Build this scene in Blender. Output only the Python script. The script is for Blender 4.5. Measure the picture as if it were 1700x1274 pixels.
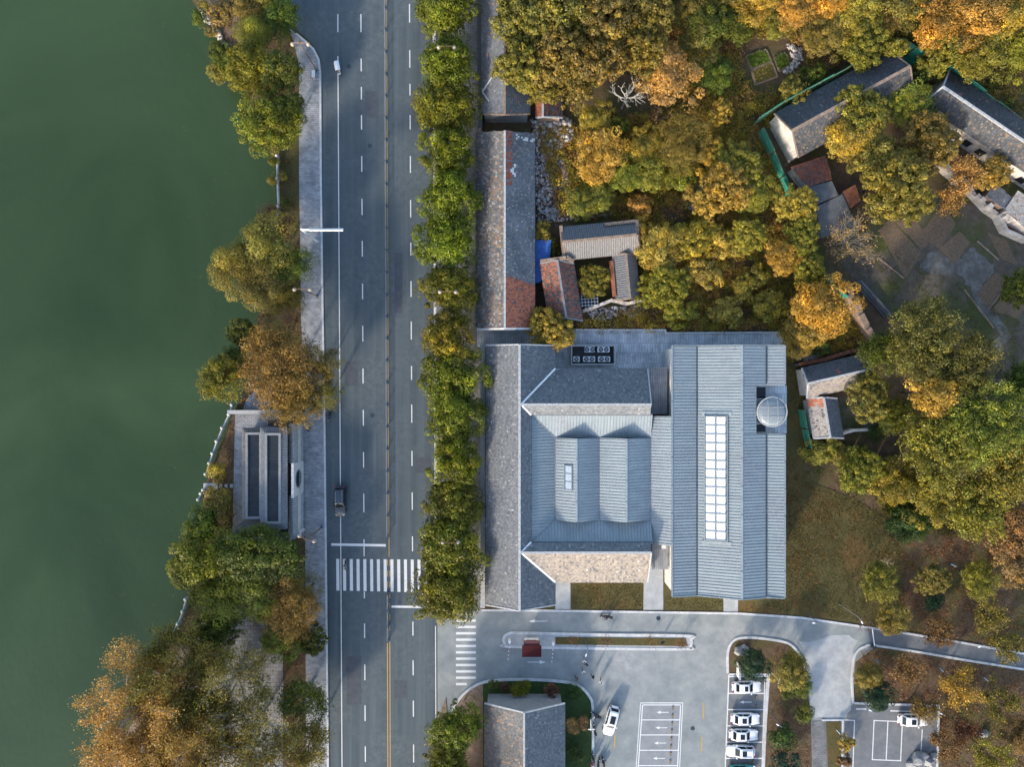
import bpy, bmesh, math, random
import numpy as np
from mathutils import Vector, Matrix
from mathutils.geometry import tessellate_polygon

for o in list(bpy.data.objects):
    bpy.data.objects.remove(o)
SC = bpy.context.scene
COL = SC.collection
RAD = math.radians

# ------------------------------------------------------------------ camera, sky, sun, exposure
CAM_H = 110.0
FPX = 1153.0                      # focal length in units of a 1700 px wide picture
cam_data = bpy.data.cameras.new('camera')
cam_data.sensor_fit = 'HORIZONTAL'
cam_data.angle = 2 * math.atan(850.0 / FPX)
cam_data.clip_end = 3000
cam = bpy.data.objects.new('camera', cam_data)
cam.location = (0, 0, CAM_H)
COL.objects.link(cam)
SC.camera = cam

SUN_EL = RAD(21.0)
SHADOW_AZ = RAD(28.0)             # shadows fall this far east of north
world = bpy.data.worlds.new('World')
SC.world = world
world.use_nodes = True
wn = world.node_tree
sky = wn.nodes.new('ShaderNodeTexSky')
sky.sky_type = 'NISHITA'
sky.sun_disc = False
sky.sun_elevation = SUN_EL
sky.sun_rotation = SHADOW_AZ + math.pi
sky.dust_density = 1.6
wn.links.new(sky.outputs[0], wn.nodes['Background'].inputs[0])
wn.nodes['Background'].inputs[1].default_value = 0.15
sd = bpy.data.lights.new('sun', 'SUN')
sd.energy = 2.0
sd.angle = RAD(4.5)
sd.color = (1.0, 0.86, 0.70)
sun = bpy.data.objects.new('sun', sd)
COL.objects.link(sun)
ldir = Vector((math.sin(SHADOW_AZ) * math.cos(SUN_EL), math.cos(SHADOW_AZ) * math.cos(SUN_EL), -math.sin(SUN_EL)))
sun.rotation_euler = ldir.to_track_quat('-Z', 'Y').to_euler()
sun.location = (-60, -110, 60)
SC.view_settings.view_transform = 'Standard'
SC.view_settings.look = 'None'
SC.view_settings.gamma = 1
SC.view_settings.use_curve_mapping = False
SC.view_settings.exposure = 1.46
SC.cycles.max_bounces = 6
SC.cycles.diffuse_bounces = 3
SC.cycles.transparent_max_bounces = 6
SC.cycles.use_denoising = True


# ------------------------------------------------------------------ helpers
def U(px, z=0.0):
    return (px - 850.0) * (CAM_H - z) / FPX


def V(py, z=0.0):
    return (637.0 - py) * (CAM_H - z) / FPX


def P(px, py, z=0.0):
    return Vector((U(px, z), V(py, z), z))


def tag(o, label=None, cat=None, group=None, kind=None):
    if label:
        o['label'] = label
    if cat:
        o['category'] = cat
    if group:
        o['group'] = group
    if kind:
        o['kind'] = kind
    return o


def thing(name, label, cat, loc=(0, 0, 0), rz=0.0, group=None):
    o = bpy.data.objects.new(name, None)
    o.empty_display_size = 0.3
    o.location = loc
    o.rotation_euler = (0, 0, rz)
    COL.objects.link(o)
    return tag(o, label, cat, group)


def link(name, me, parent=None, kind=None):
    o = bpy.data.objects.new(name, me)
    COL.objects.link(o)
    if parent is not None:
        o.parent = parent
    if kind:
        o['kind'] = kind
    return o


def copy_tree(o, parent=None):
    c = o.copy()
    COL.objects.link(c)
    c.parent = parent
    for ch in o.children:
        copy_tree(ch, c)
    return c


def origin_of(parent):
    """world position of the root of an unrotated thing, so that meshes may be written in world coordinates"""
    v = Vector((0, 0, 0))
    while parent is not None:
        v = v + parent.location
        parent = parent.parent
    return v


class MB:
    """collects faces (optionally coloured) and links them as ONE mesh object"""

    def __init__(self):
        self.v = []
        self.f = []
        self.m = []
        self.mi = 0

    def face(self, pts):
        i = len(self.v)
        self.v += [tuple(p) for p in pts]
        self.f.append(tuple(range(i, i + len(pts))))
        self.m.append(self.mi)

    def add(self, vs, fs):
        i = len(self.v)
        self.v += [tuple(p) for p in vs]
        for f in fs:
            self.f.append(tuple(i + k for k in f))
            self.m.append(self.mi)

    def box(self, x0, x1, y0, y1, z0, z1):
        vs = [(x0, y0, z0), (x1, y0, z0), (x1, y1, z0), (x0, y1, z0), (x0, y0, z1), (x1, y0, z1), (x1, y1, z1), (x0, y1, z1)]
        self.add(vs, [(0, 3, 2, 1), (4, 5, 6, 7), (0, 1, 5, 4), (1, 2, 6, 5), (2, 3, 7, 6), (3, 0, 4, 7)])
        return self

    def obox(self, c, u, hu, v, hv, w, hw):
        """box with centre c and unit axes u v w"""
        c, u, v, w = Vector(c), Vector(u), Vector(v), Vector(w)
        vs = []
        for sw in (-1, 1):
            for su, sv in ((-1, -1), (1, -1), (1, 1), (-1, 1)):
                vs.append(c + u * hu * su + v * hv * sv + w * hw * sw)
        self.add(vs, [(0, 3, 2, 1), (4, 5, 6, 7), (0, 1, 5, 4), (1, 2, 6, 5), (2, 3, 7, 6), (3, 0, 4, 7)])
        return self

    def beam(self, a, b, w, h):
        """rectangular bar from a to b"""
        a, b = Vector(a), Vector(b)
        d = b - a
        L = d.length
        if L < 1e-6:
            return self
        d = d / L
        s = d.cross(Vector((0, 0, 1)))
        if s.length < 1e-3:
            s = Vector((1, 0, 0))
        s.normalize()
        t = s.cross(d)
        return self.obox((a + b) / 2, d, L / 2, s, w / 2, t, h / 2)

    def tube(self, pts, rads, n=8, cap=True):
        pts = [Vector(p) for p in pts]
        rings = []
        for i, p in enumerate(pts):
            d = pts[min(i + 1, len(pts) - 1)] - pts[max(i - 1, 0)]
            d = d.normalized() if d.length > 1e-9 else Vector((0, 0, 1))
            a = d.cross(Vector((0, 0, 1)))
            if a.length < 1e-2:
                a = d.cross(Vector((0, 1, 0)))
            a.normalize()
            b = d.cross(a)
            rings.append([p + (a * math.cos(2 * math.pi * k / n) + b * math.sin(2 * math.pi * k / n)) * rads[i] for k in range(n)])
        vs = [q for r in rings for q in r]
        fs = []
        for i in range(len(rings) - 1):
            for k in range(n):
                fs.append((i * n + k, i * n + (k + 1) % n, (i + 1) * n + (k + 1) % n, (i + 1) * n + k))
        if cap:
            fs.append(tuple(range(n))[::-1])
            fs.append(tuple((len(rings) - 1) * n + k for k in range(n)))
        self.add(vs, fs)
        return self

    def lathe(self, c, prof, n=16):
        """profile of (radius, z) about the vertical through c"""
        vs = [(c[0] + r * math.cos(2 * math.pi * k / n), c[1] + r * math.sin(2 * math.pi * k / n), c[2] + z) for r, z in prof for k in range(n)]
        fs = []
        for i in range(len(prof) - 1):
            for k in range(n):
                fs.append((i * n + k, i * n + (k + 1) % n, (i + 1) * n + (k + 1) % n, (i + 1) * n + k))
        fs.append(tuple(range(n))[::-1])
        fs.append(tuple((len(prof) - 1) * n + k for k in range(n)))
        self.add(vs, fs)
        return self

    def prism(self, poly, z0, z1, bottom=True):
        """vertical prism over an xy polygon (z0 may be below z1)"""
        poly = [Vector((p[0], p[1], 0)) for p in poly]
        area = sum(poly[i].x * poly[(i + 1) % len(poly)].y - poly[(i + 1) % len(poly)].x * poly[i].y for i in range(len(poly)))
        if area < 0:
            poly = poly[::-1]
        n = len(poly)
        tris = tessellate_polygon([poly])
        vs = [(p.x, p.y, z1) for p in poly] + [(p.x, p.y, z0) for p in poly]
        fs = []
        for t in tris:
            a, b, c = (poly[k] for k in t)
            ccw = (b - a).cross(c - a).z > 0
            t = tuple(t) if ccw else tuple(t)[::-1]
            fs.append(t)
            if bottom:
                fs.append(tuple(n + k for k in t)[::-1])
        for i in range(n):
            j = (i + 1) % n
            fs.append((i, n + i, n + j, j))
        self.add(vs, fs)
        return self

    def ribbon(self, pts, w, z0, z1, closed=False):
        """kerb or wall that follows an xy polyline"""
        pts = [Vector((p[0], p[1], 0)) for p in pts]
        n = len(pts)
        L, R = [], []
        for i in range(n):
            a = pts[i - 1] if (i > 0 or closed) else pts[i]
            b = pts[(i + 1) % n] if (i < n - 1 or closed) else pts[i]
            d1 = (pts[i] - a)
            d2 = (b - pts[i])
            d1 = d1.normalized() if d1.length > 1e-6 else d2.normalized()
            d2 = d2.normalized() if d2.length > 1e-6 else d1
            t = (d1 + d2)
            t = t.normalized() if t.length > 1e-3 else d1
            s = Vector((-t.y, t.x, 0))
            k = 1.0 / max(0.5, s.dot(Vector((-d1.y, d1.x, 0))))
            L.append(pts[i] + s * w / 2 * k)
            R.append(pts[i] - s * w / 2 * k)
        m = n if closed else n - 1
        for i in range(m):
            j = (i + 1) % n
            a, b, c, d = R[i], R[j], L[j], L[i]
            self.face([(p.x, p.y, z1) for p in (a, b, c, d)])
            self.face([(a.x, a.y, z0), (b.x, b.y, z0), (b.x, b.y, z1), (a.x, a.y, z1)])
            self.face([(c.x, c.y, z0), (d.x, d.y, z0), (d.x, d.y, z1), (c.x, c.y, z1)])
        if not closed:
            for i, fl in ((0, 1), (n - 1, -1)):
                a, d = R[i], L[i]
                self.face([(p[0], p[1], p[2]) for p in ((a.x, a.y, z0), (a.x, a.y, z1), (d.x, d.y, z1), (d.x, d.y, z0))][::fl])
        return self

    def build(self, name, mats, parent=None, kind=None, smooth=False, local=False):
        me = bpy.data.meshes.new(name)
        vs = self.v
        if parent is not None and not local:
            o = origin_of(parent)
            vs = [(x - o.x, y - o.y, z - o.z) for x, y, z in vs]
        me.from_pydata(vs, [], self.f)
        if not isinstance(mats, (list, tuple)):
            mats = [mats]
        for m in mats:
            me.materials.append(m)
        if len(mats) > 1:
            me.polygons.foreach_set('material_index', self.m)
        if smooth:
            me.polygons.foreach_set('use_smooth', [True] * len(self.f))
        me.update()
        return link(name, me, parent, kind)


# ------------------------------------------------------------------ materials
def nodes_of(name):
    m = bpy.data.materials.new(name)
    m.use_nodes = True
    nt = m.node_tree
    return m, nt, nt.nodes['Principled BSDF']


def N(nt, typ, **kw):
    n = nt.nodes.new(typ)
    for k, v in kw.items():
        if k.startswith('i_'):
            n.inputs[k[2:].replace('_', ' ')].default_value = v
        else:
            setattr(n, k, v)
    return n


def pos_node(nt, scale=(1, 1, 1)):
    g = N(nt, 'ShaderNodeNewGeometry')
    mp = N(nt, 'ShaderNodeMapping')
    mp.inputs['Scale'].default_value = scale
    nt.links.new(g.outputs['Position'], mp.inputs['Vector'])
    return mp.outputs[0]


def ramp(nt, stops):
    r = N(nt, 'ShaderNodeValToRGB')
    e = r.color_ramp.elements
    while len(e) < len(stops):
        e.new(0.5)
    for k, (p, c) in enumerate(stops):
        e[k].position = p
        e[k].color = (c[0], c[1], c[2], 1)
    return r


def mat_noise(name, stops, scale=1.0, detail=8, rough=0.85, bump=0.0, bscale=20.0, stretch=(1, 1, 1), metallic=0.0, rough_n=0.6,
              second=None, spec=0.3):
    """several-tone surface from layered noise; second = (stops2, scale2, lo, hi) patches of another kind"""
    m, nt, b = nodes_of(name)
    L = nt.links.new
    pos = pos_node(nt, stretch)
    n1 = N(nt, 'ShaderNodeTexNoise', i_Scale=scale, i_Detail=detail, i_Roughness=rough_n)
    L(pos, n1.inputs['Vector'])
    r1 = ramp(nt, stops)
    L(n1.outputs['Fac'], r1.inputs[0])
    out = r1.outputs[0]
    if second:
        st2, sc2, lo, hi = second
        n2 = N(nt, 'ShaderNodeTexNoise', i_Scale=sc2, i_Detail=6.0, i_Roughness=0.65)
        p2 = pos_node(nt)
        L(p2, n2.inputs['Vector'])
        mr = N(nt, 'ShaderNodeMapRange')
        mr.inputs[1].default_value = lo
        mr.inputs[2].default_value = hi
        L(n2.outputs['Fac'], mr.inputs[0])
        n3 = N(nt, 'ShaderNodeTexNoise', i_Scale=scale * 2.3, i_Detail=detail, i_Roughness=0.7)
        L(p2, n3.inputs['Vector'])
        r2 = ramp(nt, st2)
        L(n3.outputs['Fac'], r2.inputs[0])
        mx = N(nt, 'ShaderNodeMixRGB')
        L(mr.outputs[0], mx.inputs[0])
        L(out, mx.inputs[1])
        L(r2.outputs[0], mx.inputs[2])
        out = mx.outputs[0]
    L(out, b.inputs['Base Color'])
    b.inputs['Roughness'].default_value = rough
    b.inputs['Metallic'].default_value = metallic
    b.inputs['Specular IOR Level'].default_value = spec
    if bump:
        nb = N(nt, 'ShaderNodeTexNoise', i_Scale=bscale, i_Detail=4.0)
        pb = pos_node(nt)
        L(pb, nb.inputs['Vector'])
        bp = N(nt, 'ShaderNodeBump', i_Strength=bump, i_Distance=0.1)
        L(nb.outputs['Fac'], bp.inputs['Height'])
        L(bp.outputs[0], b.inputs['Normal'])
    return m


def mat_flat(name, c, rough=0.5, metallic=0.0, var=0.15, scale=3.0, coat=0.0, spec=0.5):
    lo = tuple(x * (1 - var) for x in c)
    hi = tuple(min(1, x * (1 + var)) for x in c)
    m = mat_noise(name, [(0.3, lo), (0.7, hi)], scale=scale, detail=4, rough=rough, metallic=metallic, spec=spec)
    if coat:
        m.node_tree.nodes['Principled BSDF'].inputs['Coat Weight'].default_value = coat
    return m


def mat_attr(name, rough=0.85, bump=0.0):
    """colour of each piece from its own attribute, with a little grain"""
    m, nt, b = nodes_of(name)
    L = nt.links.new
    a = N(nt, 'ShaderNodeAttribute', attribute_name='Col')
    n1 = N(nt, 'ShaderNodeTexNoise', i_Scale=2.2, i_Detail=8.0, i_Roughness=0.75)
    L(pos_node(nt), n1.inputs['Vector'])
    mr = N(nt, 'ShaderNodeMapRange')
    mr.inputs[1].default_value = 0.3
    mr.inputs[2].default_value = 0.7
    mr.inputs[3].default_value = 0.68
    mr.inputs[4].default_value = 1.35
    L(n1.outputs['Fac'], mr.inputs[0])
    mx = N(nt, 'ShaderNodeVectorMath', operation='SCALE')
    L(a.outputs['Color'], mx.inputs[0])
    L(mr.outputs[0], mx.inputs['Scale'])
    L(mx.outputs[0], b.inputs['Base Color'])
    b.inputs['Roughness'].default_value = rough
    b.inputs['Specular IOR Level'].default_value = 0.25
    return m


def mat_pave(name, c1, c2, mortar, bw, bh, rot=0.0, stains=None, rough=0.8):
    """paving whose slabs are only a pixel or two across"""
    m, nt, b = nodes_of(name)
    L = nt.links.new
    g = N(nt, 'ShaderNodeNewGeometry')
    mp = N(nt, 'ShaderNodeMapping')
    mp.inputs['Rotation'].default_value = (0, 0, rot)
    L(g.outputs['Position'], mp.inputs['Vector'])
    br = N(nt, 'ShaderNodeTexBrick', i_Scale=1.0)
    br.inputs['Color1'].default_value = (*c1, 1)
    br.inputs['Color2'].default_value = (*c2, 1)
    br.inputs['Mortar'].default_value = (*mortar, 1)
    br.inputs['Brick Width'].default_value = bw
    br.inputs['Row Height'].default_value = bh
    br.inputs['Mortar Size'].default_value = min(bw, bh) * 0.07
    L(mp.outputs[0], br.inputs['Vector'])
    n1 = N(nt, 'ShaderNodeTexNoise', i_Scale=0.55, i_Detail=8.0, i_Roughness=0.7)
    L(g.outputs['Position'], n1.inputs['Vector'])
    mr = N(nt, 'ShaderNodeMapRange')
    mr.inputs[1].default_value = 0.3
    mr.inputs[2].default_value = 0.7
    mr.inputs[3].default_value = 0.6
    mr.inputs[4].default_value = 1.3
    L(n1.outputs['Fac'], mr.inputs[0])
    mx = N(nt, 'ShaderNodeVectorMath', operation='SCALE')
    L(br.outputs['Color'], mx.inputs[0])
    L(mr.outputs[0], mx.inputs['Scale'])
    L(mx.outputs[0], b.inputs['Base Color'])
    b.inputs['Roughness'].default_value = rough
    return m


def mat_leaf(name, gloss=0.45):
    """leaf colour = object colour, with the leaf's own warm/dark variation; light passes through a little"""
    m, nt, b = nodes_of(name)
    L = nt.links.new
    oi = N(nt, 'ShaderNodeObjectInfo')
    a = N(nt, 'ShaderNodeAttribute', attribute_name='Col')
    sep = N(nt, 'ShaderNodeSeparateColor')
    L(a.outputs['Color'], sep.inputs[0])
    warm = N(nt, 'ShaderNodeMixRGB', blend_type='MULTIPLY')
    warm.inputs[0].default_value = 1.0
    warm.inputs[2].default_value = (1.6, 1.28, 0.62, 1)
    L(oi.outputs['Color'], warm.inputs[1])
    mx = N(nt, 'ShaderNodeMixRGB')
    L(sep.outputs[0], mx.inputs[0])
    L(oi.outputs['Color'], mx.inputs[1])
    L(warm.outputs[0], mx.inputs[2])
    sc = N(nt, 'ShaderNodeVectorMath', operation='SCALE')
    L(mx.outputs[0], sc.inputs[0])
    L(sep.outputs[1], sc.inputs['Scale'])
    L(sc.outputs[0], b.inputs['Base Color'])
    b.inputs['Roughness'].default_value = gloss
    b.inputs['Specular IOR Level'].default_value = 0.25
    tr = N(nt, 'ShaderNodeBsdfTranslucent')
    L(sc.outputs[0], tr.inputs['Color'])
    ms = N(nt, 'ShaderNodeMixShader')
    ms.inputs[0].default_value = 0.28
    L(b.outputs[0], ms.inputs[1])
    L(tr.outputs[0], ms.inputs[2])
    L(ms.outputs[0], nt.nodes['Material Output'].inputs[0])
    return m


M = {}
M['tile'] = mat_attr('roof_tile', 0.8)
M['leaf'] = mat_leaf('leaf')
M['asphalt'] = mat_noise('asphalt', [(0.28, (0.050, 0.068, 0.080)), (0.5, (0.073, 0.096, 0.110)), (0.72, (0.106, 0.132, 0.146))], scale=0.5, stretch=(1.6, 0.022, 1),
                         detail=10, rough=0.88, rough_n=0.62, bump=0.25, bscale=60,
                         second=([(0.35, (0.066, 0.087, 0.099)), (0.65, (0.110, 0.135, 0.147))], 0.11, 0.42, 0.62))
M['pale_asphalt'] = mat_noise('pale_asphalt', [(0.22, (0.15, 0.172, 0.182)), (0.5, (0.225, 0.25, 0.252)), (0.78, (0.335, 0.352, 0.335))], scale=0.35, detail=12, rough=0.9, rough_n=0.68,
                              bump=0.2, bscale=50, second=([(0.35, (0.22, 0.235, 0.255)), (0.65, (0.40, 0.40, 0.385))], 0.06, 0.5, 0.72))
M['concrete'] = mat_noise('concrete', [(0.25, (0.24, 0.26, 0.28)), (0.5, (0.34, 0.36, 0.37)), (0.78, (0.50, 0.51, 0.50))], scale=0.5, detail=12, rough=0.9, rough_n=0.72, bump=0.15)
M['kerb'] = mat_noise('kerbstone', [(0.3, (0.38, 0.40, 0.42)), (0.7, (0.60, 0.61, 0.61))], scale=1.5, detail=8, rough=0.85)
M['paint'] = mat_noise('road_paint', [(0.3, (0.40, 0.42, 0.44)), (0.45, (0.62, 0.63, 0.63)), (0.7, (0.74, 0.74, 0.73))], scale=4, detail=10, rough=0.7, rough_n=0.75)
M['yellow_paint'] = mat_noise('yellow_paint', [(0.3, (0.30, 0.20, 0.06)), (0.5, (0.48, 0.31, 0.08)), (0.7, (0.55, 0.38, 0.13))], scale=4, detail=10, rough=0.7, rough_n=0.75)
M['soil'] = mat_noise('soil', [(0.25, (0.05, 0.034, 0.02)), (0.5, (0.105, 0.07, 0.042)), (0.75, (0.17, 0.12, 0.075))], scale=1.1, detail=12, rough=0.95, rough_n=0.72, bump=0.8, bscale=6,
                      second=([(0.3, (0.045, 0.05, 0.014)), (0.7, (0.10, 0.10, 0.03))], 0.12, 0.48, 0.62))
M['lawn'] = mat_noise('dry_lawn', [(0.25, (0.04, 0.04, 0.014)), (0.5, (0.078, 0.07, 0.025)), (0.75, (0.14, 0.108, 0.042))], scale=2.6, detail=12, rough=0.95, rough_n=0.75, bump=0.8, bscale=9,
                      second=([(0.3, (0.10, 0.058, 0.020)), (0.7, (0.175, 0.10, 0.035))], 0.09, 0.5, 0.66))
M['green_lawn'] = mat_noise('green_lawn', [(0.25, (0.018, 0.035, 0.01)), (0.5, (0.03, 0.06, 0.016)), (0.75, (0.06, 0.085, 0.025))], scale=1.6, detail=12, rough=0.95, rough_n=0.75, bump=0.8, bscale=9)
M['tilled'] = mat_noise('tilled_soil', [(0.25, (0.08, 0.058, 0.038)), (0.5, (0.15, 0.108, 0.072)), (0.75, (0.24, 0.175, 0.115))], scale=3.2, detail=8, rough=0.95, rough_n=0.8, bump=0.9, bscale=8)
M['path_dirt'] = mat_noise('path_dirt', [(0.25, (0.12, 0.085, 0.06)), (0.5, (0.215, 0.155, 0.115)), (0.75, (0.33, 0.25, 0.195))], scale=1.2, detail=12, rough=0.95, rough_n=0.7, bump=0.4)
M['grey_earth'] = mat_noise('grey_earth', [(0.25, (0.06, 0.058, 0.055)), (0.5, (0.105, 0.10, 0.092)), (0.75, (0.17, 0.16, 0.145))], scale=0.8, detail=12, rough=0.95, rough_n=0.72, bump=0.5, bscale=8,
                            second=([(0.3, (0.04, 0.055, 0.018)), (0.7, (0.08, 0.09, 0.03))], 0.16, 0.5, 0.62))
M['sidewalk'] = mat_pave('sidewalk_slabs', (0.22, 0.235, 0.26), (0.33, 0.345, 0.365), (0.15, 0.16, 0.175), 0.62, 0.31)
M['walk_dark'] = mat_pave('dark_slabs', (0.13, 0.135, 0.14), (0.19, 0.195, 0.20), (0.09, 0.09, 0.09), 0.6, 0.3)
M['terrace'] = mat_pave('terrace_slabs', (0.40, 0.43, 0.46), (0.50, 0.53, 0.55), (0.25, 0.275, 0.30), 0.42, 1.6, rot=0.0)
M['deck'] = mat_pave('roof_deck', (0.22, 0.24, 0.26), (0.29, 0.31, 0.33), (0.12, 0.13, 0.145), 0.34, 6.0)
M['metal'] = mat_noise('zinc_roof', [(0.3, (0.230, 0.275, 0.292)), (0.5, (0.278, 0.325, 0.338)), (0.72, (0.34, 0.385, 0.392))], scale=0.8, detail=9, rough=0.5, metallic=0.15, stretch=(0.25, 1.6, 1), rough_n=0.65,
                     second=([(0.35, (0.20, 0.225, 0.25)), (0.65, (0.33, 0.35, 0.365))], 0.22, 0.47, 0.68))
M['metal_ns'] = mat_noise('zinc_roof_cross', [(0.3, (0.230, 0.275, 0.292)), (0.5, (0.278, 0.325, 0.338)), (0.72, (0.34, 0.385, 0.392))], scale=0.8, detail=9, rough=0.5, metallic=0.15, stretch=(1.6, 0.25, 1), rough_n=0.65,
                        second=([(0.35, (0.20, 0.225, 0.25)), (0.65, (0.33, 0.35, 0.365))], 0.22, 0.47, 0.68))
M['seam'] = mat_flat('zinc_seam', (0.222, 0.26, 0.272), 0.45, 0.2)
M['gutter'] = mat_flat('gutter', (0.20, 0.22, 0.24), 0.5, 0.3)
M['white_wall'] = mat_noise('plaster', [(0.3, (0.50, 0.49, 0.46)), (0.6, (0.66, 0.64, 0.60)), (0.8, (0.72, 0.70, 0.66))], scale=0.9, detail=10, rough=0.9, rough_n=0.7)
M['old_wall'] = mat_noise('weathered_plaster', [(0.25, (0.16, 0.12, 0.095)), (0.42, (0.40, 0.36, 0.32)), (0.6, (0.62, 0.58, 0.53)), (0.8, (0.70, 0.67, 0.62))], scale=1.1, detail=12, rough=0.95, rough_n=0.75, stretch=(1, 1, 0.35))
M['grey_wall'] = mat_noise('grey_brick_wall', [(0.3, (0.17, 0.18, 0.19)), (0.7, (0.27, 0.28, 0.29))], scale=2.0, detail=10, rough=0.9, rough_n=0.7)
M['brown_brick'] = mat_noise('worn_brick', [(0.25, (0.12, 0.085, 0.06)), (0.5, (0.24, 0.175, 0.13)), (0.75, (0.40, 0.33, 0.27))], scale=1.6, detail=12, rough=0.95, rough_n=0.78)
M['cap'] = mat_noise('ridge_mortar', [(0.3, (0.27, 0.285, 0.30)), (0.7, (0.48, 0.49, 0.49))], scale=3, detail=8, rough=0.9)
M['dark_floor'] = mat_flat('dark_floor', (0.05, 0.055, 0.06), 0.9)
M['bark'] = mat_noise('bark', [(0.3, (0.06, 0.045, 0.03)), (0.7, (0.15, 0.115, 0.085))], scale=6, detail=8, rough=0.95)
M['pale_bark'] = mat_noise('pale_bark', [(0.3, (0.30, 0.29, 0.26)), (0.7, (0.52, 0.50, 0.46))], scale=5, detail=8, rough=0.9)
M['white_metal'] = mat_flat('white_painted_metal', (0.78, 0.79, 0.80), 0.4, 0.0, 0.06)
M['grey_metal'] = mat_flat('galvanised_metal', (0.36, 0.38, 0.40), 0.4, 0.5, 0.1)
M['dark_metal'] = mat_flat('dark_painted_metal', (0.035, 0.05, 0.065), 0.5, 0.2)
M['blue_metal'] = mat_flat('blue_grey_painted_metal', (0.06, 0.10, 0.14), 0.5, 0.2)
M['copper'] = mat_flat('bronze_lamp_metal', (0.30, 0.19, 0.12), 0.4, 0.5)
M['lamp_glass'] = mat_flat('frosted_lamp_glass', (0.34, 0.29, 0.24), 0.3)
M['black'] = mat_flat('black_plastic', (0.015, 0.016, 0.018), 0.5)
M['rubber'] = mat_flat('tyre_rubber', (0.02, 0.02, 0.021), 0.8)
M['car_white'] = mat_flat('white_car_paint', (0.80, 0.81, 0.82), 0.25, 0, 0.02, coat=0.6)
M['car_dark'] = mat_flat('dark_grey_car_paint', (0.035, 0.047, 0.06), 0.22, 0.3, 0.05, coat=0.8)
M['car_teal'] = mat_flat('teal_car_paint', (0.03, 0.20, 0.19), 0.25, 0.1, 0.05, coat=0.6)
M['car_glass'] = mat_flat('tinted_glass', (0.012, 0.016, 0.02), 0.06, 0, 0.05)
M['red_lens'] = mat_flat('red_lens', (0.35, 0.015, 0.02), 0.2)
M['clear_lens'] = mat_flat('clear_lens', (0.6, 0.62, 0.65), 0.12)
M['chrome'] = mat_flat('alloy', (0.5, 0.5, 0.5), 0.25, 0.9)
M['plate_blue'] = mat_flat('plate_blue', (0.02, 0.06, 0.25), 0.4)
M['net'] = mat_noise('green_hoarding', [(0.3, (0.025, 0.26, 0.175)), (0.7, (0.06, 0.42, 0.29))], scale=1.5, detail=8, rough=0.7)
M['maroon'] = mat_flat('maroon_roof_sheet', (0.062, 0.012, 0.014), 0.8, spec=0.15)
M['tarp'] = mat_noise('blue_sheet_roof', [(0.3, (0.03, 0.09, 0.30)), (0.7, (0.06, 0.16, 0.46))], scale=1.2, detail=8, rough=0.6)
M['rust'] = mat_noise('rusty_sheet', [(0.25, (0.075, 0.035, 0.024)), (0.5, (0.19, 0.075, 0.042)), (0.75, (0.30, 0.14, 0.08))], scale=1.5, detail=12, rough=0.95, rough_n=0.75)
M['bitumen'] = mat_noise('grey_roof_felt', [(0.25, (0.06, 0.067, 0.075)), (0.5, (0.10, 0.11, 0.12)), (0.75, (0.17, 0.178, 0.185))], scale=1.0, detail=12, rough=0.9, rough_n=0.72)
M['rubble'] = mat_attr('rubble_stone', 0.95)
M['sky_pane'] = mat_flat('white_translucent_pane', (0.86, 0.88, 0.90), 0.25, 0, 0.03)
M['grey_pane'] = mat_flat('grey_roof_glass', (0.34, 0.40, 0.46), 0.15, 0, 0.1)
M['water'], _nt, _b = nodes_of('lake_water')
_n = N(_nt, 'ShaderNodeTexNoise', i_Scale=0.022, i_Detail=7.0, i_Distortion=1.6, i_Roughness=0.55)
_nt.links.new(pos_node(_nt, (1.0, 0.6, 1)), _n.inputs['Vector'])
_r = ramp(_nt, [(0.3, (0.019, 0.039, 0.0155)), (0.5, (0.029, 0.055, 0.0225)), (0.7, (0.041, 0.072, 0.031))])  # mottled tones carry the sheen of the lake in its colour
_nt.links.new(_n.outputs['Fac'], _r.inputs[0])
_nt.links.new(_r.outputs[0], _b.inputs['Base Color'])
_b.inputs['Roughness'].default_value = 0.22
_b.inputs['IOR'].default_value = 1.33
_w = N(_nt, 'ShaderNodeTexNoise', i_Scale=0.9, i_Detail=5.0, i_Roughness=0.6)
_nt.links.new(pos_node(_nt, (1, 0.7, 1)), _w.inputs['Vector'])
_bp = N(_nt, 'ShaderNodeBump', i_Strength=0.3, i_Distance=0.1)
_nt.links.new(_w.outputs['Fac'], _bp.inputs['Height'])
_nt.links.new(_bp.outputs[0], _b.inputs['Normal'])
M['glass'], _nt, _b = nodes_of('turret_glass')
_b.inputs['Base Color'].default_value = (0.34, 0.40, 0.44, 1)
_b.inputs['Roughness'].default_value = 0.08
_b.inputs['Transmission Weight'].default_value = 0.45
_n = N(_nt, 'ShaderNodeTexNoise', i_Scale=1.2, i_Detail=3.0)
_r = ramp(_nt, [(0.3, (0.10, 0.10, 0.10)), (0.7, (0.25, 0.25, 0.25))])
_nt.links.new(_n.outputs['Fac'], _r.inputs[0])
_nt.links.new(_r.outputs[0], _b.inputs['Roughness'])
M['pool_glass'] = mat_noise('dark_glass_roof', [(0.3, (0.012, 0.017, 0.021)), (0.6, (0.03, 0.036, 0.042)), (0.8, (0.10, 0.115, 0.125))], scale=0.35, detail=10, rough=0.18, rough_n=0.7)


# ------------------------------------------------------------------ the setting: water, ground, road, paving
def XY(pts, z=0.0):
    return [(U(a, z), V(b, z)) for a, b in pts]


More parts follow.
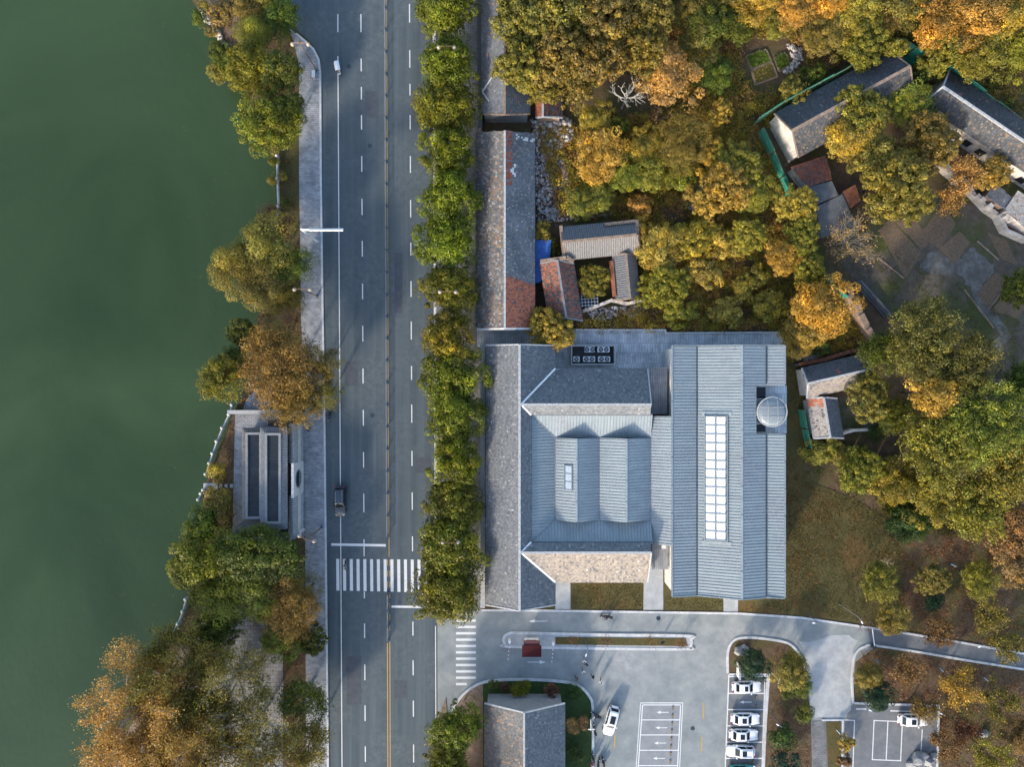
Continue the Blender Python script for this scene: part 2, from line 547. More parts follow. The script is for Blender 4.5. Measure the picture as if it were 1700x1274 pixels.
def smooth_line(pts, n=6):
    """Catmull-Rom through points, for curved kerbs"""
    out = []
    for i in range(len(pts) - 1):
        p0 = pts[max(i - 1, 0)]
        p1, p2 = pts[i], pts[i + 1]
        p3 = pts[min(i + 2, len(pts) - 1)]
        for k in range(n):
            t = k / n
            out.append(tuple(0.5 * (2 * p1[d] + (p2[d] - p0[d]) * t + (2 * p0[d] - 5 * p1[d] + 4 * p2[d] - p3[d]) * t * t
                                    + (3 * p1[d] - p0[d] - 3 * p2[d] + p3[d]) * t ** 3) for d in (0, 1)))
    out.append(pts[-1])
    return out


def sheet(name, pts, z, mat, parent=None, depth=0.1, kind='structure', world=False):
    mb = MB()
    mb.prism(pts if world else XY(pts), z - depth, z, bottom=False)
    return mb.build(name, mat, parent, kind if parent is None else None)


def wobble(pts, amp, n=4, seed=0, closed=True):
    """rough natural edge"""
    r = random.Random(seed)
    out = []
    m = len(pts) if closed else len(pts) - 1
    for i in range(m):
        a, b = pts[i], pts[(i + 1) % len(pts)]
        out.append(a)
        for k in range(1, n):
            t = k / n
            out.append((a[0] + (b[0] - a[0]) * t + r.uniform(-amp, amp), a[1] + (b[1] - a[1]) * t + r.uniform(-amp, amp)))
    if not closed:
        out.append(pts[-1])
    return out


SHORE = [(250, -900), (262, -140), (318, 0), (345, 38), (372, 66), (388, 88), (398, 110), (420, 190), (436, 240), (457, 262), (462, 330), (448, 372),
         (432, 420), (436, 480), (430, 520), (416, 560), (410, 610), (412, 645), (386, 690), (368, 735), (352, 776), (340, 805), (335, 850),
         (318, 900), (312, 950), (318, 990), (304, 1035), (282, 1072), (240, 1130), (200, 1205), (160, 1270), (120, 1330), (60, 1500), (-40, 2600)]
mb = MB()
mb.prism(XY(wobble(SHORE, 2.5, 3, 3, closed=False)) + [(430, V(2600)), (430, V(-900))], -3.5, 0.0, bottom=False)
ground = mb.build('ground', M['soil'], None, 'structure')
mb = MB()
mb.face([(-500, -420, -1.2), (60, -420, -1.2), (60, 420, -1.2), (-500, 420, -1.2)])
mb.build('lake_water', M['water'], None, 'structure')

# bank surfaces
M['walk_mid'] = mat_pave('forecourt_slabs', (0.17, 0.175, 0.18), (0.24, 0.245, 0.25), (0.11, 0.11, 0.11), 0.9, 0.6)
sheet('dirt_path', wobble([(322, -20), (345, 30), (378, 68), (400, 92), (420, 100), (404, 62), (425, 40), (396, 24), (400, -20)], 2, 3, 5), 0.03, M['path_dirt'])
sheet('waterside_path', [(326, 985), (342, 990), (330, 1035), (300, 1078), (262, 1130), (215, 1210), (175, 1290), (215, 1290), (255, 1215), (300, 1150), (340, 1090), (362, 1030), (372, 985)], 0.03, M['path_dirt'])
sheet('stone_forecourt', [(372, 1012), (425, 1000), (470, 1085), (470, 1320), (330, 1320), (352, 1130)], 0.045, M['walk_mid'])
sheet('brick_plot', [(508, 1130), (531, 1130), (531, 1182), (508, 1182)], 0.05, M['rust'])
sheet('garden_path', smooth_line([(402, 685), (412, 660), (430, 645)]) + [(452, 640), (452, 685)], 0.06, M['sidewalk'])
sheet('pavilion_plaza', [(391, 684), (506, 684), (506, 893), (386, 893)], 0.12, M['sidewalk'])
sheet('bank_grass', wobble([(455, 240), (497, 225), (497, 385), (462, 385), (464, 330), (459, 265)], 1.2, 3, 2), 0.02, M['lawn'])

ROAD = [(533, -200), (533, 0), (534, 300), (537, 520), (540, 700), (543, 1000), (546, 1290), (549, 1500)]
ROAD_R = [(721, -200), (721, 300), (723, 700), (725, 1012), (726, 1290), (727, 1500)]
road = sheet('road', ROAD + ROAD_R[::-1], 0.012, M['asphalt'])
sheet('side_road', [(440, -80), (534, -80), (534, 104), (527, 86), (516, 70), (498, 54), (484, 36), (468, 0)], 0.009, M['asphalt'])
walk_l = [(478, 44), (492, 56), (509, 70), (521, 82), (529, 98), (532, 120), (533, 300), (536, 520), (539, 700), (542, 1000), (545, 1290), (546, 1400)]
sheet('pavement_lakeside', walk_l + [(509, 1400), (508, 1130), (507, 893), (506, 684), (500, 520), (497, 300), (497, 110), (488, 70)], 0.13, M['sidewalk'])
mb = MB()
mb.ribbon(XY(walk_l[1:]), 0.3, -0.05, 0.16)
mb.build('kerb_lakeside', M['kerb'], None, 'structure')
sheet('pavement_east', [(722, -200), (798, -200), (798, 1012), (726, 1012), (724, 700), (722, 300)], 0.13, M['walk_dark'])
mb = MB()
mb.ribbon(XY([(721.5, -200), (722, 300), (724, 700), (726, 1012)]), 0.28, -0.05, 0.155)
mb.build('kerb_east', M['kerb'], None, 'structure')

# forecourt and drive
drive = sheet('forecourt', [(726, 1012), (800, 1012), (925, 1014), (1225, 1019), (1330, 1026), (1450, 1044), (1452, 1076), (1420, 1100), (1416, 1170), (1416, 1300), (1210, 1420), (727, 1420)], 0.016, M['pale_asphalt'])
M['lot'] = mat_noise('grey_asphalt', [(0.25, (0.11, 0.118, 0.13)), (0.5, (0.15, 0.16, 0.17)), (0.75, (0.21, 0.215, 0.22))], scale=0.6, detail=12, rough=0.9, rough_n=0.7, bump=0.2, bscale=50)
lane = sheet('garden_road', [(1440, 1043), (1486, 1050), (1560, 1062), (1700, 1087), (1900, 1125), (1900, 1160), (1700, 1111), (1600, 1095), (1446, 1071)], 0.02, M['lot'])
sheet('concrete_apron', wobble([(1326, 1066), (1400, 1055), (1424, 1064), (1418, 1090), (1413, 1180), (1400, 1196), (1352, 1194), (1342, 1150), (1345, 1110)], 4, 4, 8), 0.022, M['concrete'])
lot = sheet('garden_parking', [(1368, 1172), (1558, 1172), (1556, 1330), (1368, 1330)], 0.021, M['lot'])
sheet('stone_walk', [(1348, 1198), (1369, 1198), (1376, 1330), (1350, 1330)], 0.06, M['walk_dark'])
sheet('lot_lawn', [(1371, 1199), (1395, 1199), (1397, 1330), (1377, 1330)], 0.09, M['lawn'])
bays = sheet('bay_surface', [(1209, 1121), (1276, 1121), (1266, 1330), (1201, 1330)], 0.021, M['lot'])
sheet('centre_bay_surface', [(1064, 1168), (1133, 1168), (1126, 1330), (1055, 1330)], 0.0205, mat_noise('worn_asphalt', [(0.3, (0.19, 0.205, 0.22)), (0.7, (0.27, 0.28, 0.29))], scale=0.7, detail=12, rough=0.9, rough_n=0.7))

# lawns about the museum
sheet('lawn_south', [(948, 969), (1067, 969), (1067, 1012), (948, 1012)], 0.06, M['lawn'])
sheet('lawn_gable', [(1102, 955), (1200, 985), (1200, 1014), (1102, 1013)], 0.062, M['lawn'])
sheet('lawn_east', [(1226, 985), (1302, 990), (1308, 780), (1330, 770), (1345, 800), (1420, 830), (1500, 880), (1500, 1045), (1440, 1038), (1330, 1022), (1226, 1016)], 0.05, M['lawn'])
sheet('building_margin', [(1302, 560), (1330, 560), (1335, 690), (1335, 780), (1306, 790)], 0.04, M['lawn'])
sheet('concrete_walk', [(922, 960), (947, 960), (947, 1012), (922, 1012)], 0.08, M['concrete'])
sheet('entrance_walk', [(1069, 940), (1101, 940), (1101, 1013), (1068, 1013)], 0.085, M['concrete'])
sheet('side_door_walk', [(1201, 980), (1225, 980), (1225, 1016), (1201, 1016)], 0.085, M['concrete'])
sheet('rear_terrace', [(792, 548), (1103, 549), (1104, 554), (1288, 553), (1299, 570), (1302, 640), (1000, 640), (792, 575)], 0.14, M['terrace'])
mb = MB()
mb.ribbon(XY([(926, 548), (1103, 548.5), (1104, 553.5), (1288, 552.5), (1300, 570)], 0), 0.22, 0, 0.75)
o = mb.build('low_wall', M['kerb'])
tag(o, 'low pale wall edging the rear terrace below the autumn scrub', 'wall')

# kerbs of the forecourt
def kerb(name, pts, w=0.3, z=0.15, closed=False):
    mb = MB()
    mb.ribbon(XY(pts), w, -0.05, z, closed)
    return mb.build(name, M['kerb'], None, 'structure')


kerb('kerb_drive_north', [(800, 1013.5), (925, 1014.5), (1225, 1019), (1330, 1026), (1405, 1037), (1486, 1049), (1560, 1061), (1700, 1086), (1850, 1114)], 0.32)
kerb('kerb_drive_south', smooth_line([(1416, 1168), (1414, 1130), (1417, 1095), (1424, 1080), (1436, 1074), (1450, 1072), (1530, 1084), (1600, 1096), (1700, 1112), (1850, 1138)], 4), 0.34)
corner = smooth_line([(752, 1300), (752, 1190), (758, 1168), (775, 1148), (800, 1134), (840, 1129), (890, 1129), (940, 1133), (962, 1140), (978, 1156), (984, 1180), (984, 1290), (983, 1400)], 5)
kerb('kerb_gatehouse', corner, 0.4, 0.18)
sheet('gatehouse_pavement', [(727, 1420), (728, 1190), (740, 1160)] + [p for p in corner if p[0] < 802 and 1130 < p[1] < 1290] + [(802, 1140), (802, 1420)], 0.11, M['path_dirt'])
sheet('gatehouse_garden', [p for p in corner if p[0] > 802] + [(802, 1400), (802, 1137)], 0.10, M['green_lawn'])
ring = smooth_line([(1208, 1118), (1208, 1085), (1214, 1068), (1228, 1060), (1260, 1060), (1300, 1066), (1316, 1074), (1330, 1092), (1338, 1112)], 5)
kerb('kerb_bay_garden', ring, 0.36)
sheet('bay_garden', ring + [(1342, 1160), (1346, 1200), (1350, 1420), (1264, 1420), (1275, 1121), (1211, 1121)], 0.09, M['soil'])
kerb('kerb_bays', [(1275.5, 1119), (1270, 1200), (1266, 1290), (1262, 1400)], 0.5)
kerb('kerb_bays_top', [(1210, 1120), (1273, 1120)], 0.3)
kerb('kerb_lot_north', [(1417, 1168), (1558, 1172)], 0.35)
kerb('kerb_lot_east', [(1558, 1172), (1555, 1290), (1553, 1400)], 0.3)
kerb('kerb_lot_west', [(1364, 1196), (1399, 1196), (1397, 1290)], 0.25)
# ornamental island with the guard booth
isl = smooth_line([(848, 1051), (1000, 1054), (1138, 1056), (1147, 1062), (1146, 1074), (1136, 1078), (1000, 1077), (848, 1074), (838, 1069), (836, 1062), (839, 1055), (848, 1051)], 5)[:-1]
kerb('kerb_island', isl, 0.4, 0.17, True)
sheet('island_paving', isl, 0.12, M['concrete'])
sheet('island_bed', [(922, 1058), (1138, 1060), (1140, 1073), (1060, 1072), (922, 1070)], 0.17, M['lawn'])

# east side: plots, concrete, paths
M['yard_pad'] = mat_noise('broken_concrete', [(0.28, (0.055, 0.05, 0.038)), (0.5, (0.12, 0.115, 0.105)), (0.75, (0.25, 0.248, 0.24))], scale=0.55, detail=12, rough=0.95, rough_n=0.78, bump=0.4)
M['yard_soil'] = mat_noise('yard_soil', [(0.25, (0.055, 0.046, 0.036)), (0.5, (0.10, 0.083, 0.066)), (0.75, (0.165, 0.142, 0.115))], scale=0.8, detail=12, rough=0.95, rough_n=0.75, bump=0.6, bscale=8,
                            second=([(0.3, (0.045, 0.058, 0.018)), (0.7, (0.09, 0.095, 0.03))], 0.14, 0.46, 0.6))
sheet('east_yard', wobble([(1395, 440), (1470, 350), (1560, 330), (1700, 350), (1900, 420), (1900, 740), (1700, 720), (1640, 640), (1560, 560), (1460, 520)], 5, 4, 4), 0.02, M['yard_soil'])
for k, q in enumerate([[(1458, 382), (1478, 362), (1528, 420), (1503, 462)], [(1478, 360), (1502, 344), (1546, 398), (1530, 416)], [(1524, 388), (1566, 340), (1586, 372), (1560, 414)],
                       [(1560, 412), (1592, 384), (1612, 402), (1584, 440)], [(1622, 488), (1652, 452), (1676, 466), (1642, 514)], [(1645, 516), (1680, 470), (1712, 490), (1690, 530)],
                       [(1638, 385), (1672, 400), (1690, 440), (1660, 430)]]):
    sheet('tilled_plot', wobble(q, 1.0, 3, k), 0.06 + 0.004 * k, M['tilled'])
sheet('concrete_pad', wobble([(1524, 450), (1548, 415), (1575, 430), (1590, 440), (1610, 410), (1650, 440), (1645, 468), (1610, 475), (1585, 452), (1550, 455)], 5, 5, 7), 0.052, M['yard_pad'])
sheet('yard_lane', wobble([(1612, 470), (1628, 470), (1640, 510), (1672, 545), (1680, 560), (1640, 610), (1632, 600), (1660, 556), (1622, 512)], 3.2, 4, 9), 0.046, M['yard_pad'])
mb = MB()
for a, b in [((1458, 428), (1500, 462)), ((1622, 400), (1658, 432)), ((1640, 514), (1676, 470)), ((1600, 480), (1650, 545)), ((1640, 608), (1660, 585))]:
    mb.beam(P(*a, 0.05), P(*b, 0.05), 0.2, 0.2)
o = mb.build('plot_edging', M['brown_brick'], None, 'structure')

# ---- painted markings: each one a piece of the road
paint_cache = {}


def mark(parent, quad, z, mat='paint', name='lane_dash'):
    mb = MB()
    mb.prism(XY(quad), z - 0.003, z, bottom=False)
    return mb.build(name, M[mat], parent)


def vdash(parent, x0, y0, x1, y1, w, z=0.02, mat='paint', name='lane_dash'):
    return mark(parent, [(x0 - w / 2, y0), (x0 + w / 2, y0), (x1 + w / 2, y1), (x1 - w / 2, y1)], z, mat, name)


for y0, y1 in [(-50, -22), (23, 53), (97, 118), (144, 165), (191, 215), (259, 285), (330, 357), (400, 426), (471, 497), (541, 567), (612, 637), (681, 707), (751, 777), (820, 851), (896, 924), (983, 994),
               (1036, 1060), (1104, 1130), (1172, 1198), (1240, 1266)]:
    xx = lambda y: 599 + y * 0.006
    vdash(road, xx(y0), y0, xx(y1), y1, 1.7)
for y0, y1 in [(-60, -30), (6, 37), (83, 112), (139, 158), (191, 215), (259, 287), (332, 361), (403, 424), (467, 493), (534, 564), (608, 631), (672, 702), (749, 774), (818, 847), (891, 916), (984, 990),
               (1033, 1056), (1097, 1122), (1164, 1191), (1237, 1267)]:
    xx = lambda y: 679.8 + y * 0.0055
    vdash(road, xx(y0), y0, xx(y1), y1, 1.7)
vdash(road, 561, 23, 561, 53, 1.5)
vdash(road, 561, 93, 568, 1300, 1.5, name='edge_line')
vdash(road, 718.5, -60, 723, 1006, 1.4, name='edge_line')
vdash(road, 723, 1040, 724, 1300, 1.4, name='edge_line')
vdash(road, 641.8, -60, 646, 925, 1.1, mat='yellow_paint', name='centre_line')
vdash(road, 643.2, 1066, 644.0, 1300, 1.3, mat='yellow_paint', name='centre_line')
vdash(road, 647.2, 1066, 648.0, 1300, 1.3, mat='yellow_paint', name='centre_line')
for k in range(7):
    vdash(road, 643.4, 930 + k * 18, 643.4, 940 + k * 18, 1.1, 0.026, 'yellow_paint', 'centre_dash')
    vdash(road, 647.2, 930 + k * 18, 647.2, 940 + k * 18, 1.1, 0.026, 'yellow_paint', 'centre_dash')
mark(road, [(550, 902.5), (640.5, 904), (640.5, 908), (550, 906.5)], 0.024, name='stop_line')
mark(road, [(650, 1006), (720, 1007), (720, 1010.5), (650, 1009.5)], 0.024, name='stop_line')
for k in range(15):
    x = 560.6 + k * 11.25
    mark(road, [(x - 2.5, 928.5 + k * 0.1), (x + 2.5, 928.5 + k * 0.1), (x + 3.0, 981 + k * 0.25), (x - 2.0, 981 + k * 0.25)], 0.022, name='crosswalk_stripe')
for k in range(12):
    y = 1020.5 + k * 10.55
    x1 = 790 if k < 11 else 775
    mark(drive, [(757, y - 2), (x1, y - 2), (x1, y + 2), (757, y + 2)], 0.024, name='crosswalk_stripe')


def arrow(parent, x, y, d, L=30, w=3.0, z=0.027):
    """arrow along the picture's x, d = 1 points right"""
    pts = [(-L / 2, -0.6), (L / 6, -0.6), (L / 6, -w), (L / 2, 0), (L / 6, w), (L / 6, 0.6), (-L / 2, 0.6)]
    mark(parent, [(x + d * a, y + b) for a, b in pts], z, name='lane_arrow')


arrow(drive, 893, 1032, -1)
arrow(drive, 891, 1100, 1)
for x, y in ((1100, 1183.5), (1098, 1209), (1096, 1234.5), (1094, 1260)):
    arrow(drive, x, y, -1, 20, 2.6, 0.03)
arrow(bays, 1238, 1166.5, -1, 20, 2.6, 0.03)
arrow(bays, 1230, 1272, -1, 20, 2.6, 0.03)
# centre bays: double outline and dividers
for inset, w in ((0, 1.2), (3.4, 1.6)):
    xl = lambda y: 1063.5 + inset - (y - 1168) * 0.07
    xr = lambda y: 1133.5 - inset - (y - 1168) * 0.05
    for f in (xl, xr):
        vdash(drive, f(1168 + inset), 1168 + inset, f(1300), 1300, w, 0.0275, name='bay_line')
    mark(drive, [(xl(1168), 1167 + inset), (xr(1168), 1167 + inset), (xr(1168), 1168.6 + inset), (xl(1168), 1168.6 + inset)], 0.0285, name='bay_line')
for y in (1196, 1221, 1246.5, 1272):
    mark(drive, [(1066 - (y - 1168) * .07, y - 0.8), (1130 - (y - 1168) * .05, y - 0.8), (1130 - (y - 1168) * .05, y + 0.8), (1066 - (y - 1168) * .07, y + 0.8)], 0.0295, name='bay_line')
for x0, y0, x1, y1 in ((1167.8, 1168, 1167.4, 1195), (1165, 1224, 1164.6, 1250), (1021, 1221, 1020, 1243), (1019, 1275, 1018, 1296)):
    vdash(drive, x0, y0, x1, y1, 1.8, 0.026, 'yellow_paint')
# right-hand bays
for y in (1124, 1152, 1179, 1206, 1233, 1260, 1287):
    xo = (y - 1124) * 0.042
    mark(bays, [(1210 - xo, y - 0.9), (1271 - xo, y - 0.9), (1271 - xo, y + 0.9), (1210 - xo, y + 0.9)], 0.0285, name='bay_line')
vdash(bays, 1210, 1121, 1203, 1300, 1.8, 0.0275, name='bay_line')
vdash(bays, 1270, 1121, 1264, 1300, 1.4, 0.0275, name='bay_line')
# garden parking
for a, b in [((1451, 1197), (1448, 1262)), ((1474, 1198), (1471, 1263)), ((1498, 1199), (1495, 1264)), ((1531, 1212), (1528, 1262)), ((1418.5, 1197), (1415, 1300)), ((1401, 1196), (1399, 1300))]:
    vdash(lot, a[0], a[1], b[0], b[1], 1.5, 0.0275, name='bay_line')
for a, b in [((1450, 1197), (1499, 1199)), ((1447, 1262), (1496, 1264)), ((1400, 1196), (1419.3, 1197))]:
    mark(lot, [(a[0], a[1] - 0.75), (b[0], b[1] - 0.75), (b[0], b[1] + 0.75), (a[0], a[1] + 0.75)], 0.0285, name='bay_line')
mark(lot, [(1421, 1177), (1438, 1177), (1438, 1179), (1421, 1179)], 0.028, name='bay_line')
mark(lot, [(1478, 1180), (1514, 1181), (1514, 1183), (1478, 1182)], 0.028, name='bay_line')
# repaired patches in the carriageway
M['patch'] = mat_noise('asphalt_patch', [(0.3, (0.055, 0.064, 0.078)), (0.7, (0.085, 0.096, 0.112))], scale=1.2, detail=10, rough=0.9, rough_n=0.7)
for q in ([(606, 150), (628, 151), (628, 196), (606, 194)], [(655, 420), (668, 420), (668, 520), (655, 520)], [(572, 600), (594, 600), (594, 640), (573, 641)], [(690, 760), (716, 760), (716, 785), (690, 786)], [(575, 1090), (600, 1090), (600, 1170), (576, 1172)], [(655, 1130), (676, 1131), (676, 1160), (655, 1160)]):
    mark(road, q, 0.0165, 'patch', 'asphalt_patch')
# manhole covers
for x, y in ((579, 110), (1093, 1027), (614, 242), (618, 690), (664, 1000), (1150, 1210), (590, 1150)):
    mb = MB()
    c = P(x, y, 0.0)
    mb.lathe((c.x, c.y, 0.0), [(0.36, 0.0), (0.36, 0.024), (0.28, 0.024), (0.27, 0.021)], 16)
    o = mb.build('manhole_cover', M['dark_metal'], road if x < 720 else drive)


# ------------------------------------------------------------------ roofs
def newell(pts):
    n = Vector((0, 0, 0))
    for i in range(len(pts)):
        a, b = pts[i], pts[(i + 1) % len(pts)]
        n.x += (a.y - b.y) * (a.z + b.z)
        n.y += (a.z - b.z) * (a.x + b.x)
        n.z += (a.x - b.x) * (a.y + b.y)
    return n.normalized()


def slab(mb, pts, t=0.12):
    """sloping roof slab under a polygon"""
    pts = [Vector(p) for p in pts]
    if newell(pts).z < 0:
        pts = pts[::-1]
    n = len(pts)
    low = [p - Vector((0, 0, t)) for p in pts]
    mb.add(pts + low, [tuple(range(n)), tuple(range(2 * n - 1, n - 1, -1))] + [(i, n + i, n + (i + 1) % n, (i + 1) % n) for i in range(n)])


def frame_of(pts):
    """origin, along-eave, up-slope, normal of a roof polygon whose first two points are its lower edge"""
    p0, p1 = pts[0], pts[1]
    n = newell(pts)
    if n.z < 0:
        n = -n
    u = (p1 - p0).normalized()
    u = (u - n * u.dot(n)).normalized()
    v = n.cross(u)
    if v.z < 0:
        v = -v
    return p0, u, v, n


def inside(px, py, poly):
    c = np.zeros(px.shape, bool)
    n = len(poly)
    for i in range(n):
        x0, y0 = poly[i]
        x1, y1 = poly[(i + 1) % n]
        cond = ((y0 > py) != (y1 > py))
        with np.errstate(divide='ignore', invalid='ignore'):
            xi = (x1 - x0) * (py - y0) / (y1 - y0 if abs(y1 - y0) > 1e-12 else 1e-12) + x0
        c ^= cond & (px < xi)
    return c


def mesh_from_np(name, verts, faces, mats, parent=None, col=None, kind=None, smooth=False):
    """quads from arrays; col is one colour for each face"""
    me = bpy.data.meshes.new(name)
    nf, k = faces.shape
    me.vertices.add(len(verts))
    me.vertices.foreach_set('co', np.ascontiguousarray(verts, dtype=np.float32).ravel())
    me.loops.add(nf * k)
    me.loops.foreach_set('vertex_index', np.ascontiguousarray(faces, dtype=np.int32).ravel())
    me.polygons.add(nf)
    me.polygons.foreach_set('loop_start', np.arange(0, nf * k, k, dtype=np.int32))
    me.polygons.foreach_set('loop_total', np.full(nf, k, dtype=np.int32))
    if col is not None:
        at = me.color_attributes.new('Col', 'FLOAT_COLOR', 'CORNER')
        c4 = np.ones((nf, 4), np.float32)
        c4[:, :3] = col
        at.data.foreach_set('color', np.repeat(c4, k, axis=0).ravel())
    for m in (mats if isinstance(mats, (list, tuple)) else [mats]):
        me.materials.append(m)
    me.update(calc_edges=True)
    me.validate()
    if name is None:
        return me
    return link(name, me, parent, kind)


GREY = ((0.105, 0.118, 0.135), (0.185, 0.198, 0.212), 0.025, (0.26, 0.265, 0.27))
SUN_WARM = ((0.098, 0.103, 0.11), (0.178, 0.174, 0.168), 0.08, (0.25, 0.175, 0.125))  # grey tiles with west-side sun warmth put into the colour, few brown ones


def tiles(name, parent, pts, tw=0.26, te=0.30, pal=GREY, seed=1, patch=None, missing=0.0, kind='stuff', lift=0.055):
    """every roof tile as its own little tilted plate with its own colour; too small to pick apart singly, so one part"""
    pts = [Vector(p) for p in pts]
    o, u, v, n = frame_of(pts)
    q = [((p - o).dot(u), (p - o).dot(v)) for p in pts]
    umin, umax = min(a for a, b in q), max(a for a, b in q)
    vmin, vmax = min(b for a, b in q), max(b for a, b in q)
    nu, nv = max(1, int(round((umax - umin) / tw))), max(1, int(round((vmax - vmin) / te)))
    tw2, te2 = (umax - umin) / nu, (vmax - vmin) / nv
    gi, gj = np.meshgrid(np.arange(nu), np.arange(nv))
    gi, gj = gi.ravel(), gj.ravel()
    cu = umin + (gi + 0.5) * tw2
    cv = vmin + (gj + 0.5) * te2
    rng = np.random.default_rng(seed)
    ok = inside(cu, cv, q)
    if missing:
        ok &= rng.random(len(cu)) > missing
    cu, cv = cu[ok], cv[ok]
    m = len(cu)
    ju = rng.normal(0, 0.010, m)
    hl = lift + rng.normal(0, 0.010, m)
    O, Uv, Vv, Nv = (np.array(x) for x in (o, u, v, n))
    org = np.array(origin_of(parent)) if parent is not None else np.zeros(3)

    def pt(du, dv, dn):
        return O - org + np.outer(cu + ju + du, Uv) + np.outer(cv + dv, Vv) + (dn[:, None] * Nv)
    h = tw2 / 2 * 0.94
    z0 = np.full(m, 0.012)
    a = pt(-h, -te2 * 0.55, hl)
    b = pt(h, -te2 * 0.55, hl)
    c = pt(h, te2 * 0.52, z0)
    d = pt(-h, te2 * 0.52, z0)
    e = pt(-h, -te2 * 0.55, hl * 0 - 0.01)
    f = pt(h, -te2 * 0.55, hl * 0 - 0.01)
    verts = np.stack([a, b, c, d, e, f], 1).reshape(-1, 3)
    base = np.arange(m)[:, None] * 6
    faces = np.concatenate([base + np.array([0, 1, 2, 3]), base + np.array([4, 5, 1, 0])], 1).reshape(-1, 4)
    lo, hi, pa, acc = pal
    t = rng.random(m)[:, None] * 0.75 + 0.25 * (0.5 + 0.5 * np.sin(cu * 0.9 + seed) * np.cos(cv * 1.3 + seed))[:, None]
    colr = np.array(lo) * (1 - t) + np.array(hi) * t
    am = rng.random(m) < pa
    colr[am] = np.array(acc) * rng.uniform(0.7, 1.15, (am.sum(), 1))
    if patch is not None:
        W = O + np.outer(cu, Uv) + np.outer(cv, Vv)
        colr = patch(W, colr, rng)
    ob = mesh_from_np(name, verts, faces, M['tile'], parent, np.repeat(colr, 2, axis=0), kind)
    return ob


def metal_slope(root, pts, pitch=0.46, cross=False):
    """zinc slope: slab with raised standing seams that run up the slope (first two points = lower edge)"""
    pts = [Vector(p) for p in pts]
    mb = MB()
    slab(mb, pts, 0.14)
    s = mb.build('roof_slope', M['metal_ns' if cross else 'metal'], root)
    o, u, v, n = frame_of(pts)
    q = [((p - o).dot(u), (p - o).dot(v)) for p in pts]
    umin, umax = min(a for a, b in q), max(a for a, b in q)
    sm = MB()
    k = umin + pitch * 0.5
    while k < umax:
        ys = []
        for i in range(len(q)):
            (x0, y0), (x1, y1) = q[i], q[(i + 1) % len(q)]
            if (x0 - k) * (x1 - k) < 0:
                ys.append(y0 + (y1 - y0) * (k - x0) / (x1 - x0))
        if len(ys) >= 2 and max(ys) - min(ys) > 0.1:
            a = o + u * k + v * min(ys)
            b = o + u * k + v * max(ys)
            sm.obox((a + b) / 2 + n * 0.03, v, (b - a).length / 2, u, 0.03, n, 0.034)
        k += pitch
    if sm.f:
        sm.build('standing_seams', M['seam'], s, 'stuff')
    return s


def ridge_cap(root, a, b, w=0.34, h=0.16, mat='cap', name='ridge_cap', seg=None):
    mb = MB()
    a, b = Vector(a), Vector(b)
    L = (b - a).length
    nseg = max(1, int(L / (seg or 0.9)))
    r = random.Random(int(L * 100))
    for i in range(nseg):
        p, q = a.lerp(b, i / nseg), a.lerp(b, (i + 0.97) / nseg)
        dz = Vector((0, 0, r.uniform(-0.012, 0.02)))
        mb.beam(p + dz, q + dz, w, h)
    return mb.build(name, M[mat], root)


# ------------------------------------------------------------------ the museum: tiled wings, zinc halls, glazed turret
mus = thing('museum_building', 'large grey museum with tiled wings, ribbed zinc halls and a long white skylight', 'building', (20, -14, 0))
xw, xr, xe = -4.0, 1.1, 6.56
yN, yS = 5.74, -33.5
yNe, yNr, ySr, ySe = 2.28, -3.1, -24.9, -30.1
xN = 20.5
E, R = 5.0, 7.8
xm, zm = 2.86, 6.95


def yzs(y):
    return R - (yNr - y) * (R - E) / (yNe - yNr)


slopes = {
    'w': [(xw, yN, E), (xw, yS, E), (xr, yS, R), (xr, yN, R)],
    'e1': [(xe, yNe, E), (xe, yN, E), (xr, yN, R), (xr, yNr, R)],
    'e2': [(xm, -4.6, zm), (xm, -23.4, zm), (xr, ySr, R), (xr, yNr, R)],
    'e3': [(xe, yS, E), (xe, ySe, E), (xr, ySr, R), (xr, yS, R)],
    'nn': [(xe, yNe, E), (xN, yNe, E), (xN, yNr, R), (xr, yNr, R)],
    'ns': [(xm, -4.6, 7.02), (xN, -4.6, 7.02), (xN, yNr, R), (xr, yNr, R)],
    'sn': [(xm, -23.7, 7.1), (xN, -23.7, 7.1), (xN, ySr, R), (xr, ySr, R)],
    'ss': [(xe, ySe, E), (xN, ySe, E), (xN, ySr, R), (xr, ySr, R)],
}
SUNLIT_TAN = ((0.19, 0.172, 0.155), (0.28, 0.248, 0.22), 0.18, (0.15, 0.15, 0.155))  # low sun on the south slopes put into the tile colour


def dots(W, c, rng):
    k = rng.random(len(c)) < 0.008
    c[k] = c[k] * rng.uniform(1.3, 2.0, (k.sum(), 1))
    return c


for k, (nm, pl) in enumerate(slopes.items()):
    mb = MB()
    slab(mb, pl)
    s = mb.build('tiled_slope', M['grey_wall'], mus)
    tiles('roof_tiles', s, pl, 0.27, 0.30, SUNLIT_TAN if nm == 'ss' else GREY, 10 + k, dots)
ridge_cap(mus, (xr, yN, R + 0.1), (xr, yS, R + 0.1))
ridge_cap(mus, (xr + 0.3, yNr, R + 0.1), (xN, yNr, R + 0.1), 0.32)
ridge_cap(mus, (xr + 0.3, ySr, R + 0.1), (xN, ySr, R + 0.1), 0.32)
for a, b in [((xr + .2, yNr, R), (xe, yNe, E)), ((xr + .2, yNr, R), (xm, -4.7, 7.0)), ((xr + .2, ySr, R), (xe, ySe, E)), ((xr + .2, ySr, R), (xm, -23.5, 7.0))]:
    ridge_cap(mus, Vector(a) + Vector((0, 0, 0.07)), Vector(b) + Vector((0, 0, 0.07)), 0.26, 0.06, 'white_metal', 'valley_flashing')
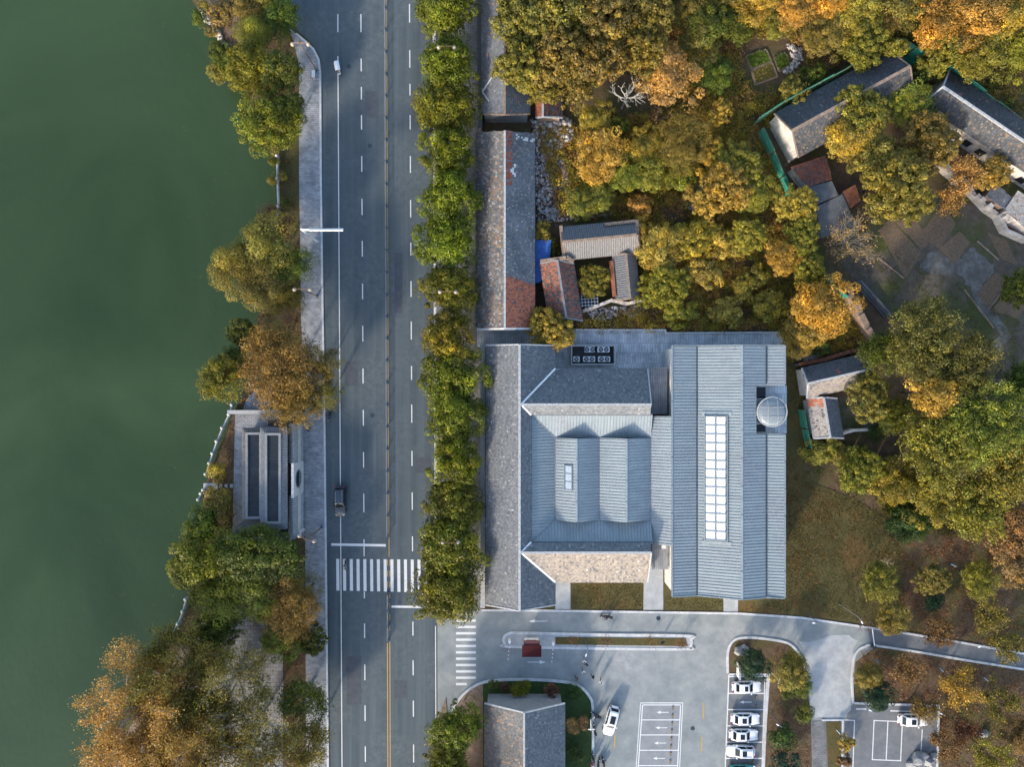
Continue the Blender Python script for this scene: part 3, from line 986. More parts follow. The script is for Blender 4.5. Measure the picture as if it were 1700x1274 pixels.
for x, y0, y1, nm in ((xN, yNr, yNe, 'n'), (xN, ySr, ySe, 's')):
    ridge_cap(mus, (x, y0, R + 0.04), (x, y1, E + 0.04), 0.18, 0.14, 'cap', 'verge')
for y in (yN, yS):
    ridge_cap(mus, (xr, y, R + 0.03), (xw, y, E + 0.03), 0.2, 0.14, 'cap', 'verge')
    ridge_cap(mus, (xr, y, R + 0.03), (xe, y, E + 0.03), 0.2, 0.14, 'cap', 'verge')
# walls
mb = MB()
mb.box(xw + 0.5, xe - 0.5, yS + 0.3, yN - 0.3, 0, 4.7)
for y0 in (yS + 0.3, yN - 0.3):
    mb.add([(xw + 0.5, y0 - .01, 4.69), (xe - 0.5, y0 - .01, 4.69), (xr, y0 - .01, 7.5), (xw + 0.5, y0 + .01, 4.69), (xe - 0.5, y0 + .01, 4.69), (xr, y0 + .01, 7.5)],
           [(0, 1, 2), (5, 4, 3), (0, 2, 5, 3), (1, 4, 5, 2)])
mb.build('wall', M['white_wall'], mus)
mb = MB()
mb.box(xe - 0.49, xN - 0.4, -4.4, yNe - 0.5, 0, 4.72)
mb.build('wall', M['white_wall'], mus)
mb = MB()
mb.box(xe - 0.49, xN - 0.4, ySe + 0.5, -23.8, 0, 4.72)
mb.build('wall', M['white_wall'], mus)
mb = MB()
mb.box(3.0, 21.2, -23.79, -4.41, 0, 5.0)
mb.build('atrium_wall', M['grey_wall'], mus)
# inner upstand walls between tiled wings and the zinc court
mb = MB()
mb.box(2.80, 2.93, -23.7, -4.6, 5.0, 6.85)
mb.box(2.93, 20.9, -4.72, -4.58, 4.9, 6.9)
mb.box(2.93, 20.9, -23.84, -23.7, 4.9, 6.98)
mb.build('upstand', M['gutter'], mus)
# zinc court: ring that falls inwards, with two small gabled roofs standing in it
zo, zi = 6.45, 5.2
x0, x1, y0, y1 = 2.95, 20.95, -4.74, -23.68
ix0, ix1, iy0, iy1 = 6.54, 20.95, -8.18, -20.6
metal_slope(mus, [(ix0, iy0, zi), (ix1, iy0, zi), (x1, y0, zo), (x0, y0, zo)], cross=True)
metal_slope(mus, [(ix0, iy1, zi), (ix1, iy1, zi), (x1, y1, zo), (x0, y1, zo)], cross=True)
metal_slope(mus, [(ix0, iy0, zi), (ix0, iy1, zi), (x0, y1, zo), (x0, y0, zo)])
for a, b in [((x0, y0, zo), (ix0, iy0, zi)), ((x0, y1, zo), (ix0, iy1, zi))]:
    ridge_cap(mus, Vector(a) + Vector((0, 0, .05)), Vector(b) + Vector((0, 0, .05)), 0.14, 0.05, 'seam', 'valley_flashing')
va, ra, vb, rb, vc = 6.56, 9.55, 13.18, 16.96, 20.9
zv, zr = 5.3, 7.05
gy0, gy1 = -8.2, -20.6
for l, r in ((va, ra), (vb, ra), (vb, rb), (vc, rb)):
    metal_slope(mus, [(l, gy0, zv), (l, gy1, zv), (r, gy1 - 0.0, zr), (r, gy0, zr)])
for l, r, q in ((va, ra, vb), (vb, rb, vc)):
    for yy, s in ((gy0 - 0.12, 1), (gy1 + 0.12, -1)):
        mb = MB()
        mb.add([(l + .1, yy, 4.9), (q - .1, yy, 4.9), (q - .1, yy, zv - .1), (r, yy, zr - 0.15), (l + .1, yy, zv - .1),
                (l + .1, yy - .1 * s, 4.9), (q - .1, yy - .1 * s, 4.9), (q - .1, yy - .1 * s, zv - .1), (r, yy - .1 * s, zr - 0.15), (l + .1, yy - .1 * s, zv - .1)],
               [(0, 1, 2, 3, 4), (9, 8, 7, 6, 5), (2, 7, 8, 3), (3, 8, 9, 4)])
        mb.build('gable_end', M['seam'], mus)
    ridge_cap(mus, (r, gy0, zr + 0.05), (r, gy1, zr + 0.05), 0.3, 0.06, 'metal', 'ridge_cap', 3)
for x in (va - .05, vb, vc + .03):
    ridge_cap(mus, (x, gy0, zv - 0.02), (x, gy1, zv - 0.02), 0.16, 0.10, 'gutter', 'gutter', 4)
ridge_cap(mus, (x0 + .1, y0 + .02, zo + 0.06), (x1, y0 + .02, zo + 0.06), 0.16, 0.1, 'gutter', 'gutter', 4)
ridge_cap(mus, (x0 + .1, y1 - .02, zo + 0.06), (x1 + .1, y1 - .02, zo + 0.06), 0.16, 0.1, 'blue_metal', 'gutter', 4)
# strip and hall roofs
yT, yB = 5.65, -31.8
XA, ZA = 23.8, 6.7
XB, ZB = 27.7, 6.0
XC, ZC = 33.75, 8.0
XD, ZD = 37.7, 7.0
XE2, ZE = 40.35, 7.35
nx, ny0, ny1 = 36.1, -0.3, -7.5          # notch for the turret
metal_slope(mus, [(20.97, -4.9, 5.3), (20.97, -24.2, 5.3), (XA, -24.2, ZA), (XA, -4.9, ZA)])
metal_slope(mus, [(XB - .08, yT, ZB), (XB - .08, yB, ZB), (XA, yB, ZA), (XA, yT, ZA)])
metal_slope(mus, [(XB + .08, yT, ZB), (XB + .08, yB, ZB), (XC, yB, ZC), (XC, yT, ZC)])
for a, b in ((yT, ny0), (ny1, yB)):
    metal_slope(mus, [(XD - .05, a, ZD), (XD - .05, b, ZD), (XC, b, ZC), (XC, a, ZC)])
    metal_slope(mus, [(XD + .05, a, ZD - .15), (XD + .05, b, ZD - .15), (XE2, b, ZE), (XE2, a, ZE)])
    ridge_cap(mus, (XD, a, ZD - .02), (XD, b, ZD - .02), 0.14, 0.16, 'dark_metal', 'gutter', 5)
    ridge_cap(mus, (XE2, a, ZE + .04), (XE2, b, ZE + .04), 0.2, 0.12, 'seam', 'verge', 4)
zn = ZC - (nx - XC) * (ZC - ZD) / (XD - XC)
metal_slope(mus, [(nx, ny0, zn), (nx, ny1, zn), (XC, ny1, ZC), (XC, ny0, ZC)])
ridge_cap(mus, (XC, yT, ZC + .05), (XC, yB, ZC + .05), 0.34, 0.07, 'metal', 'ridge_cap', 4)
ridge_cap(mus, (XA, yT, ZA + .05), (XA, yB, ZA + .05), 0.26, 0.08, 'seam', 'ridge_cap', 4)
ridge_cap(mus, (XB, yT, ZB - .02), (XB, yB, ZB - .02), 0.17, 0.16, 'dark_metal', 'gutter', 5)
for y in (yT, yB):
    for a, b in (((XA, ZA), (XB, ZB)), ((XB, ZB), (XC, ZC)), ((XC, ZC), (XD, ZD)), ((XD, ZD), (XE2, ZE))):
        ridge_cap(mus, (a[0], y, a[1] + .03), (b[0], y, b[1] + .03), 0.14, 0.14, 'seam', 'verge', 3)


def hall_prism(mb, prof, ya, yb):
    n = len(prof)
    mb.add([(x, ya, z) for x, z in prof] + [(x, yb, z) for x, z in prof], [tuple(range(n)), tuple(range(2 * n - 1, n - 1, -1))] + [(i, n + i, n + (i + 1) % n, (i + 1) % n) for i in range(n)])


full = [(XA + .35, 0), (XA + .35, ZA - .3), (XB, ZB - .2), (XC, ZC - .2), (XD, ZD - .35), (XE2 - .2, ZE - .25), (XE2 - .2, 0)]
part_p = [(XA + .35, 0), (XA + .35, ZA - .3), (XB, ZB - .2), (XC, ZC - .2), (nx - .02, zn - .2), (nx - .02, 0)]
mb = MB()
hall_prism(mb, full, ny0, yT - .35)
hall_prism(mb, part_p, ny1, ny0 - .001)
hall_prism(mb, full, yB + .35, ny1 - .001)
mb.build('hall_wall', M['white_wall'], mus)
# terrace in the notch, dark glazing behind the turret, the turret itself
mb = MB()
mb.prism([(nx, ny1), (41.2, ny1 - .3), (40.8, -11.0), (XE2, -11.2), (XE2, ny1 + .02), (nx, ny1 + .02)], 0, 3.0)
mb.prism([(nx, ny0), (41.3, ny0), (41.3, ny1), (nx, ny1 + .021)], 0, 5.6)
mb.build('terrace_block', M['terrace'], mus)
for a, b in ((ny0 - .25, -2.2), (-6.2, ny1 + .25)):
    mb = MB()
    mb.box(nx + .05, nx + 2.0, min(a, b), max(a, b), 5.6, 5.66)
    mb.build('roof_light', M['car_glass'], mus)
tc = (38.35, -4.2)
mb = MB()
mb.lathe((tc[0], tc[1], 5.6), [(2.05, 0), (2.05, 1.9)], 32)
t = mb.build('turret_drum', M['metal'], mus, smooth=False)
mb = MB()
mb.lathe((tc[0], tc[1], 7.5), [(2.12, 0), (2.0, 0.22), (1.5, 0.42), (0.8, 0.54), (0.05, 0.58)], 32)
t = mb.build('turret_glass', M['glass'], mus, smooth=True)
mb = MB()
n = 40
for k in range(n):
    a0, a1 = 2 * math.pi * k / n, 2 * math.pi * (k + 1) / n
    mb.beam((tc[0] + 2.17 * math.cos(a0), tc[1] + 2.17 * math.sin(a0), 7.56), (tc[0] + 2.17 * math.cos(a1), tc[1] + 2.17 * math.sin(a1), 7.56), 0.16, 0.2)
mb.build('turret_rim', M['cap'], mus)
mb = MB()
for s in (-0.72, 0.72):
    for ax in (0, 1):
        pts = []
        for k in range(-6, 7):
            d = k / 6 * math.sqrt(2.08 ** 2 - s * s)
            r = math.hypot(d, s)
            z = 7.5 + np.interp(r, [0.05, 0.8, 1.5, 2.0, 2.12], [0.58, 0.54, 0.42, 0.22, 0.0]) + 0.03
            pts.append((tc[0] + (d if ax == 0 else s), tc[1] + (s if ax == 0 else d), z))
        mb.tube(pts, [0.035] * len(pts), 6)
mb.build('glazing_bar', M['cap'], mus)
# long skylight: frame and 28 panes, each its own piece
sx0, sx1 = U(1173.5, 7.2), U(1206, 7.5)
sy0, sy1 = V(692, 7.3), V(898, 7.3)


def hz(x):
    return ZB + (x - XB - .08) * (ZC - ZB) / (XC - XB - .08)


sl = Vector((1, 0, (ZC - ZB) / (XC - XB - .08))).normalized()
sn = Vector((-sl.z, 0, sl.x))
mb = MB()
for x in (sx0 - .12, (sx0 + sx1) / 2, sx1 + .12):
    mb.obox((x, (sy0 + sy1) / 2, hz(x) + 0.14), sl, 0.07, (0, 1, 0), abs(sy1 - sy0) / 2 + .2, sn, 0.19)
for k in range(15):
    y = sy0 + (sy1 - sy0) * k / 14
    mb.obox(((sx0 + sx1) / 2, y, hz((sx0 + sx1) / 2) + 0.13), sl, (sx1 - sx0) / 2 / sl.x, (0, 1, 0), 0.09, sn, 0.18)
fr = mb.build('skylight', M['seam'], mus)
pw = (sx1 - sx0) / 2
ph = (sy0 - sy1) / 14
pane_me = None
for c in range(2):
    for k in range(14):
        x, y = sx0 + pw * (c + .5), sy0 - ph * (k + .5)
        p = Vector((x, y, hz(x))) + sn * 0.2
        if pane_me is None:
            q = MB()
            q.obox((0, 0, 0), sl, pw / 2 / sl.x - .09, (0, 1, 0), ph / 2 - .09, sn, 0.03)
            ob = q.build('pane', M['sky_pane'], fr, local=True)
            pane_me = ob.data
        else:
            ob = link('pane', pane_me, fr)
        ob.location = p - origin_of(mus)
mb = MB()
mb.obox((U(1190, 7), sy0 + .45, hz(U(1190, 7)) + .06), sl, 2.1, (0, 1, 0), .25, sn, .06)
mb.build('skylight_kerb', M['metal'], mus)
mb = MB()
mb.obox((U(1190, 7), sy1 - .45, hz(U(1190, 7)) + .06), sl, 2.1, (0, 1, 0), .25, sn, .06)
mb.build('skylight_kerb', M['metal'], mus)
# small skylight on the court gable
gl = Vector((ra - va, 0, zr - zv)).normalized()
gn = Vector((-gl.z, 0, gl.x))


def gz(x):
    return zv + (x - va) * (zr - zv) / (ra - va)


gx0, gx1, ggy0, ggy1 = U(938.5, 6.5), U(949, 6.8), V(774, 6.6), V(814, 6.6)
mb = MB()
gxm = (gx0 + gx1) / 2
for x in (gx0 - .08, gx1 + .08):
    mb.obox((x, (ggy0 + ggy1) / 2, gz(x) + .1), gl, .06, (0, 1, 0), (ggy0 - ggy1) / 2 + .1, gn, .12)
for k in range(4):
    mb.obox((gxm, ggy0 + (ggy1 - ggy0) * k / 3, gz(gxm) + .1), gl, (gx1 - gx0) / 2 / gl.x, (0, 1, 0), .06, gn, .12)
f2 = mb.build('skylight', M['seam'], mus)
for k in range(3):
    mb = MB()
    yy = ggy0 + (ggy1 - ggy0) * (k + .5) / 3
    mb.obox((gxm, yy, gz(gxm) + .14), gl, (gx1 - gx0) / 2 / gl.x - .05, (0, 1, 0), (ggy0 - ggy1) / 6 - .06, gn, .03)
    mb.build('pane', M['grey_pane'], f2)
# low flat link roofs beside the wings
for (a, b, c, d, z) in [(1078, 1108, 612, 688, 3.4), (1084, 1110, 900, 946, 3.6)]:
    mb = MB()
    mb.box(U(a, z), min(U(b, z), XA + .34), V(d, z), V(c, z), 0, z)
    mb.build('link_roof', M['deck'], mus)
    mb = MB()
    X0, X1, Y0, Y1 = U(a, z), min(U(b, z), XA + .33), V(d, z), V(c, z)
    mb.box(X0 - .12, X1, Y1 - .02, Y1 + .16, z - .2, z + .22)
    mb.box(X0 - .14, X0 + .04, Y0, Y1 - .021, z - .2, z + .2)
    mb.build('parapet', M['seam'], mus)
mb = MB()
mb.box(U(1099, 4), U(1105, 4), V(911, 4), V(905, 4), 3.6, 4.1)
mb.build('roof_hatch', M['white_metal'], mus)
# street-side screen wall
sc = thing('screen_wall', 'long white screen wall with stone coping between street trees and tiled wing', 'wall', (U(801), V(790), 0))
mb = MB()
mb.box(U(799, 3), U(804, 3), V(1010, 3), V(572, 3), 0, 2.9)
mb.build('wall', M['white_wall'], sc)
mb = MB()
r = random.Random(4)
yy = V(1010, 3)
while yy < V(572, 3):
    mb.box(U(797.6, 3), U(805, 3), yy, min(yy + 1.18, V(572, 3)), 2.9, 3.05 + r.uniform(0, .02))
    yy += 1.2
mb.build('coping', M['cap'], sc)
mb = MB()
mb.box(U(806, 3), U(946, 3), V(574, 3), V(570.5, 3), 0, 2.9)
mb.build('wall', M['white_wall'], sc)
# condenser enclosure on the rear terrace
en = thing('equipment_enclosure', 'pale walled enclosure around the air conditioners on the rear terrace', 'enclosure', P(985, 590))
ex0, ex1, ey0, ey1 = U(949, 1.4), U(1021, 1.4), V(605, 1.4), V(574, 1.4)
mb = MB()
mb.ribbon([(ex0, ey0), (ex1, ey0), (ex1, ey1), (ex0, ey1)], 0.2, 0.1, 1.4, True)
mb.build('wall', M['cap'], en)
mb = MB()
mb.box(ex0 + .1, ex1 - .1, ey0 + .1, ey1 - .1, 0.1, 0.17)
mb.build('floor', M['dark_floor'], en)  # dark colour stands in for shade inside the enclosure walls


def condenser(px, py, fans, label, w):
    c = P(px, py, 1.2)
    t = thing('air_conditioner', label, 'air conditioner', (c.x, c.y, 0.17), 0, 'air conditioners in the terrace enclosure')
    h = 1.1
    mb = MB()
    W, D = w / 2, 0.42
    out = [(-W + .1, -D), (W - .1, -D), (W, -D + .1), (W, D - .1), (W - .1, D), (-W + .1, D), (-W, D - .1), (-W, -D + .1)]
    mb.prism(out, 0, h)
    mb.build('casing', M['white_metal'], t, local=True)
    for k in range(fans):
        fx = (k - (fans - 1) / 2) * 0.86
        mb = MB()
        mb.lathe((fx, 0, h), [(0.37, 0), (0.37, 0.09), (0.31, 0.09), (0.30, 0.015)], 20)
        f = mb.build('fan_grille', M['dark_metal'], t, local=True)
        mb = MB()
        for q in range(5):
            a = q * 2 * math.pi / 5
            mb.beam((fx, 0, h + .10), (fx + .28 * math.cos(a), .28 * math.sin(a), h + .10), 0.09, 0.02)
        mb.lathe((fx, 0, h + .09), [(0.08, 0), (0.08, 0.05)], 10)
        mb.build('fan_blades', M['grey_metal'], f, local=True)
    return t


condenser(979, 580.5, 2, 'twin fan air conditioner with small fans in the row against the terrace side', 1.55)
condenser(1002, 580.5, 2, 'twin fan air conditioner beside the small fan unit, terrace side row', 1.85)
condenser(957, 596.5, 1, 'single fan air conditioner in the enclosure corner', 0.98)
condenser(978, 596.5, 2, 'twin fan air conditioner between the single fan unit and another twin', 1.85)
condenser(1003, 596.5, 2, 'twin fan air conditioner at the end of the row by the roof eave', 1.85)


# ------------------------------------------------------------------ other houses
def gable(name, label, A, B, ze, zr, pal=(GREY, GREY), patch=(None, None), wall='old_wall', cat='house', inset=0.45, tw=0.27, te=0.31, cap='cap', verge=True,
          style='tile', zlow=None, capw=0.3, ze2=None, group=None, gable_mat=None):
    """house under a pitched roof. A and B: picture points (eave, ridge, eave) at its two ends"""
    ze2 = ze if ze2 is None else ze2
    a1, ar, a2 = P(*A[0], ze), P(*A[1], zr), P(*A[2], ze2)
    b1, br, b2 = P(*B[0], ze), P(*B[1], zr), P(*B[2], ze2)
    b1, b2 = a1 + (br - ar), a2 + (br - ar)        # plane slopes
    c = (a1 + a2 + b1 + b2) / 4
    root = thing(name, label, cat, (c.x, c.y, 0), 0, group)
    d = (br - ar).normalized()
    for k, (e0, e1) in enumerate(((a1, b1), (a2, b2))):
        pl = [e0, e1, br, ar]
        mb = MB()
        slab(mb, pl, 0.14)
        s = mb.build('roof_slope', M['grey_wall'], root)
        if style == 'tile':
            tiles('roof_tiles', s, pl, tw, te, pal[k], hash(name) % 50 + k + int(abs(c.x) * 7), patch[k])
        else:
            # channels and rounded ridges of clay tube tiles
            o, u, v, n = frame_of(pl)
            q = [((p - o).dot(u), (p - o).dot(v)) for p in pl]
            um, ux = min(t[0] for t in q), max(t[0] for t in q)
            vx = sum(t[1] for t in q[2:]) / 2
            rng = random.Random(k + 5)
            mb = MB()
            kk = um + 0.17
            while kk < ux - .1:
                nseg = max(2, int(vx / 0.55))
                for j in range(nseg):
                    p0 = o + u * (kk + rng.uniform(-.02, .02)) + v * (vx * j / nseg) + n * 0.05
                    p1 = o + u * (kk + rng.uniform(-.02, .02)) + v * (vx * (j + 1) / nseg) + n * 0.03
                    mb.tube([p0, p1], [0.085, 0.075], 6)
                kk += 0.34
            mb.build('tube_tiles', M['old_tube'] if k else M['old_tube_dark'], s, 'stuff')
    ridge_cap(root, ar + Vector((0, 0, .08)), br + Vector((0, 0, .08)), capw, 0.18, cap)
    if verge:
        for r_, e in ((ar, a1), (ar, a2), (br, b1), (br, b2)):
            ridge_cap(root, r_ + Vector((0, 0, .05)), e + Vector((0, 0, .05)), 0.22, 0.14, cap, 'verge')
    ctr = (ar + br) / 2

    def ins(e, r_):
        w = e.copy()
        w += (r_ - e).normalized() * inset
        w += (Vector((ctr.x, ctr.y, w.z)) - w).dot(d) * d * (0.35 / max(1.0, abs((Vector((ctr.x, ctr.y, w.z)) - w).dot(d))))
        return w
    A1, A2, B1, B2 = ins(a1, ar), ins(a2, ar), ins(b1, br), ins(b2, br)
    AR = ar + d * 0.35 - Vector((0, 0, 0.16))
    BR = br - d * 0.35 - Vector((0, 0, 0.16))
    dn = Vector((0, 0, 0.16))
    ring0 = [Vector((p.x, p.y, 0)) for p in (A1, A2, B2, B1)]
    A1, A2, B1, B2 = A1 - dn, A2 - dn, B1 - dn, B2 - dn
    mb = MB()
    mb.add(ring0 + [A1, A2, B2, B1, AR, BR], [(0, 1, 5, 8, 4), (2, 3, 7, 9, 6), (1, 2, 6, 5), (3, 0, 4, 7), (3, 2, 1, 0), (4, 8, 9, 7), (5, 6, 9, 8)])
    bm = mb.build('wall', M[wall], root)
    return root, (A1, A2, B1, B2, AR, BR)


def openings(root, a, b, z0, z1, n, w, mat='black', name='window', end=0.12):
    """window leaves set proud of a wall that runs from a to b; n of them"""
    a, b = Vector((a.x, a.y, 0)), Vector((b.x, b.y, 0))
    d = (b - a).normalized()
    L = (b - a).length
    s = Vector((-d.y, d.x, 0))
    for k in range(n):
        c = a + d * (L * (end + (1 - 2 * end) * (k + .5) / n))
        mb = MB()
        mb.obox(c + Vector((0, 0, (z0 + z1) / 2)), d, w / 2, s, 0.05, (0, 0, 1), (z1 - z0) / 2)
        f = mb.build(name, M[mat], root)
        mb = MB()
        mb.obox(c + Vector((0, 0, z0 - .06)), d, w / 2 + .1, s, 0.09, (0, 0, 1), 0.06)
        mb.obox(c + Vector((0, 0, z1 + .06)), d, w / 2 + .1, s, 0.08, (0, 0, 1), 0.06)
        mb.build('sill', M['cap'], f)


M['old_tube'] = mat_noise('clay_tube_tile', [(0.25, (0.09, 0.085, 0.08)), (0.5, (0.19, 0.168, 0.148)), (0.75, (0.33, 0.27, 0.21))], scale=2.2, detail=12, rough=0.95, rough_n=0.8)
M['old_tube_dark'] = mat_noise('clay_tube_tile_dark', [(0.25, (0.075, 0.075, 0.07)), (0.5, (0.13, 0.13, 0.13)), (0.75, (0.21, 0.20, 0.185))], scale=2.2, detail=12, rough=0.95, rough_n=0.8)  # darker, greyer copy of the tube tile tones
SHADED_SLATE = ((0.042, 0.048, 0.056), (0.088, 0.092, 0.10), 0.05, (0.14, 0.13, 0.12))  # barn tiles darkened: shade over the roofs is put into the colour
RED = ((0.24, 0.075, 0.045), (0.36, 0.125, 0.07), 0.16, (0.10, 0.085, 0.08))
REDMIX = ((0.20, 0.075, 0.05), (0.33, 0.13, 0.08), 0.40, (0.11, 0.10, 0.10))


def vnoise(W, s, ph=0.0):
    x, y = W[:, 0] * s, W[:, 1] * s
    return 0.5 + 0.25 * (np.sin(x * 1.7 + ph) * np.cos(y * 1.3 + ph * 2) + np.sin(x * 0.6 - y * 2.1 + ph) * 0.6 + np.sin(y * 0.8 + 3 * x + ph) * 0.4)


def mottle_orange(W, c, rng):
    f = vnoise(W, 0.5, 1.0)
    k = rng.random(len(c)) < np.clip((f - 0.42) * 1.6, 0.03, 0.42)
    o = np.array((0.235, 0.18, 0.135)) * rng.uniform(0.75, 1.2, (k.sum(), 1))
    c[k] = o
    j = rng.random(len(c)) < 0.12
    c[j] = np.array((0.27, 0.265, 0.26)) * rng.uniform(0.8, 1.2, (j.sum(), 1))
    return c


def east_with_red(W, c, rng):
    # replaced clay tiles at the south end, cut along a slanting line, a red course by the ridge, lime streaks by the north end
    z = 5.2
    px = W[:, 0] * FPX / (CAM_H - W[:, 2]) + 850
    py = 637 - W[:, 1] * FPX / (CAM_H - W[:, 2])
    c *= (0.72 + 0.6 * vnoise(W, 0.6, .5))[:, None]
    k = rng.random(len(c)) < 0.10
    c[k] = np.array((0.24, 0.225, 0.205)) * rng.uniform(.7, 1.2, (k.sum(), 1))
    k = py > 457 + (px - 840) * 0.35
    r = np.array((0.43, 0.145, 0.085)) * rng.uniform(0.7, 1.25, (k.sum(), 1))
    dk = rng.random(k.sum()) < 0.12
    r[dk] = np.array((0.13, 0.10, 0.095))
    c[k] = r
    k = (px < 848.5) & (py < 308) & (rng.random(len(c)) < 0.75)
    c[k] = np.array((0.34, 0.105, 0.065)) * rng.uniform(0.7, 1.2, (k.sum(), 1))
    k = ((np.abs(py - (227 + (px - 858) * 0.25)) < 3.5) & (px > 856) & (rng.random(len(c)) < 0.7))
    k |= (np.hypot((px - 852 - 2.5 * np.sin(py * 0.35)) / 2.2, (py - 283) / 10) < 1)
    c[k] = np.array((0.72, 0.74, 0.75)) * rng.uniform(0.85, 1.0, (k.sum(), 1))
    return c


def flecks(frac=0.03, acc=(0.40, 0.16, 0.09)):
    def f(W, c, rng):
        k = rng.random(len(c)) < frac
        c[k] = np.array(acc) * rng.uniform(0.7, 1.2, (k.sum(), 1))
        n = vnoise(W, 0.35, 2.0)
        c *= (0.78 + 0.44 * n)[:, None]
        return c
    return f


# long old house along the street
h1, c1 = gable('old_row_house', 'long old house with tiled roof, a patch of red tiles and lime streaks, beside street', [(790, 220), (838, 217), (888, 222)], [(790, 547), (838, 546), (888, 546)],
               4.2, 6.6, (SUN_WARM, GREY), (mottle_orange, east_with_red), wall='grey_wall', verge=False)
for y, nm in ((547.5, 's'), (219, 'n')):
    pass
ridge_cap(h1, P(792, 547, 4.3), P(838, 546, 6.65), 0.3, 0.2, 'white_wall', 'verge')
ridge_cap(h1, P(888, 546, 4.3), P(838, 546, 6.65), 0.3, 0.2, 'white_wall', 'verge')
openings(h1, c1[0], c1[2], 1.0, 2.6, 8, 1.1)
openings(h1, c1[3], c1[1], 1.0, 2.6, 8, 1.1)

# northern row house, its roof end and plastered gable, with ruined side wing
h2, c2 = gable('row_house', 'dark tiled row house with plaster gable partly under the big olive tree', [(799, -60), (838, -64), (880, -60)], [(798, 197), (838, 190), (881, 197)],
               4.2, 6.3, (GREY, GREY), (flecks(0.01), flecks(0.02)), wall='grey_wall', cap='brown_brick')
ridge_cap(h2, P(801, 152, 4.55), P(812, 168, 5.0), 0.2, 0.08, 'cap', 'mortar_seam')
ridge_cap(h2, P(801, 152, 4.6), P(822, 120, 5.6), 0.22, 0.08, 'cap', 'mortar_seam')
o = thing('street_wall', 'dark weathered street wall alongside the row house', 'wall', P(795, 90))
mb = MB()
mb.ribbon([P(795, -60, 2.5)[:2], P(796, 110, 2.5)[:2], P(797, 212, 2.5)[:2]], 0.4, 0, 2.4)
mb.build('wall', M['grey_wall'], o)
mb = MB()
mb.ribbon([P(795, -60, 2.5)[:2], P(796, 110, 2.5)[:2], P(797, 212, 2.5)[:2]], 0.7, 2.4, 2.55)
mb.build('coping', M['old_tube_dark'], o)
h3, c3 = gable('ruined_wing', 'small ruined wing with broken red tiles next to the plaster gable', [(889, 120), (901, 118), (934, 120)], [(888, 196), (901, 194), (934, 192)],
               3.2, 4.3, (RED, REDMIX), (None, flecks(0.3, (0.14, 0.13, 0.13))), wall='brown_brick')

# tube-tiled courtyard house
h4, c4 = gable('courtyard_house', 'old courtyard house with ribbed tube tile roof and raised pale verges', [(931, 377), (934, 402), (940, 432)], [(1055, 367), (1057, 390), (1052, 431)],
               3.6, 5.3, wall='brown_brick', style='tube', cap='brown_brick', capw=0.4)
ridge_cap(h4, P(931, 375, 4.1), P(936, 428, 4.1), 0.45, 0.5, 'brown_brick', 'gable_parapet')
ridge_cap(h4, P(1057, 366, 4.2), P(1060, 412, 4.2), 0.45, 0.5, 'brown_brick', 'gable_parapet')
ridge_cap(h4, P(1004, 373, 4.2), P(1056, 367, 4.2), 0.4, 0.4, 'brown_brick', 'eave_parapet')
h5, c5 = gable('courtyard_wing', 'narrow courtyard wing with tube tiles and an orange tiled inner edge', [(1016, 424), (1039, 421), (1056, 424)], [(1024, 494), (1046, 496), (1063, 498)],
               3.0, 4.4, wall='brown_brick', style='tube', cap='brown_brick')
mb = MB()
slab(mb, [P(1011, 433, 3.05), P(1017, 493, 3.05), P(1023, 493, 3.45), P(1018, 433, 3.45)], 0.08)
mb.build('orange_eave', M['rust'], h5)
h6, c6 = gable('red_tiled_wing', 'courtyard wing with mottled red and charcoal tiles', [(896, 438), (925, 432), (953, 438)], [(913, 520), (940, 528), (966, 514)],
               3.4, 4.6, (REDMIX, REDMIX), (None, None), wall='brown_brick', cap='grey_wall')
ridge_cap(h6, P(897, 434, 3.9), P(940, 428, 4.6), 0.5, 0.4, 'brown_brick', 'gable_parapet')
ridge_cap(h6, P(940, 428, 4.6), P(952, 434, 3.9), 0.5, 0.4, 'brown_brick', 'gable_parapet')
o = thing('broken_wall', 'broken brick wall closing the courtyard below the tube tiled wing', 'wall', P(1010, 508))
r = random.Random(8)
pts = [(966, 518), (985, 512), (1014, 500), (1040, 506), (1062, 501)]
mb = MB()
for a, b in zip(pts[:-1], pts[1:]):
    for k in range(6):
        p, q = [a[d] + (b[d] - a[d]) * k / 6 for d in (0, 1)], [a[d] + (b[d] - a[d]) * (k + 1.02) / 6 for d in (0, 1)]
        mb.ribbon([P(*p)[:2], P(*q)[:2]], 0.42, 0, r.uniform(1.5, 2.3))
mb.build('wall', M['old_wall'], o)
o = thing('pergola_grid', 'weathered timber grid frame over the small courtyard', 'pergola', P(978, 496))
for k in range(6):
    mb = MB()
    mb.beam(P(965 + k * 5.2, 484, 2.2), P(967 + k * 5.2, 510, 2.2), 0.12, 0.12)
    mb.build('batten', M['grey_metal'], o)
for k in range(5):
    mb = MB()
    mb.beam(P(964, 486 + k * 5.5, 2.32), P(993, 484 + k * 5.5, 2.32), 0.12, 0.12)
    mb.build('batten', M['grey_metal'], o)
for x, y in ((966, 487), (992, 485), (968, 508), (992, 506)):
    mb = MB()
    mb.tube([P(x, y, 2.25), (P(x, y, 2.25).x, P(x, y, 2.25).y, 0)], [.07, .07], 6)
    mb.build('post', M['grey_metal'], o)
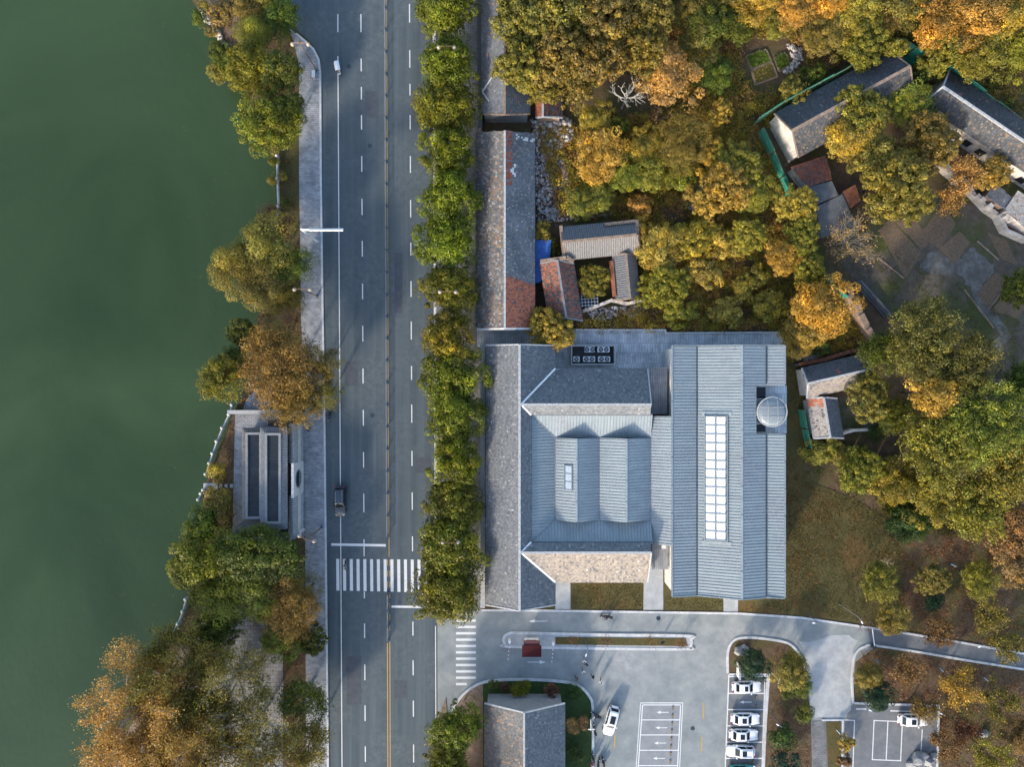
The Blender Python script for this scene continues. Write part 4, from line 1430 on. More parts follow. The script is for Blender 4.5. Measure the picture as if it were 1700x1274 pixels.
# blue sheet roof lean-to
o = thing('blue_lean_to', 'bright blue sheet lean-to roof between the long old house and red wing', 'lean-to', P(900, 435))
mb = MB()
slab(mb, [P(889, 470, 2.6), P(889, 399, 2.6), P(915, 398, 2.9), P(912, 440, 2.9), P(896, 469, 2.75)], 0.06)
s = mb.build('roof_sheet', M['tarp'], o)
mb = MB()
for k in range(14):
    y = 402 + k * 4.6
    x1 = 913 if y < 440 else 912 - (y - 440) * 0.6
    mb.beam(P(889.5, y, 2.63), P(x1, y - .5, 2.63 + .27 * (x1 - 889) / 25), 0.07, 0.05)
mb.build('ribs', M['tarp'], s, 'stuff')
for x, y in ((891, 402), (911, 402), (891, 466)):
    mb = MB()
    q = P(x, y, 2.6)
    mb.tube([q, (q.x, q.y, 0)], [.05, .05], 6)
    mb.build('post', M['grey_metal'], o)

# barn B, barn C in the walled yard, sheds, ruin
hB, cB = gable('walled_yard_barn', 'slate roofed barn with peeling white gable wall and green hoarding beside it', [(1285, 188), (1315, 217), (1325, 262)], [(1485, 88), (1511, 110), (1531, 160)],
               4.0, 6.2, (SHADED_SLATE, SHADED_SLATE), (flecks(0.012, (.2, .09, .06)), flecks(0.14, (.15, .115, .085))), wall='old_wall', cap='brown_brick', capw=0.45)
hC, cC = gable('slate_barn', 'long slate roofed barn with speckled near slope, corner to corner with the white gabled barn', [(1576, 116), (1565, 144), (1532, 172)], [(1800, 262), (1790, 296), (1757, 345)],
               4.0, 6.0, (SHADED_SLATE, SHADED_SLATE), (flecks(0.012), flecks(0.14, (.15, .115, .085))), wall='old_wall', cap='cap', capw=0.35)
openings(hC, cC[1], cC[3], 0.8, 2.4, 7, 1.3, 'black', 'window')
openings(hB, cB[1], cB[3], 0.8, 2.4, 6, 1.2, 'black', 'window')


def flat_block(name, label, pts, z, roof, wall='old_wall', cat='shed', lip=0.12, tiles_pal=None, z2=None):
    """small building under a flat or gently falling roof; z2 = height at the last two corners"""
    z2 = z if z2 is None else z2
    q = [P(x, y, z if k < 2 else z2) for k, (x, y) in enumerate(pts)]
    c = sum(q, Vector()) / len(q)
    t = thing(name, label, cat, (c.x, c.y, 0))
    mb = MB()
    slab(mb, q, 0.16)
    s = mb.build('roof', M[roof], t)
    if tiles_pal:
        tiles('roof_tiles', s, q, 0.27, 0.31, tiles_pal, int(c.x * 3) % 40)
    cc = Vector((c.x, c.y, 0))
    mb = MB()
    b = [cc + (Vector((p.x, p.y, 0)) - cc) * (1 - lip) for p in q]
    n = len(b)
    tops = [Vector((p.x, p.y, qq.z - .15)) for p, qq in zip(b, q)]
    mb.add(b + tops, [tuple(range(n))[::-1], tuple(range(n, 2 * n))] + [(i, (i + 1) % n, n + (i + 1) % n, n + i) for i in range(n)])
    mb.build('wall', M[wall], t)
    return t


flat_block('rusty_shed', 'shed with rust red flat roof below the white gable', [(1313, 277), (1370, 258), (1381, 297), (1340, 309)], 2.8, 'rust', tiles_pal=((0.16, 0.06, 0.04), (0.26, 0.105, 0.065), 0.16, (0.10, 0.10, 0.11)))
flat_block('felt_roof_shed', 'grey felt roofed shed joining the rusty shed', [(1341, 311), (1381, 300), (1392, 324), (1352, 341)], 2.7, 'bitumen')
flat_block('dark_flat_shed', 'larger dark flat roofed shed with pale scrape marks', [(1354, 343), (1398, 323), (1422, 374), (1364, 396)], 2.5, 'bitumen')
flat_block('red_lean_to', 'small red brick coloured lean-to beside the dark flat shed', [(1399, 318), (1420, 306), (1429, 332), (1412, 346)], 2.3, 'rust')
flat_block('ruin_red_roof', 'collapsing shed with reddish roof below the speckled barn', [(1582, 246), (1622, 285), (1604, 306), (1576, 262)], 2.2, 'rust', 'brown_brick', 'ruin')
flat_block('ruin_small_roof', 'ruin with small square grey tiled roof beside the speckled barn', [(1637, 324), (1651, 304), (1681, 328), (1668, 347)], 2.6, 'bitumen', 'brown_brick', 'ruin', tiles_pal=GREY)
flat_block('ruin_pale_roof', 'ruin with pale peeling roof by the barn corner', [(1668, 348), (1690, 316), (1760, 372), (1740, 410)], 3.0, 'bitumen', 'old_wall', 'ruin', tiles_pal=((0.25, 0.25, 0.24), (0.38, 0.36, 0.33), 0.1, (0.3, 0.2, 0.15)))
o = thing('ruined_yard_wall', 'long crumbling brick and plaster wall below the speckled barn', 'wall', P(1600, 310))
r = random.Random(21)
pts = [(1552, 276), (1580, 300), (1606, 322), (1632, 350), (1664, 372)]
mb = MB()
for a, b in zip(pts[:-1], pts[1:]):
    for k in range(5):
        p, q = [a[d] + (b[d] - a[d]) * k / 5 for d in (0, 1)], [a[d] + (b[d] - a[d]) * (k + 1.02) / 5 for d in (0, 1)]
        mb.ribbon([P(*p)[:2], P(*q)[:2]], 0.6, 0, r.uniform(1.2, 2.6))
mb.build('wall', M['old_wall'], o)
o = thing('burnt_room_walls', 'open roofless room with pale broken walls and rusty floor', 'ruin', P(1670, 372))
mb = MB()
mb.ribbon([P(*p)[:2] for p in ((1648, 362), (1672, 350), (1712, 384), (1696, 402), (1660, 386))], 0.45, 0, 1.7, True)
mb.build('wall', M['old_wall'], o)
mb = MB()
mb.prism([P(*p)[:2] for p in ((1652, 363), (1672, 354), (1706, 384), (1694, 397), (1661, 382))], -.05, .3)
mb.build('floor', M['rust'], o)
o = thing('boundary_wall', 'pale ruined boundary wall between the gold tree and the grey yard', 'wall', P(1420, 520))
mb = MB()
r = random.Random(2)
pts = [(1394, 478), (1406, 500), (1416, 525), (1428, 548), (1444, 574)]
for a, b in zip(pts[:-1], pts[1:]):
    for k in range(4):
        p, q = [a[d] + (b[d] - a[d]) * k / 4 for d in (0, 1)], [a[d] + (b[d] - a[d]) * (k + 1.03) / 4 for d in (0, 1)]
        mb.ribbon([P(*p)[:2], P(*q)[:2]], 0.9, 0, r.uniform(2.3, 3.0))
mb.build('wall', M['brown_brick'], o)
o = thing('fallen_trough', 'grey concrete trough steps lying beside the ruined boundary wall', 'concrete steps', P(1448, 505))
for k in range(3):
    mb = MB()
    a, b = P(1417 + k * 3.0, 468 - k * 1.6), P(1469 + k * 3.0, 527 - k * 1.6)
    mb.beam(a.lerp(b, .02 * k) + Vector((0, 0, .1 + .14 * k)), b + Vector((0, 0, .1 + .14 * k)), .36, .3 + .28 * k)
    mb.build('step', M['bitumen'], o)
# small house and its yard by the turret
hF, cF = gable('stone_cottage', 'small cottage with shade-dark and sunlit tan tile slopes and white gable', [(1331, 611), (1341, 637), (1339, 662)], [(1440, 589), (1446, 613), (1444, 642)],
               3.2, 4.9, (((0.085, 0.093, 0.105), (0.13, 0.138, 0.15), 0.02, (0.3, 0.12, 0.08)), SUNLIT_TAN), (None, None), wall='white_wall', te=0.42, tw=0.4, cap='cap')  # north slope palette painted as shade, south one as sunlight
hG, cG = gable('cottage_wing', 'cottage wing with grey tiles and a strip of orange tiles at the top', [(1339, 662), (1367, 660), (1390, 662)], [(1345, 729), (1378, 727), (1396, 723)],
               2.6, 3.6, (((0.20, 0.195, 0.19), (0.34, 0.32, 0.30), 0.12, (0.11, 0.11, 0.115)), GREY),  # paler west slope: sunlight is put into its tile colour
               (lambda W, c, rng: np.where(((637 - W[:, 1] * FPX / (CAM_H - W[:, 2])) < 676)[:, None] & (rng.random((len(c), 1)) < 0.75), np.array([[0.38, 0.14, 0.08]]), c), None), wall='white_wall')
sheet('cottage_yard', [(1392, 660), (1465, 655), (1466, 716), (1396, 718)], 0.05, M['grey_earth'])
o = thing('yard_wall', 'low grey and brick wall enclosing the cottage yard', 'wall', P(1430, 718))
mb = MB()
mb.ribbon([P(*p)[:2] for p in ((1384, 722), (1410, 714), (1440, 713), (1464, 715), (1466, 690))], 0.4, 0, 1.5)
mb.build('wall', M['old_wall'], o)
o = thing('rear_yard_wall', 'brick topped wall behind the cottage ridge', 'wall', P(1400, 585))
mb = MB()
mb.ribbon([P(*p)[:2] for p in ((1318, 606), (1360, 598), (1400, 585), (1440, 578))], 0.4, 0, 1.9)
mb.build('wall', M['bitumen'], o)
mb = MB()
mb.ribbon([P(*p)[:2] for p in ((1318, 606), (1360, 598), (1400, 585), (1440, 578))], 0.55, 1.9, 2.02)
mb.build('coping', M['rust'], o)

# gatehouse at the forecourt
hL, cL = gable('gatehouse', 'grey tiled gatehouse with pale gable coping beside the entrance garden', [(804, 1168), (870, 1184), (938, 1168)], [(804, 1420), (870, 1448), (938, 1420)],
               4.0, 7.0, (SUN_WARM, GREY), (flecks(0.05, (0.24, 0.19, 0.15)), dots), wall='grey_wall', inset=0.5)

# lakeside pavilion: two dark glass roofs framed by tiled eaves, screen wall with round window
pv = thing('lakeside_pavilion', 'grey lakeside pavilion with two long dark glass roofs and tiled eaves', 'pavilion', P(445, 790))
zP = 4.6


def tile_frame(x0, x1, y0, y1, w, z, name):
    """tiled eave around a rectangular glass roof (picture coordinates at height z)"""
    a, b, c, d = U(x0, z), U(x1, z), V(y1, z), V(y0, z)
    for pl in ([(a - w, c - w, z - .35), (b + w, c - w, z - .35), (b, c, z), (a, c, z)], [(b + w, d + w, z - .35), (a - w, d + w, z - .35), (a, d, z), (b, d, z)],
               [(a - w, d + w, z - .35), (a - w, c - w, z - .35), (a, c, z), (a, d, z)], [(b + w, c - w, z - .35), (b + w, d + w, z - .35), (b, d, z), (b, c, z)]):
        q = [Vector(p) for p in pl]
        mb = MB()
        slab(mb, q, .1)
        s = mb.build('tiled_eave', M['grey_wall'], pv)
        o, u, v, n = frame_of(q)
        L = (q[1] - q[0]).length
        vx = max((p - o).dot(v) for p in q)
        mb = MB()
        k = 0.15
        while k < L - .1:
            # length of the course, mitred at the corners
            m = min(vx, max(0.1, min(k, L - k) * vx / w if w > 0 else vx))
            mb.tube([o + u * k + n * .05, o + u * k + v * m + n * .05], [.085, .08], 6)
            k += 0.3
        mb.build('tube_tiles', M['old_tube'] if name == 'light' else M['grey_wall'], s, 'stuff')
    mb = MB()
    mb.ribbon([(a + .1, c + .1), (b - .1, c + .1), (b - .1, d - .1), (a + .1, d - .1)], .34, z - .3, z + .22, True)
    mb.build('stone_rim', M['grey_wall'], pv)
    mb = MB()
    mb.box(a + .27, b - .27, c + .27, d - .27, z - .5, z - .1)
    g = mb.build('glass_roof', M['pool_glass'], pv)
    n = 7
    for k in range(1, n):
        mb = MB()
        y = c + (d - c) * k / n
        mb.box(a + .27, b - .27, y - .02, y + .02, z - .1, z - .07)
        mb.build('glazing_bar', M['dark_metal'], g)


tile_frame(409, 434, 719, 861, 0.75, zP - .3, 'light')
tile_frame(441, 466, 720, 869, 0.9, zP + .3, 'dark')
mb = MB()
mb.box(U(405, 4), U(470, 4), V(866, 4), V(716, 4), 0, zP - .85)
mb.build('wall', M['grey_wall'], pv)
for x0, x1, y0, y1 in ((444, 482, 694, 708), (440, 484, 876, 884)):
    z = 3.2
    mb = MB()
    mb.box(U(x0, z), U(x1, z), V(y1, z), V(y0, z), 0, z - .3)
    mb.build('porch', M['dark_floor'], pv)
    mb = MB()
    mb.box(U(x0, z) - .2, U(x1, z), V(y0, z) - .35, V(y0, z) + .5, z - .3, z)
    s = mb.build('porch_eave', M['grey_wall'], pv)
    mb = MB()
    x = U(x0, z)
    while x < U(x1, z):
        mb.tube([(x, V(y0, z) - .35, z + .05), (x, V(y0, z) + .5, z + .03)], [.08, .08], 6)
        x += .3
    mb.build('tube_tiles', M['grey_wall'], s, 'stuff')
# front screen wall
sw = thing('screen_wall_round_window', 'pale street screen wall with a round lattice window and tiled coping', 'wall', P(505, 790))
X = U(505)
for y0, y1 in ((702, 764), (818, 880)):
    mb = MB()
    mb.box(X - .75, X - .25, V(y1), V(y0), 0, 3.4)
    mb.build('wall', M['white_wall'], sw)
    mb = MB()
    slab(mb, [Vector((X - 1.35, V(y0) + .1, 3.4)), Vector((X - 1.35, V(y1) - .1, 3.4)), Vector((X - .5, V(y1) - .1, 4.0)), Vector((X - .5, V(y0) + .1, 4.0))], .1)
    slab(mb, [Vector((X, V(y0) + .1, 3.5)), Vector((X, V(y1) - .1, 3.5)), Vector((X - .5, V(y1) - .1, 4.0)), Vector((X - .5, V(y0) + .1, 4.0))], .1)
    s = mb.build('coping', M['grey_wall'], sw)
    mb = MB()
    y = V(y1)
    while y < V(y0):
        mb.tube([(X - 1.35, y, 3.46), (X - .5, y, 4.05)], [.08, .08], 6)
        mb.tube([(X, y, 3.56), (X - .5, y, 4.05)], [.08, .08], 6)
        y += .3
    mb.build('tube_tiles', M['cap'], s, 'stuff')
    mb = MB()
    mb.box(X - .25, X - .12, V(y1), V(y0), 0, 1.0)
    mb.build('plinth', M['cap'], sw)
    mb = MB()
    mb.box(X - .251, X - .2, V(y1), V(y0), 2.5, 3.2)
    mb.build('yellow_band', mat_flat('ochre_band', (0.50, 0.38, 0.20), .8) if 'ochre' not in M else M['ochre'], sw)
yc, zc, rad = V(791), 2.9, 1.35
PW, PH = (V(764) - V(818)) / 2, 5.2
mb = MB()
ang = [2 * math.pi * k / 28 for k in range(28)]
for xx, fl in ((X - .05, 1), (X - .3, -1)):
    inner = [(xx, yc + rad * math.cos(a), zc + rad * math.sin(a)) for a in ang]
    outer = []
    for a in ang:
        c, s = math.cos(a), math.sin(a)
        t = min(PW / abs(c) if abs(c) > 1e-6 else 1e9, ((PH - zc) if s > 0 else zc) / abs(s) if abs(s) > 1e-6 else 1e9)
        outer.append((xx, yc + t * c, zc + t * s))
    for k in range(28):
        j = (k + 1) % 28
        f = [inner[k], outer[k], outer[j], inner[j]]
        mb.face(f if fl > 0 else f[::-1])
for k in range(28):
    j = (k + 1) % 28
    mb.face([(x, yc + rad * math.cos(ang[q]), zc + rad * math.sin(ang[q])) for x, q in ((X - .05, k), (X - .05, j), (X - .3, j), (X - .3, k))])
for y0, y1 in ((yc - PW, yc - PW), (yc + PW, yc + PW)):
    mb.face([(X - .05, y0, 0), (X - .3, y0, 0), (X - .3, y0, PH), (X - .05, y0, PH)])
mb.face([(X - .3, yc - PW, PH), (X - .05, yc - PW, PH), (X - .05, yc + PW, PH), (X - .3, yc + PW, PH)])
mb.build('panel', M['white_wall'], sw)
mb = MB()
mb.box(X - .36, X + .02, yc - PW - .06, yc + PW + .06, PH, PH + .1)
mb.build('coping', M['cap'], sw)
mb = MB()
for k in range(28):
    j = (k + 1) % 28
    mb.beam((X - .04, yc + rad * math.cos(ang[k]), zc + rad * math.sin(ang[k])), (X - .04, yc + rad * math.cos(ang[j]), zc + rad * math.sin(ang[j])), .12, .16)
w = mb.build('round_window', M['grey_wall'], sw)
mb = MB()
for k in (-1, 0, 1):
    hh = math.sqrt(rad ** 2 - (k * .6) ** 2)
    mb.beam((X - .18, yc + k * .6, zc - hh), (X - .18, yc + k * .6, zc + hh), .07, .07)
    mb.beam((X - .18, yc - hh, zc + k * .6), (X - .18, yc + hh, zc + k * .6), .07, .07)
mb.build('lattice', M['dark_metal'], w)
mb = MB()
mb.box(X - .29, X - .26, yc - 1.2, yc + 1.2, zc - 1.2, zc + 1.2)
mb.build('backing', M['dark_floor'], w)
for y in (690, 700, 884):
    pass
o = thing('end_pier', 'pale square wall pier at the end of the round window wall', 'wall', P(500, 884))
mb = MB()
mb.ribbon([P(480, 890)[:2], P(498, 884)[:2], P(506, 878)[:2]], .5, 0, 3.2)
mb.build('wall', M['white_wall'], o)
mb = MB()
mb.ribbon([P(478, 891)[:2], P(498, 884.5)[:2], P(508, 877)[:2]], .75, 3.2, 3.4)
mb.build('coping', M['cap'], o)
for nm, lab, a, b, h in (('plaza_wall', 'low plaza wall on the lake side of the pavilion, below the brown tree', (384, 684), (470, 684), 1.2),
                         ('garden_wall', 'grey garden wall at the dark tree end of the pavilion', (384, 890), (480, 892), 1.6)):
    o = thing(nm, lab, 'wall', P((a[0] + b[0]) / 2, a[1]))
    mb = MB()
    mb.ribbon([P(*a)[:2], P(*b)[:2]], .35, 0, h)
    mb.build('wall', M['grey_wall'], o)
    mb = MB()
    mb.ribbon([P(a[0] - 1, a[1])[:2], P(b[0] + 1, b[1])[:2]], .6, h, h + .14)
    mb.build('coping', M['cap'], o)


# ------------------------------------------------------------------ foliage
def leaf_mesh(name, c, size, rng, warm, bright, up=0.45, aspect=0.6, out=None):
    """one mesh of leaf-shaped quads at points c; warm and bright are per leaf"""
    n = len(c)
    d = rng.normal(size=(n, 3))
    d /= np.linalg.norm(d, axis=1)[:, None]
    nrm = rng.normal(size=(n, 3)) * (1 - up)
    nrm[:, 2] += up * 1.6
    if out is not None:
        nrm += out * 1.7
    t = d - nrm * ((d * nrm).sum(1) / (nrm * nrm).sum(1))[:, None]
    t /= np.linalg.norm(t, axis=1)[:, None]
    b = np.cross(nrm, t)
    b /= np.linalg.norm(b, axis=1)[:, None]
    s = (size * rng.uniform(0.65, 1.3, n))[:, None]
    v = np.stack([c - t * s * .5, c + b * s * aspect * .5, c + t * s * .5, c - b * s * aspect * .5], 1)
    faces = np.arange(n * 4).reshape(-1, 4)
    col = np.stack([np.clip(warm, 0, 1), bright, np.zeros(n)], 1)
    me = bpy.data.meshes.new(name)
    me.vertices.add(n * 4)
    me.vertices.foreach_set('co', v.astype(np.float32).ravel())
    me.loops.add(n * 4)
    me.loops.foreach_set('vertex_index', faces.astype(np.int32).ravel())
    me.polygons.add(n)
    me.polygons.foreach_set('loop_start', np.arange(0, n * 4, 4, dtype=np.int32))
    me.polygons.foreach_set('loop_total', np.full(n, 4, dtype=np.int32))
    at = me.color_attributes.new('Col', 'FLOAT_COLOR', 'CORNER')
    c4 = np.ones((n, 4), np.float32)
    c4[:, :3] = col
    at.data.foreach_set('color', np.repeat(c4, 4, axis=0).ravel())
    me.materials.append(M['leaf'])
    me.update(calc_edges=True)
    return me


def unit(rng, n, zmin=-1.0):
    z = rng.uniform(zmin, 1, n)
    a = rng.uniform(0, 2 * np.pi, n)
    r = np.sqrt(1 - z * z)
    return np.stack([r * np.cos(a), r * np.sin(a), z], 1)


def crown(kind, seed):
    """leaf mesh of a crown about the origin, unit-sized horizontally about `RAD0` metres; returns mesh and its half height"""
    rng = np.random.default_rng(seed)
    R0, H0, nl, rl, per, ls, up = {
        'camphor': (4.6, 3.2, 190, 0.66, 115, 0.22, 0.35),
        'round': (4.0, 3.4, 125, 0.66, 125, 0.21, 0.35),
        'poplar': (4.6, 4.6, 330, 0.48, 56, 0.29, 0.30),
        'fine': (5.0, 4.2, 240, 0.75, 85, 0.19, 0.25),
        'spire': (4.6, 5.2, 260, 0.62, 62, 0.28, 0.25),
        'spirebig': (7.4, 6.5, 560, 0.72, 56, 0.30, 0.25),
        'scrub': (2.6, 1.7, 70, 0.50, 70, 0.27, 0.40),
        'bush': (1.6, 1.2, 34, 0.48, 75, 0.19, 0.35),
        'willow': (4.4, 4.0, 42, 1.35, 380, 0.20, 0.30),
    }[kind]
    # big irregular boughs first, then leaf clumps upon them
    nb = {'camphor': 13, 'round': 7, 'poplar': 11, 'fine': 9, 'spire': 10, 'spirebig': 14, 'scrub': 6, 'bush': 4, 'willow': 8}[kind]
    bd = unit(rng, nb, -0.1)
    full = 0.72 if kind in ('camphor', 'round') else 1.0
    bc = bd * np.array([R0 * 0.55, R0 * 0.55, H0 * 0.5]) * rng.uniform(0.6, 1.1, (nb, 1)) * full
    br = R0 * rng.uniform(0.40, 0.58, nb)
    which = rng.integers(0, nb, nl)
    dirs = unit(rng, nl, -0.35)
    lc = bc[which] + dirs * br[which][:, None] * np.array([1, 1, H0 / R0]) * rng.uniform(0.72, 1.08, (nl, 1))
    if kind.startswith('spire'):
        # upswept sprays that lean out from the stem
        lc[:, 2] += 0.35 * np.hypot(lc[:, 0], lc[:, 1])
    lr = rl * rng.uniform(0.6, 1.35, nl)
    lwarm = np.clip(rng.normal(0.38, 0.30, nl), 0, 1)
    lbr = np.exp(rng.normal(0, 0.27, nl))
    idx = np.repeat(np.arange(nl), per)
    d = unit(rng, nl * per, -0.55)
    rr = rng.uniform(0.72, 1.05, nl * per)
    c = lc[idx] + d * (lr[idx] * rr)[:, None]
    if kind == 'willow':
        c[:, 2] -= np.abs(rng.normal(0, 0.5, len(c)))
    if kind.startswith('spire'):
        ax = lc[idx].copy()
        ax /= (np.linalg.norm(ax, axis=1)[:, None] + 1e-6)
        c += ax * rng.uniform(-0.55, 0.75, len(c))[:, None]
    c[:, :2] -= (np.percentile(c[:, :2], 96, axis=0) + np.percentile(c[:, :2], 4, axis=0)) / 2
    R0 = float(np.percentile(np.hypot(c[:, 0], c[:, 1]), 94))
    warm = np.clip(lwarm[idx] + rng.normal(0, 0.22, len(c)), 0, 1)
    bright = lbr[idx] * np.exp(rng.normal(0, 0.16, len(c)))
    return leaf_mesh('crown_' + kind, c, ls, rng, warm, bright, up, 0.62 if kind != 'fine' else 0.5, d), R0, H0


def trunk_mesh(h, r0, seed, mat, limbs=6, spread=0.55, top=0.9):
    rng = random.Random(seed)
    mb = MB()
    p = Vector((0, 0, -0.1))
    pts, rads = [p.copy()], [r0 * 1.25]
    for k in range(1, 6):
        p = Vector((rng.uniform(-.04, .04) * h * k / 5, rng.uniform(-.04, .04) * h * k / 5, h * top * k / 5))
        pts.append(p)
        rads.append(r0 * (1 - 0.82 * k / 5))
    mb.tube(pts, rads, 7)
    for k in range(limbs):
        t = rng.uniform(0.4, 0.85)
        base = pts[0].lerp(pts[-1], t)
        a = 2 * math.pi * (k + rng.uniform(-.3, .3)) / limbs
        L = h * rng.uniform(0.22, 0.40)
        q = base + Vector((math.cos(a) * L * spread, math.sin(a) * L * spread, L * 0.55))
        q2 = q + Vector((math.cos(a + rng.uniform(-.5, .5)) * L * spread * .8, math.sin(a + rng.uniform(-.5, .5)) * L * spread * .8, L * 0.4))
        mb.tube([base, q, q2], [r0 * .45 * (1 - t * .4), r0 * .26, r0 * .08], 6)
    me = bpy.data.meshes.new('trunk')
    me.from_pydata(mb.v, [], mb.f)
    me.materials.append(M[mat])
    me.polygons.foreach_set('use_smooth', [True] * len(mb.f))
    me.update()
    return me


def bare_branches(seed, R, h, levels=5, r0=0.16, n0=7, mat='pale_bark', tips=None, zlo=0.35):
    """open branching limbs; collects twig ends in tips"""
    rng = random.Random(seed)
    mb = MB()

    def grow(p, d, L, r, lev):
        q = p + d * L * 0.5 + Vector((rng.uniform(-.06, .06), rng.uniform(-.06, .06), rng.uniform(-.03, .06))) * L
        e = q + (d + Vector((rng.uniform(-.25, .25), rng.uniform(-.25, .25), rng.uniform(-.05, .2)))).normalized() * L * .5
        mb.tube([p, q, e], [r * 1.15, r * .98, r * .72], 5 if lev > 2 else 4, cap=False)
        if tips is not None and lev <= 2:
            tips.append(q)
            tips.append(e)
        if lev <= 1:
            return
        for k in range(rng.choice((2, 3, 3))):
            a = (d + Vector((rng.uniform(-.8, .8), rng.uniform(-.8, .8), rng.uniform(-.25, .5)))).normalized()
            grow(e if k else q, a, L * rng.uniform(.6, .85), r * .58, lev - 1)
    top = Vector((0, 0, h * 0.5))
    mb.tube([(0, 0, -.1), (0.05, 0, h * .25), top], [r0 * 1.5, r0 * 1.15, r0], 7)
    for k in range(n0):
        a = 2 * math.pi * (k + rng.uniform(-.3, .3)) / n0
        el = rng.uniform(0.35, 1.1)
        grow(top - Vector((0, 0, rng.uniform(0, h * .12))), Vector((math.cos(a) * math.cos(el), math.sin(a) * math.cos(el), math.sin(el))), R * rng.uniform(.38, .52), r0 * .62, levels)
    me = bpy.data.meshes.new('branches')
    me.from_pydata(mb.v, [], mb.f)
    me.materials.append(M[mat])
    me.update()
    return me


CROWNS = {k: [crown(k, 100 * i + 7 * len(k)) for i in range(n)] for k, n in
          {'camphor': 4, 'round': 4, 'poplar': 3, 'fine': 3, 'spire': 3, 'spirebig': 2, 'scrub': 5, 'bush': 4, 'willow': 2}.items()}
TRUNKS = [trunk_mesh(6.0, 0.2, s, 'bark') for s in range(4)]
TR = random.Random(77)

C = dict(camphor=(0.104, 0.118, 0.010), dkgreen=(0.030, 0.060, 0.012), olive=(0.150, 0.136, 0.032), yellow=(0.25, 0.20, 0.038), gold=(0.315, 0.215, 0.044), orange=(0.33, 0.205, 0.075),
         green=(0.072, 0.096, 0.014), brown=(0.15, 0.112, 0.036), rust=(0.15, 0.095, 0.044), maroon=(0.10, 0.048, 0.036), ygreen=(0.155, 0.156, 0.026), deep=(0.018, 0.05, 0.026), tan=(0.27, 0.195, 0.085))


def tree(px, py, rpx, h, kind, colr, label, name='tree', cat='tree', group=None, squash=1.0, jit=0.12):
    """crown centred at a picture point at its own height, so the tree stands where it really is and leans with the perspective"""
    if kind == 'spire' and rpx > 56:
        kind = 'spirebig'
    me, R0, H0 = TR.choice(CROWNS[kind])
    zc = h * 0.62
    c = P(px, py, zc)
    r = rpx * (CAM_H - zc) / FPX
    t = thing(name, label, cat, (c.x, c.y, 0), TR.uniform(0, 6.28), group)
    k = r / R0
    o = link('crown', me, t)
    o.location = (0, 0, zc)
    o.scale = (k * TR.uniform(.94, 1.06), k * TR.uniform(.94, 1.06), max(k * .7, (h - zc) / H0 * 1.0) * squash)
    cc = C[colr] if isinstance(colr, str) else colr
    o.color = (*[x * TR.uniform(1 - jit, 1 + jit) for x in cc], 1)
    if kind not in ('bush',):
        q = link('trunk', TR.choice(TRUNKS), t)
        q.scale = (h / 9, h / 9, h / 6.6)
    else:
        q = link('stem', TRUNKS[0], t)
        q.scale = (h / 9, h / 9, h / 8)
    return t


# street trees
CAMPHOR = ['street camphor beside the dark street wall, first with a whole crown', 'street camphor touching the lamp lanterns near the row house', 'street camphor opposite the gap between row house and long old house', 'street camphor at the limewashed end of the long old house',
           'street camphor beside the long old house, across from the white gantry side', 'street camphor beside the middle of the long old house', 'street camphor pierced by a lamp beside the red tile patch', 'street camphor at the passage between old house and museum',
           'street camphor beside the museum wing near the enclosure end', 'dark sided street camphor beside the museum wing ridge junction', 'narrow street camphor beside the museum wing middle', 'street camphor across from the dark moving car',
           'street camphor pierced by a lamp near the zebra crossing', 'street camphor overhanging the zebra crossing end', 'street camphor at the head of the street row']
for k, (x, y, r) in enumerate([(741, 24, 46), (744, 112, 46), (741, 182, 51), (744, 259, 47), (747, 332, 47), (741, 400, 48), (747, 482, 44), (744, 556, 44), (750, 626, 51), (755, 694, 46), (757, 765, 44),
                               (754, 836, 46), (749, 910, 52), (741, 982, 52), (738, -55, 46)]):
    tree(x + .5, y, r * (.99 + .05 * math.sin(k * 1.7)), 8.6 + 0.5 * math.sin(k * 2.1), 'camphor', 'camphor', CAMPHOR[k], 'camphor_tree', 'tree', 'street camphors', squash=1.3, jit=.13)
tree(742, 1255, 34, 8.2, 'camphor', 'camphor', 'yellow-green camphor between the gatehouse and the road, wide part of the crown', 'camphor_tree')
tree(757, 1208, 40, 8.4, 'camphor', 'camphor', 'yellow-green camphor beside the gatehouse wall on the paved corner', 'camphor_tree')

for x, y, lb in ((748, 1318, 'unseen camphor added to continue the street row past the gatehouse wall'), (750, 1392, 'second unseen camphor added to continue the street row past the gatehouse'), (752, 1466, 'third unseen camphor added to continue the street row past the gatehouse'), (690, 1560, 'lone camphor far down the street')):
    tree(x, y, 52, 9.5, 'camphor', 'camphor', lb, 'camphor_tree')  # row camphors out of view, added to cast shade over the entrance

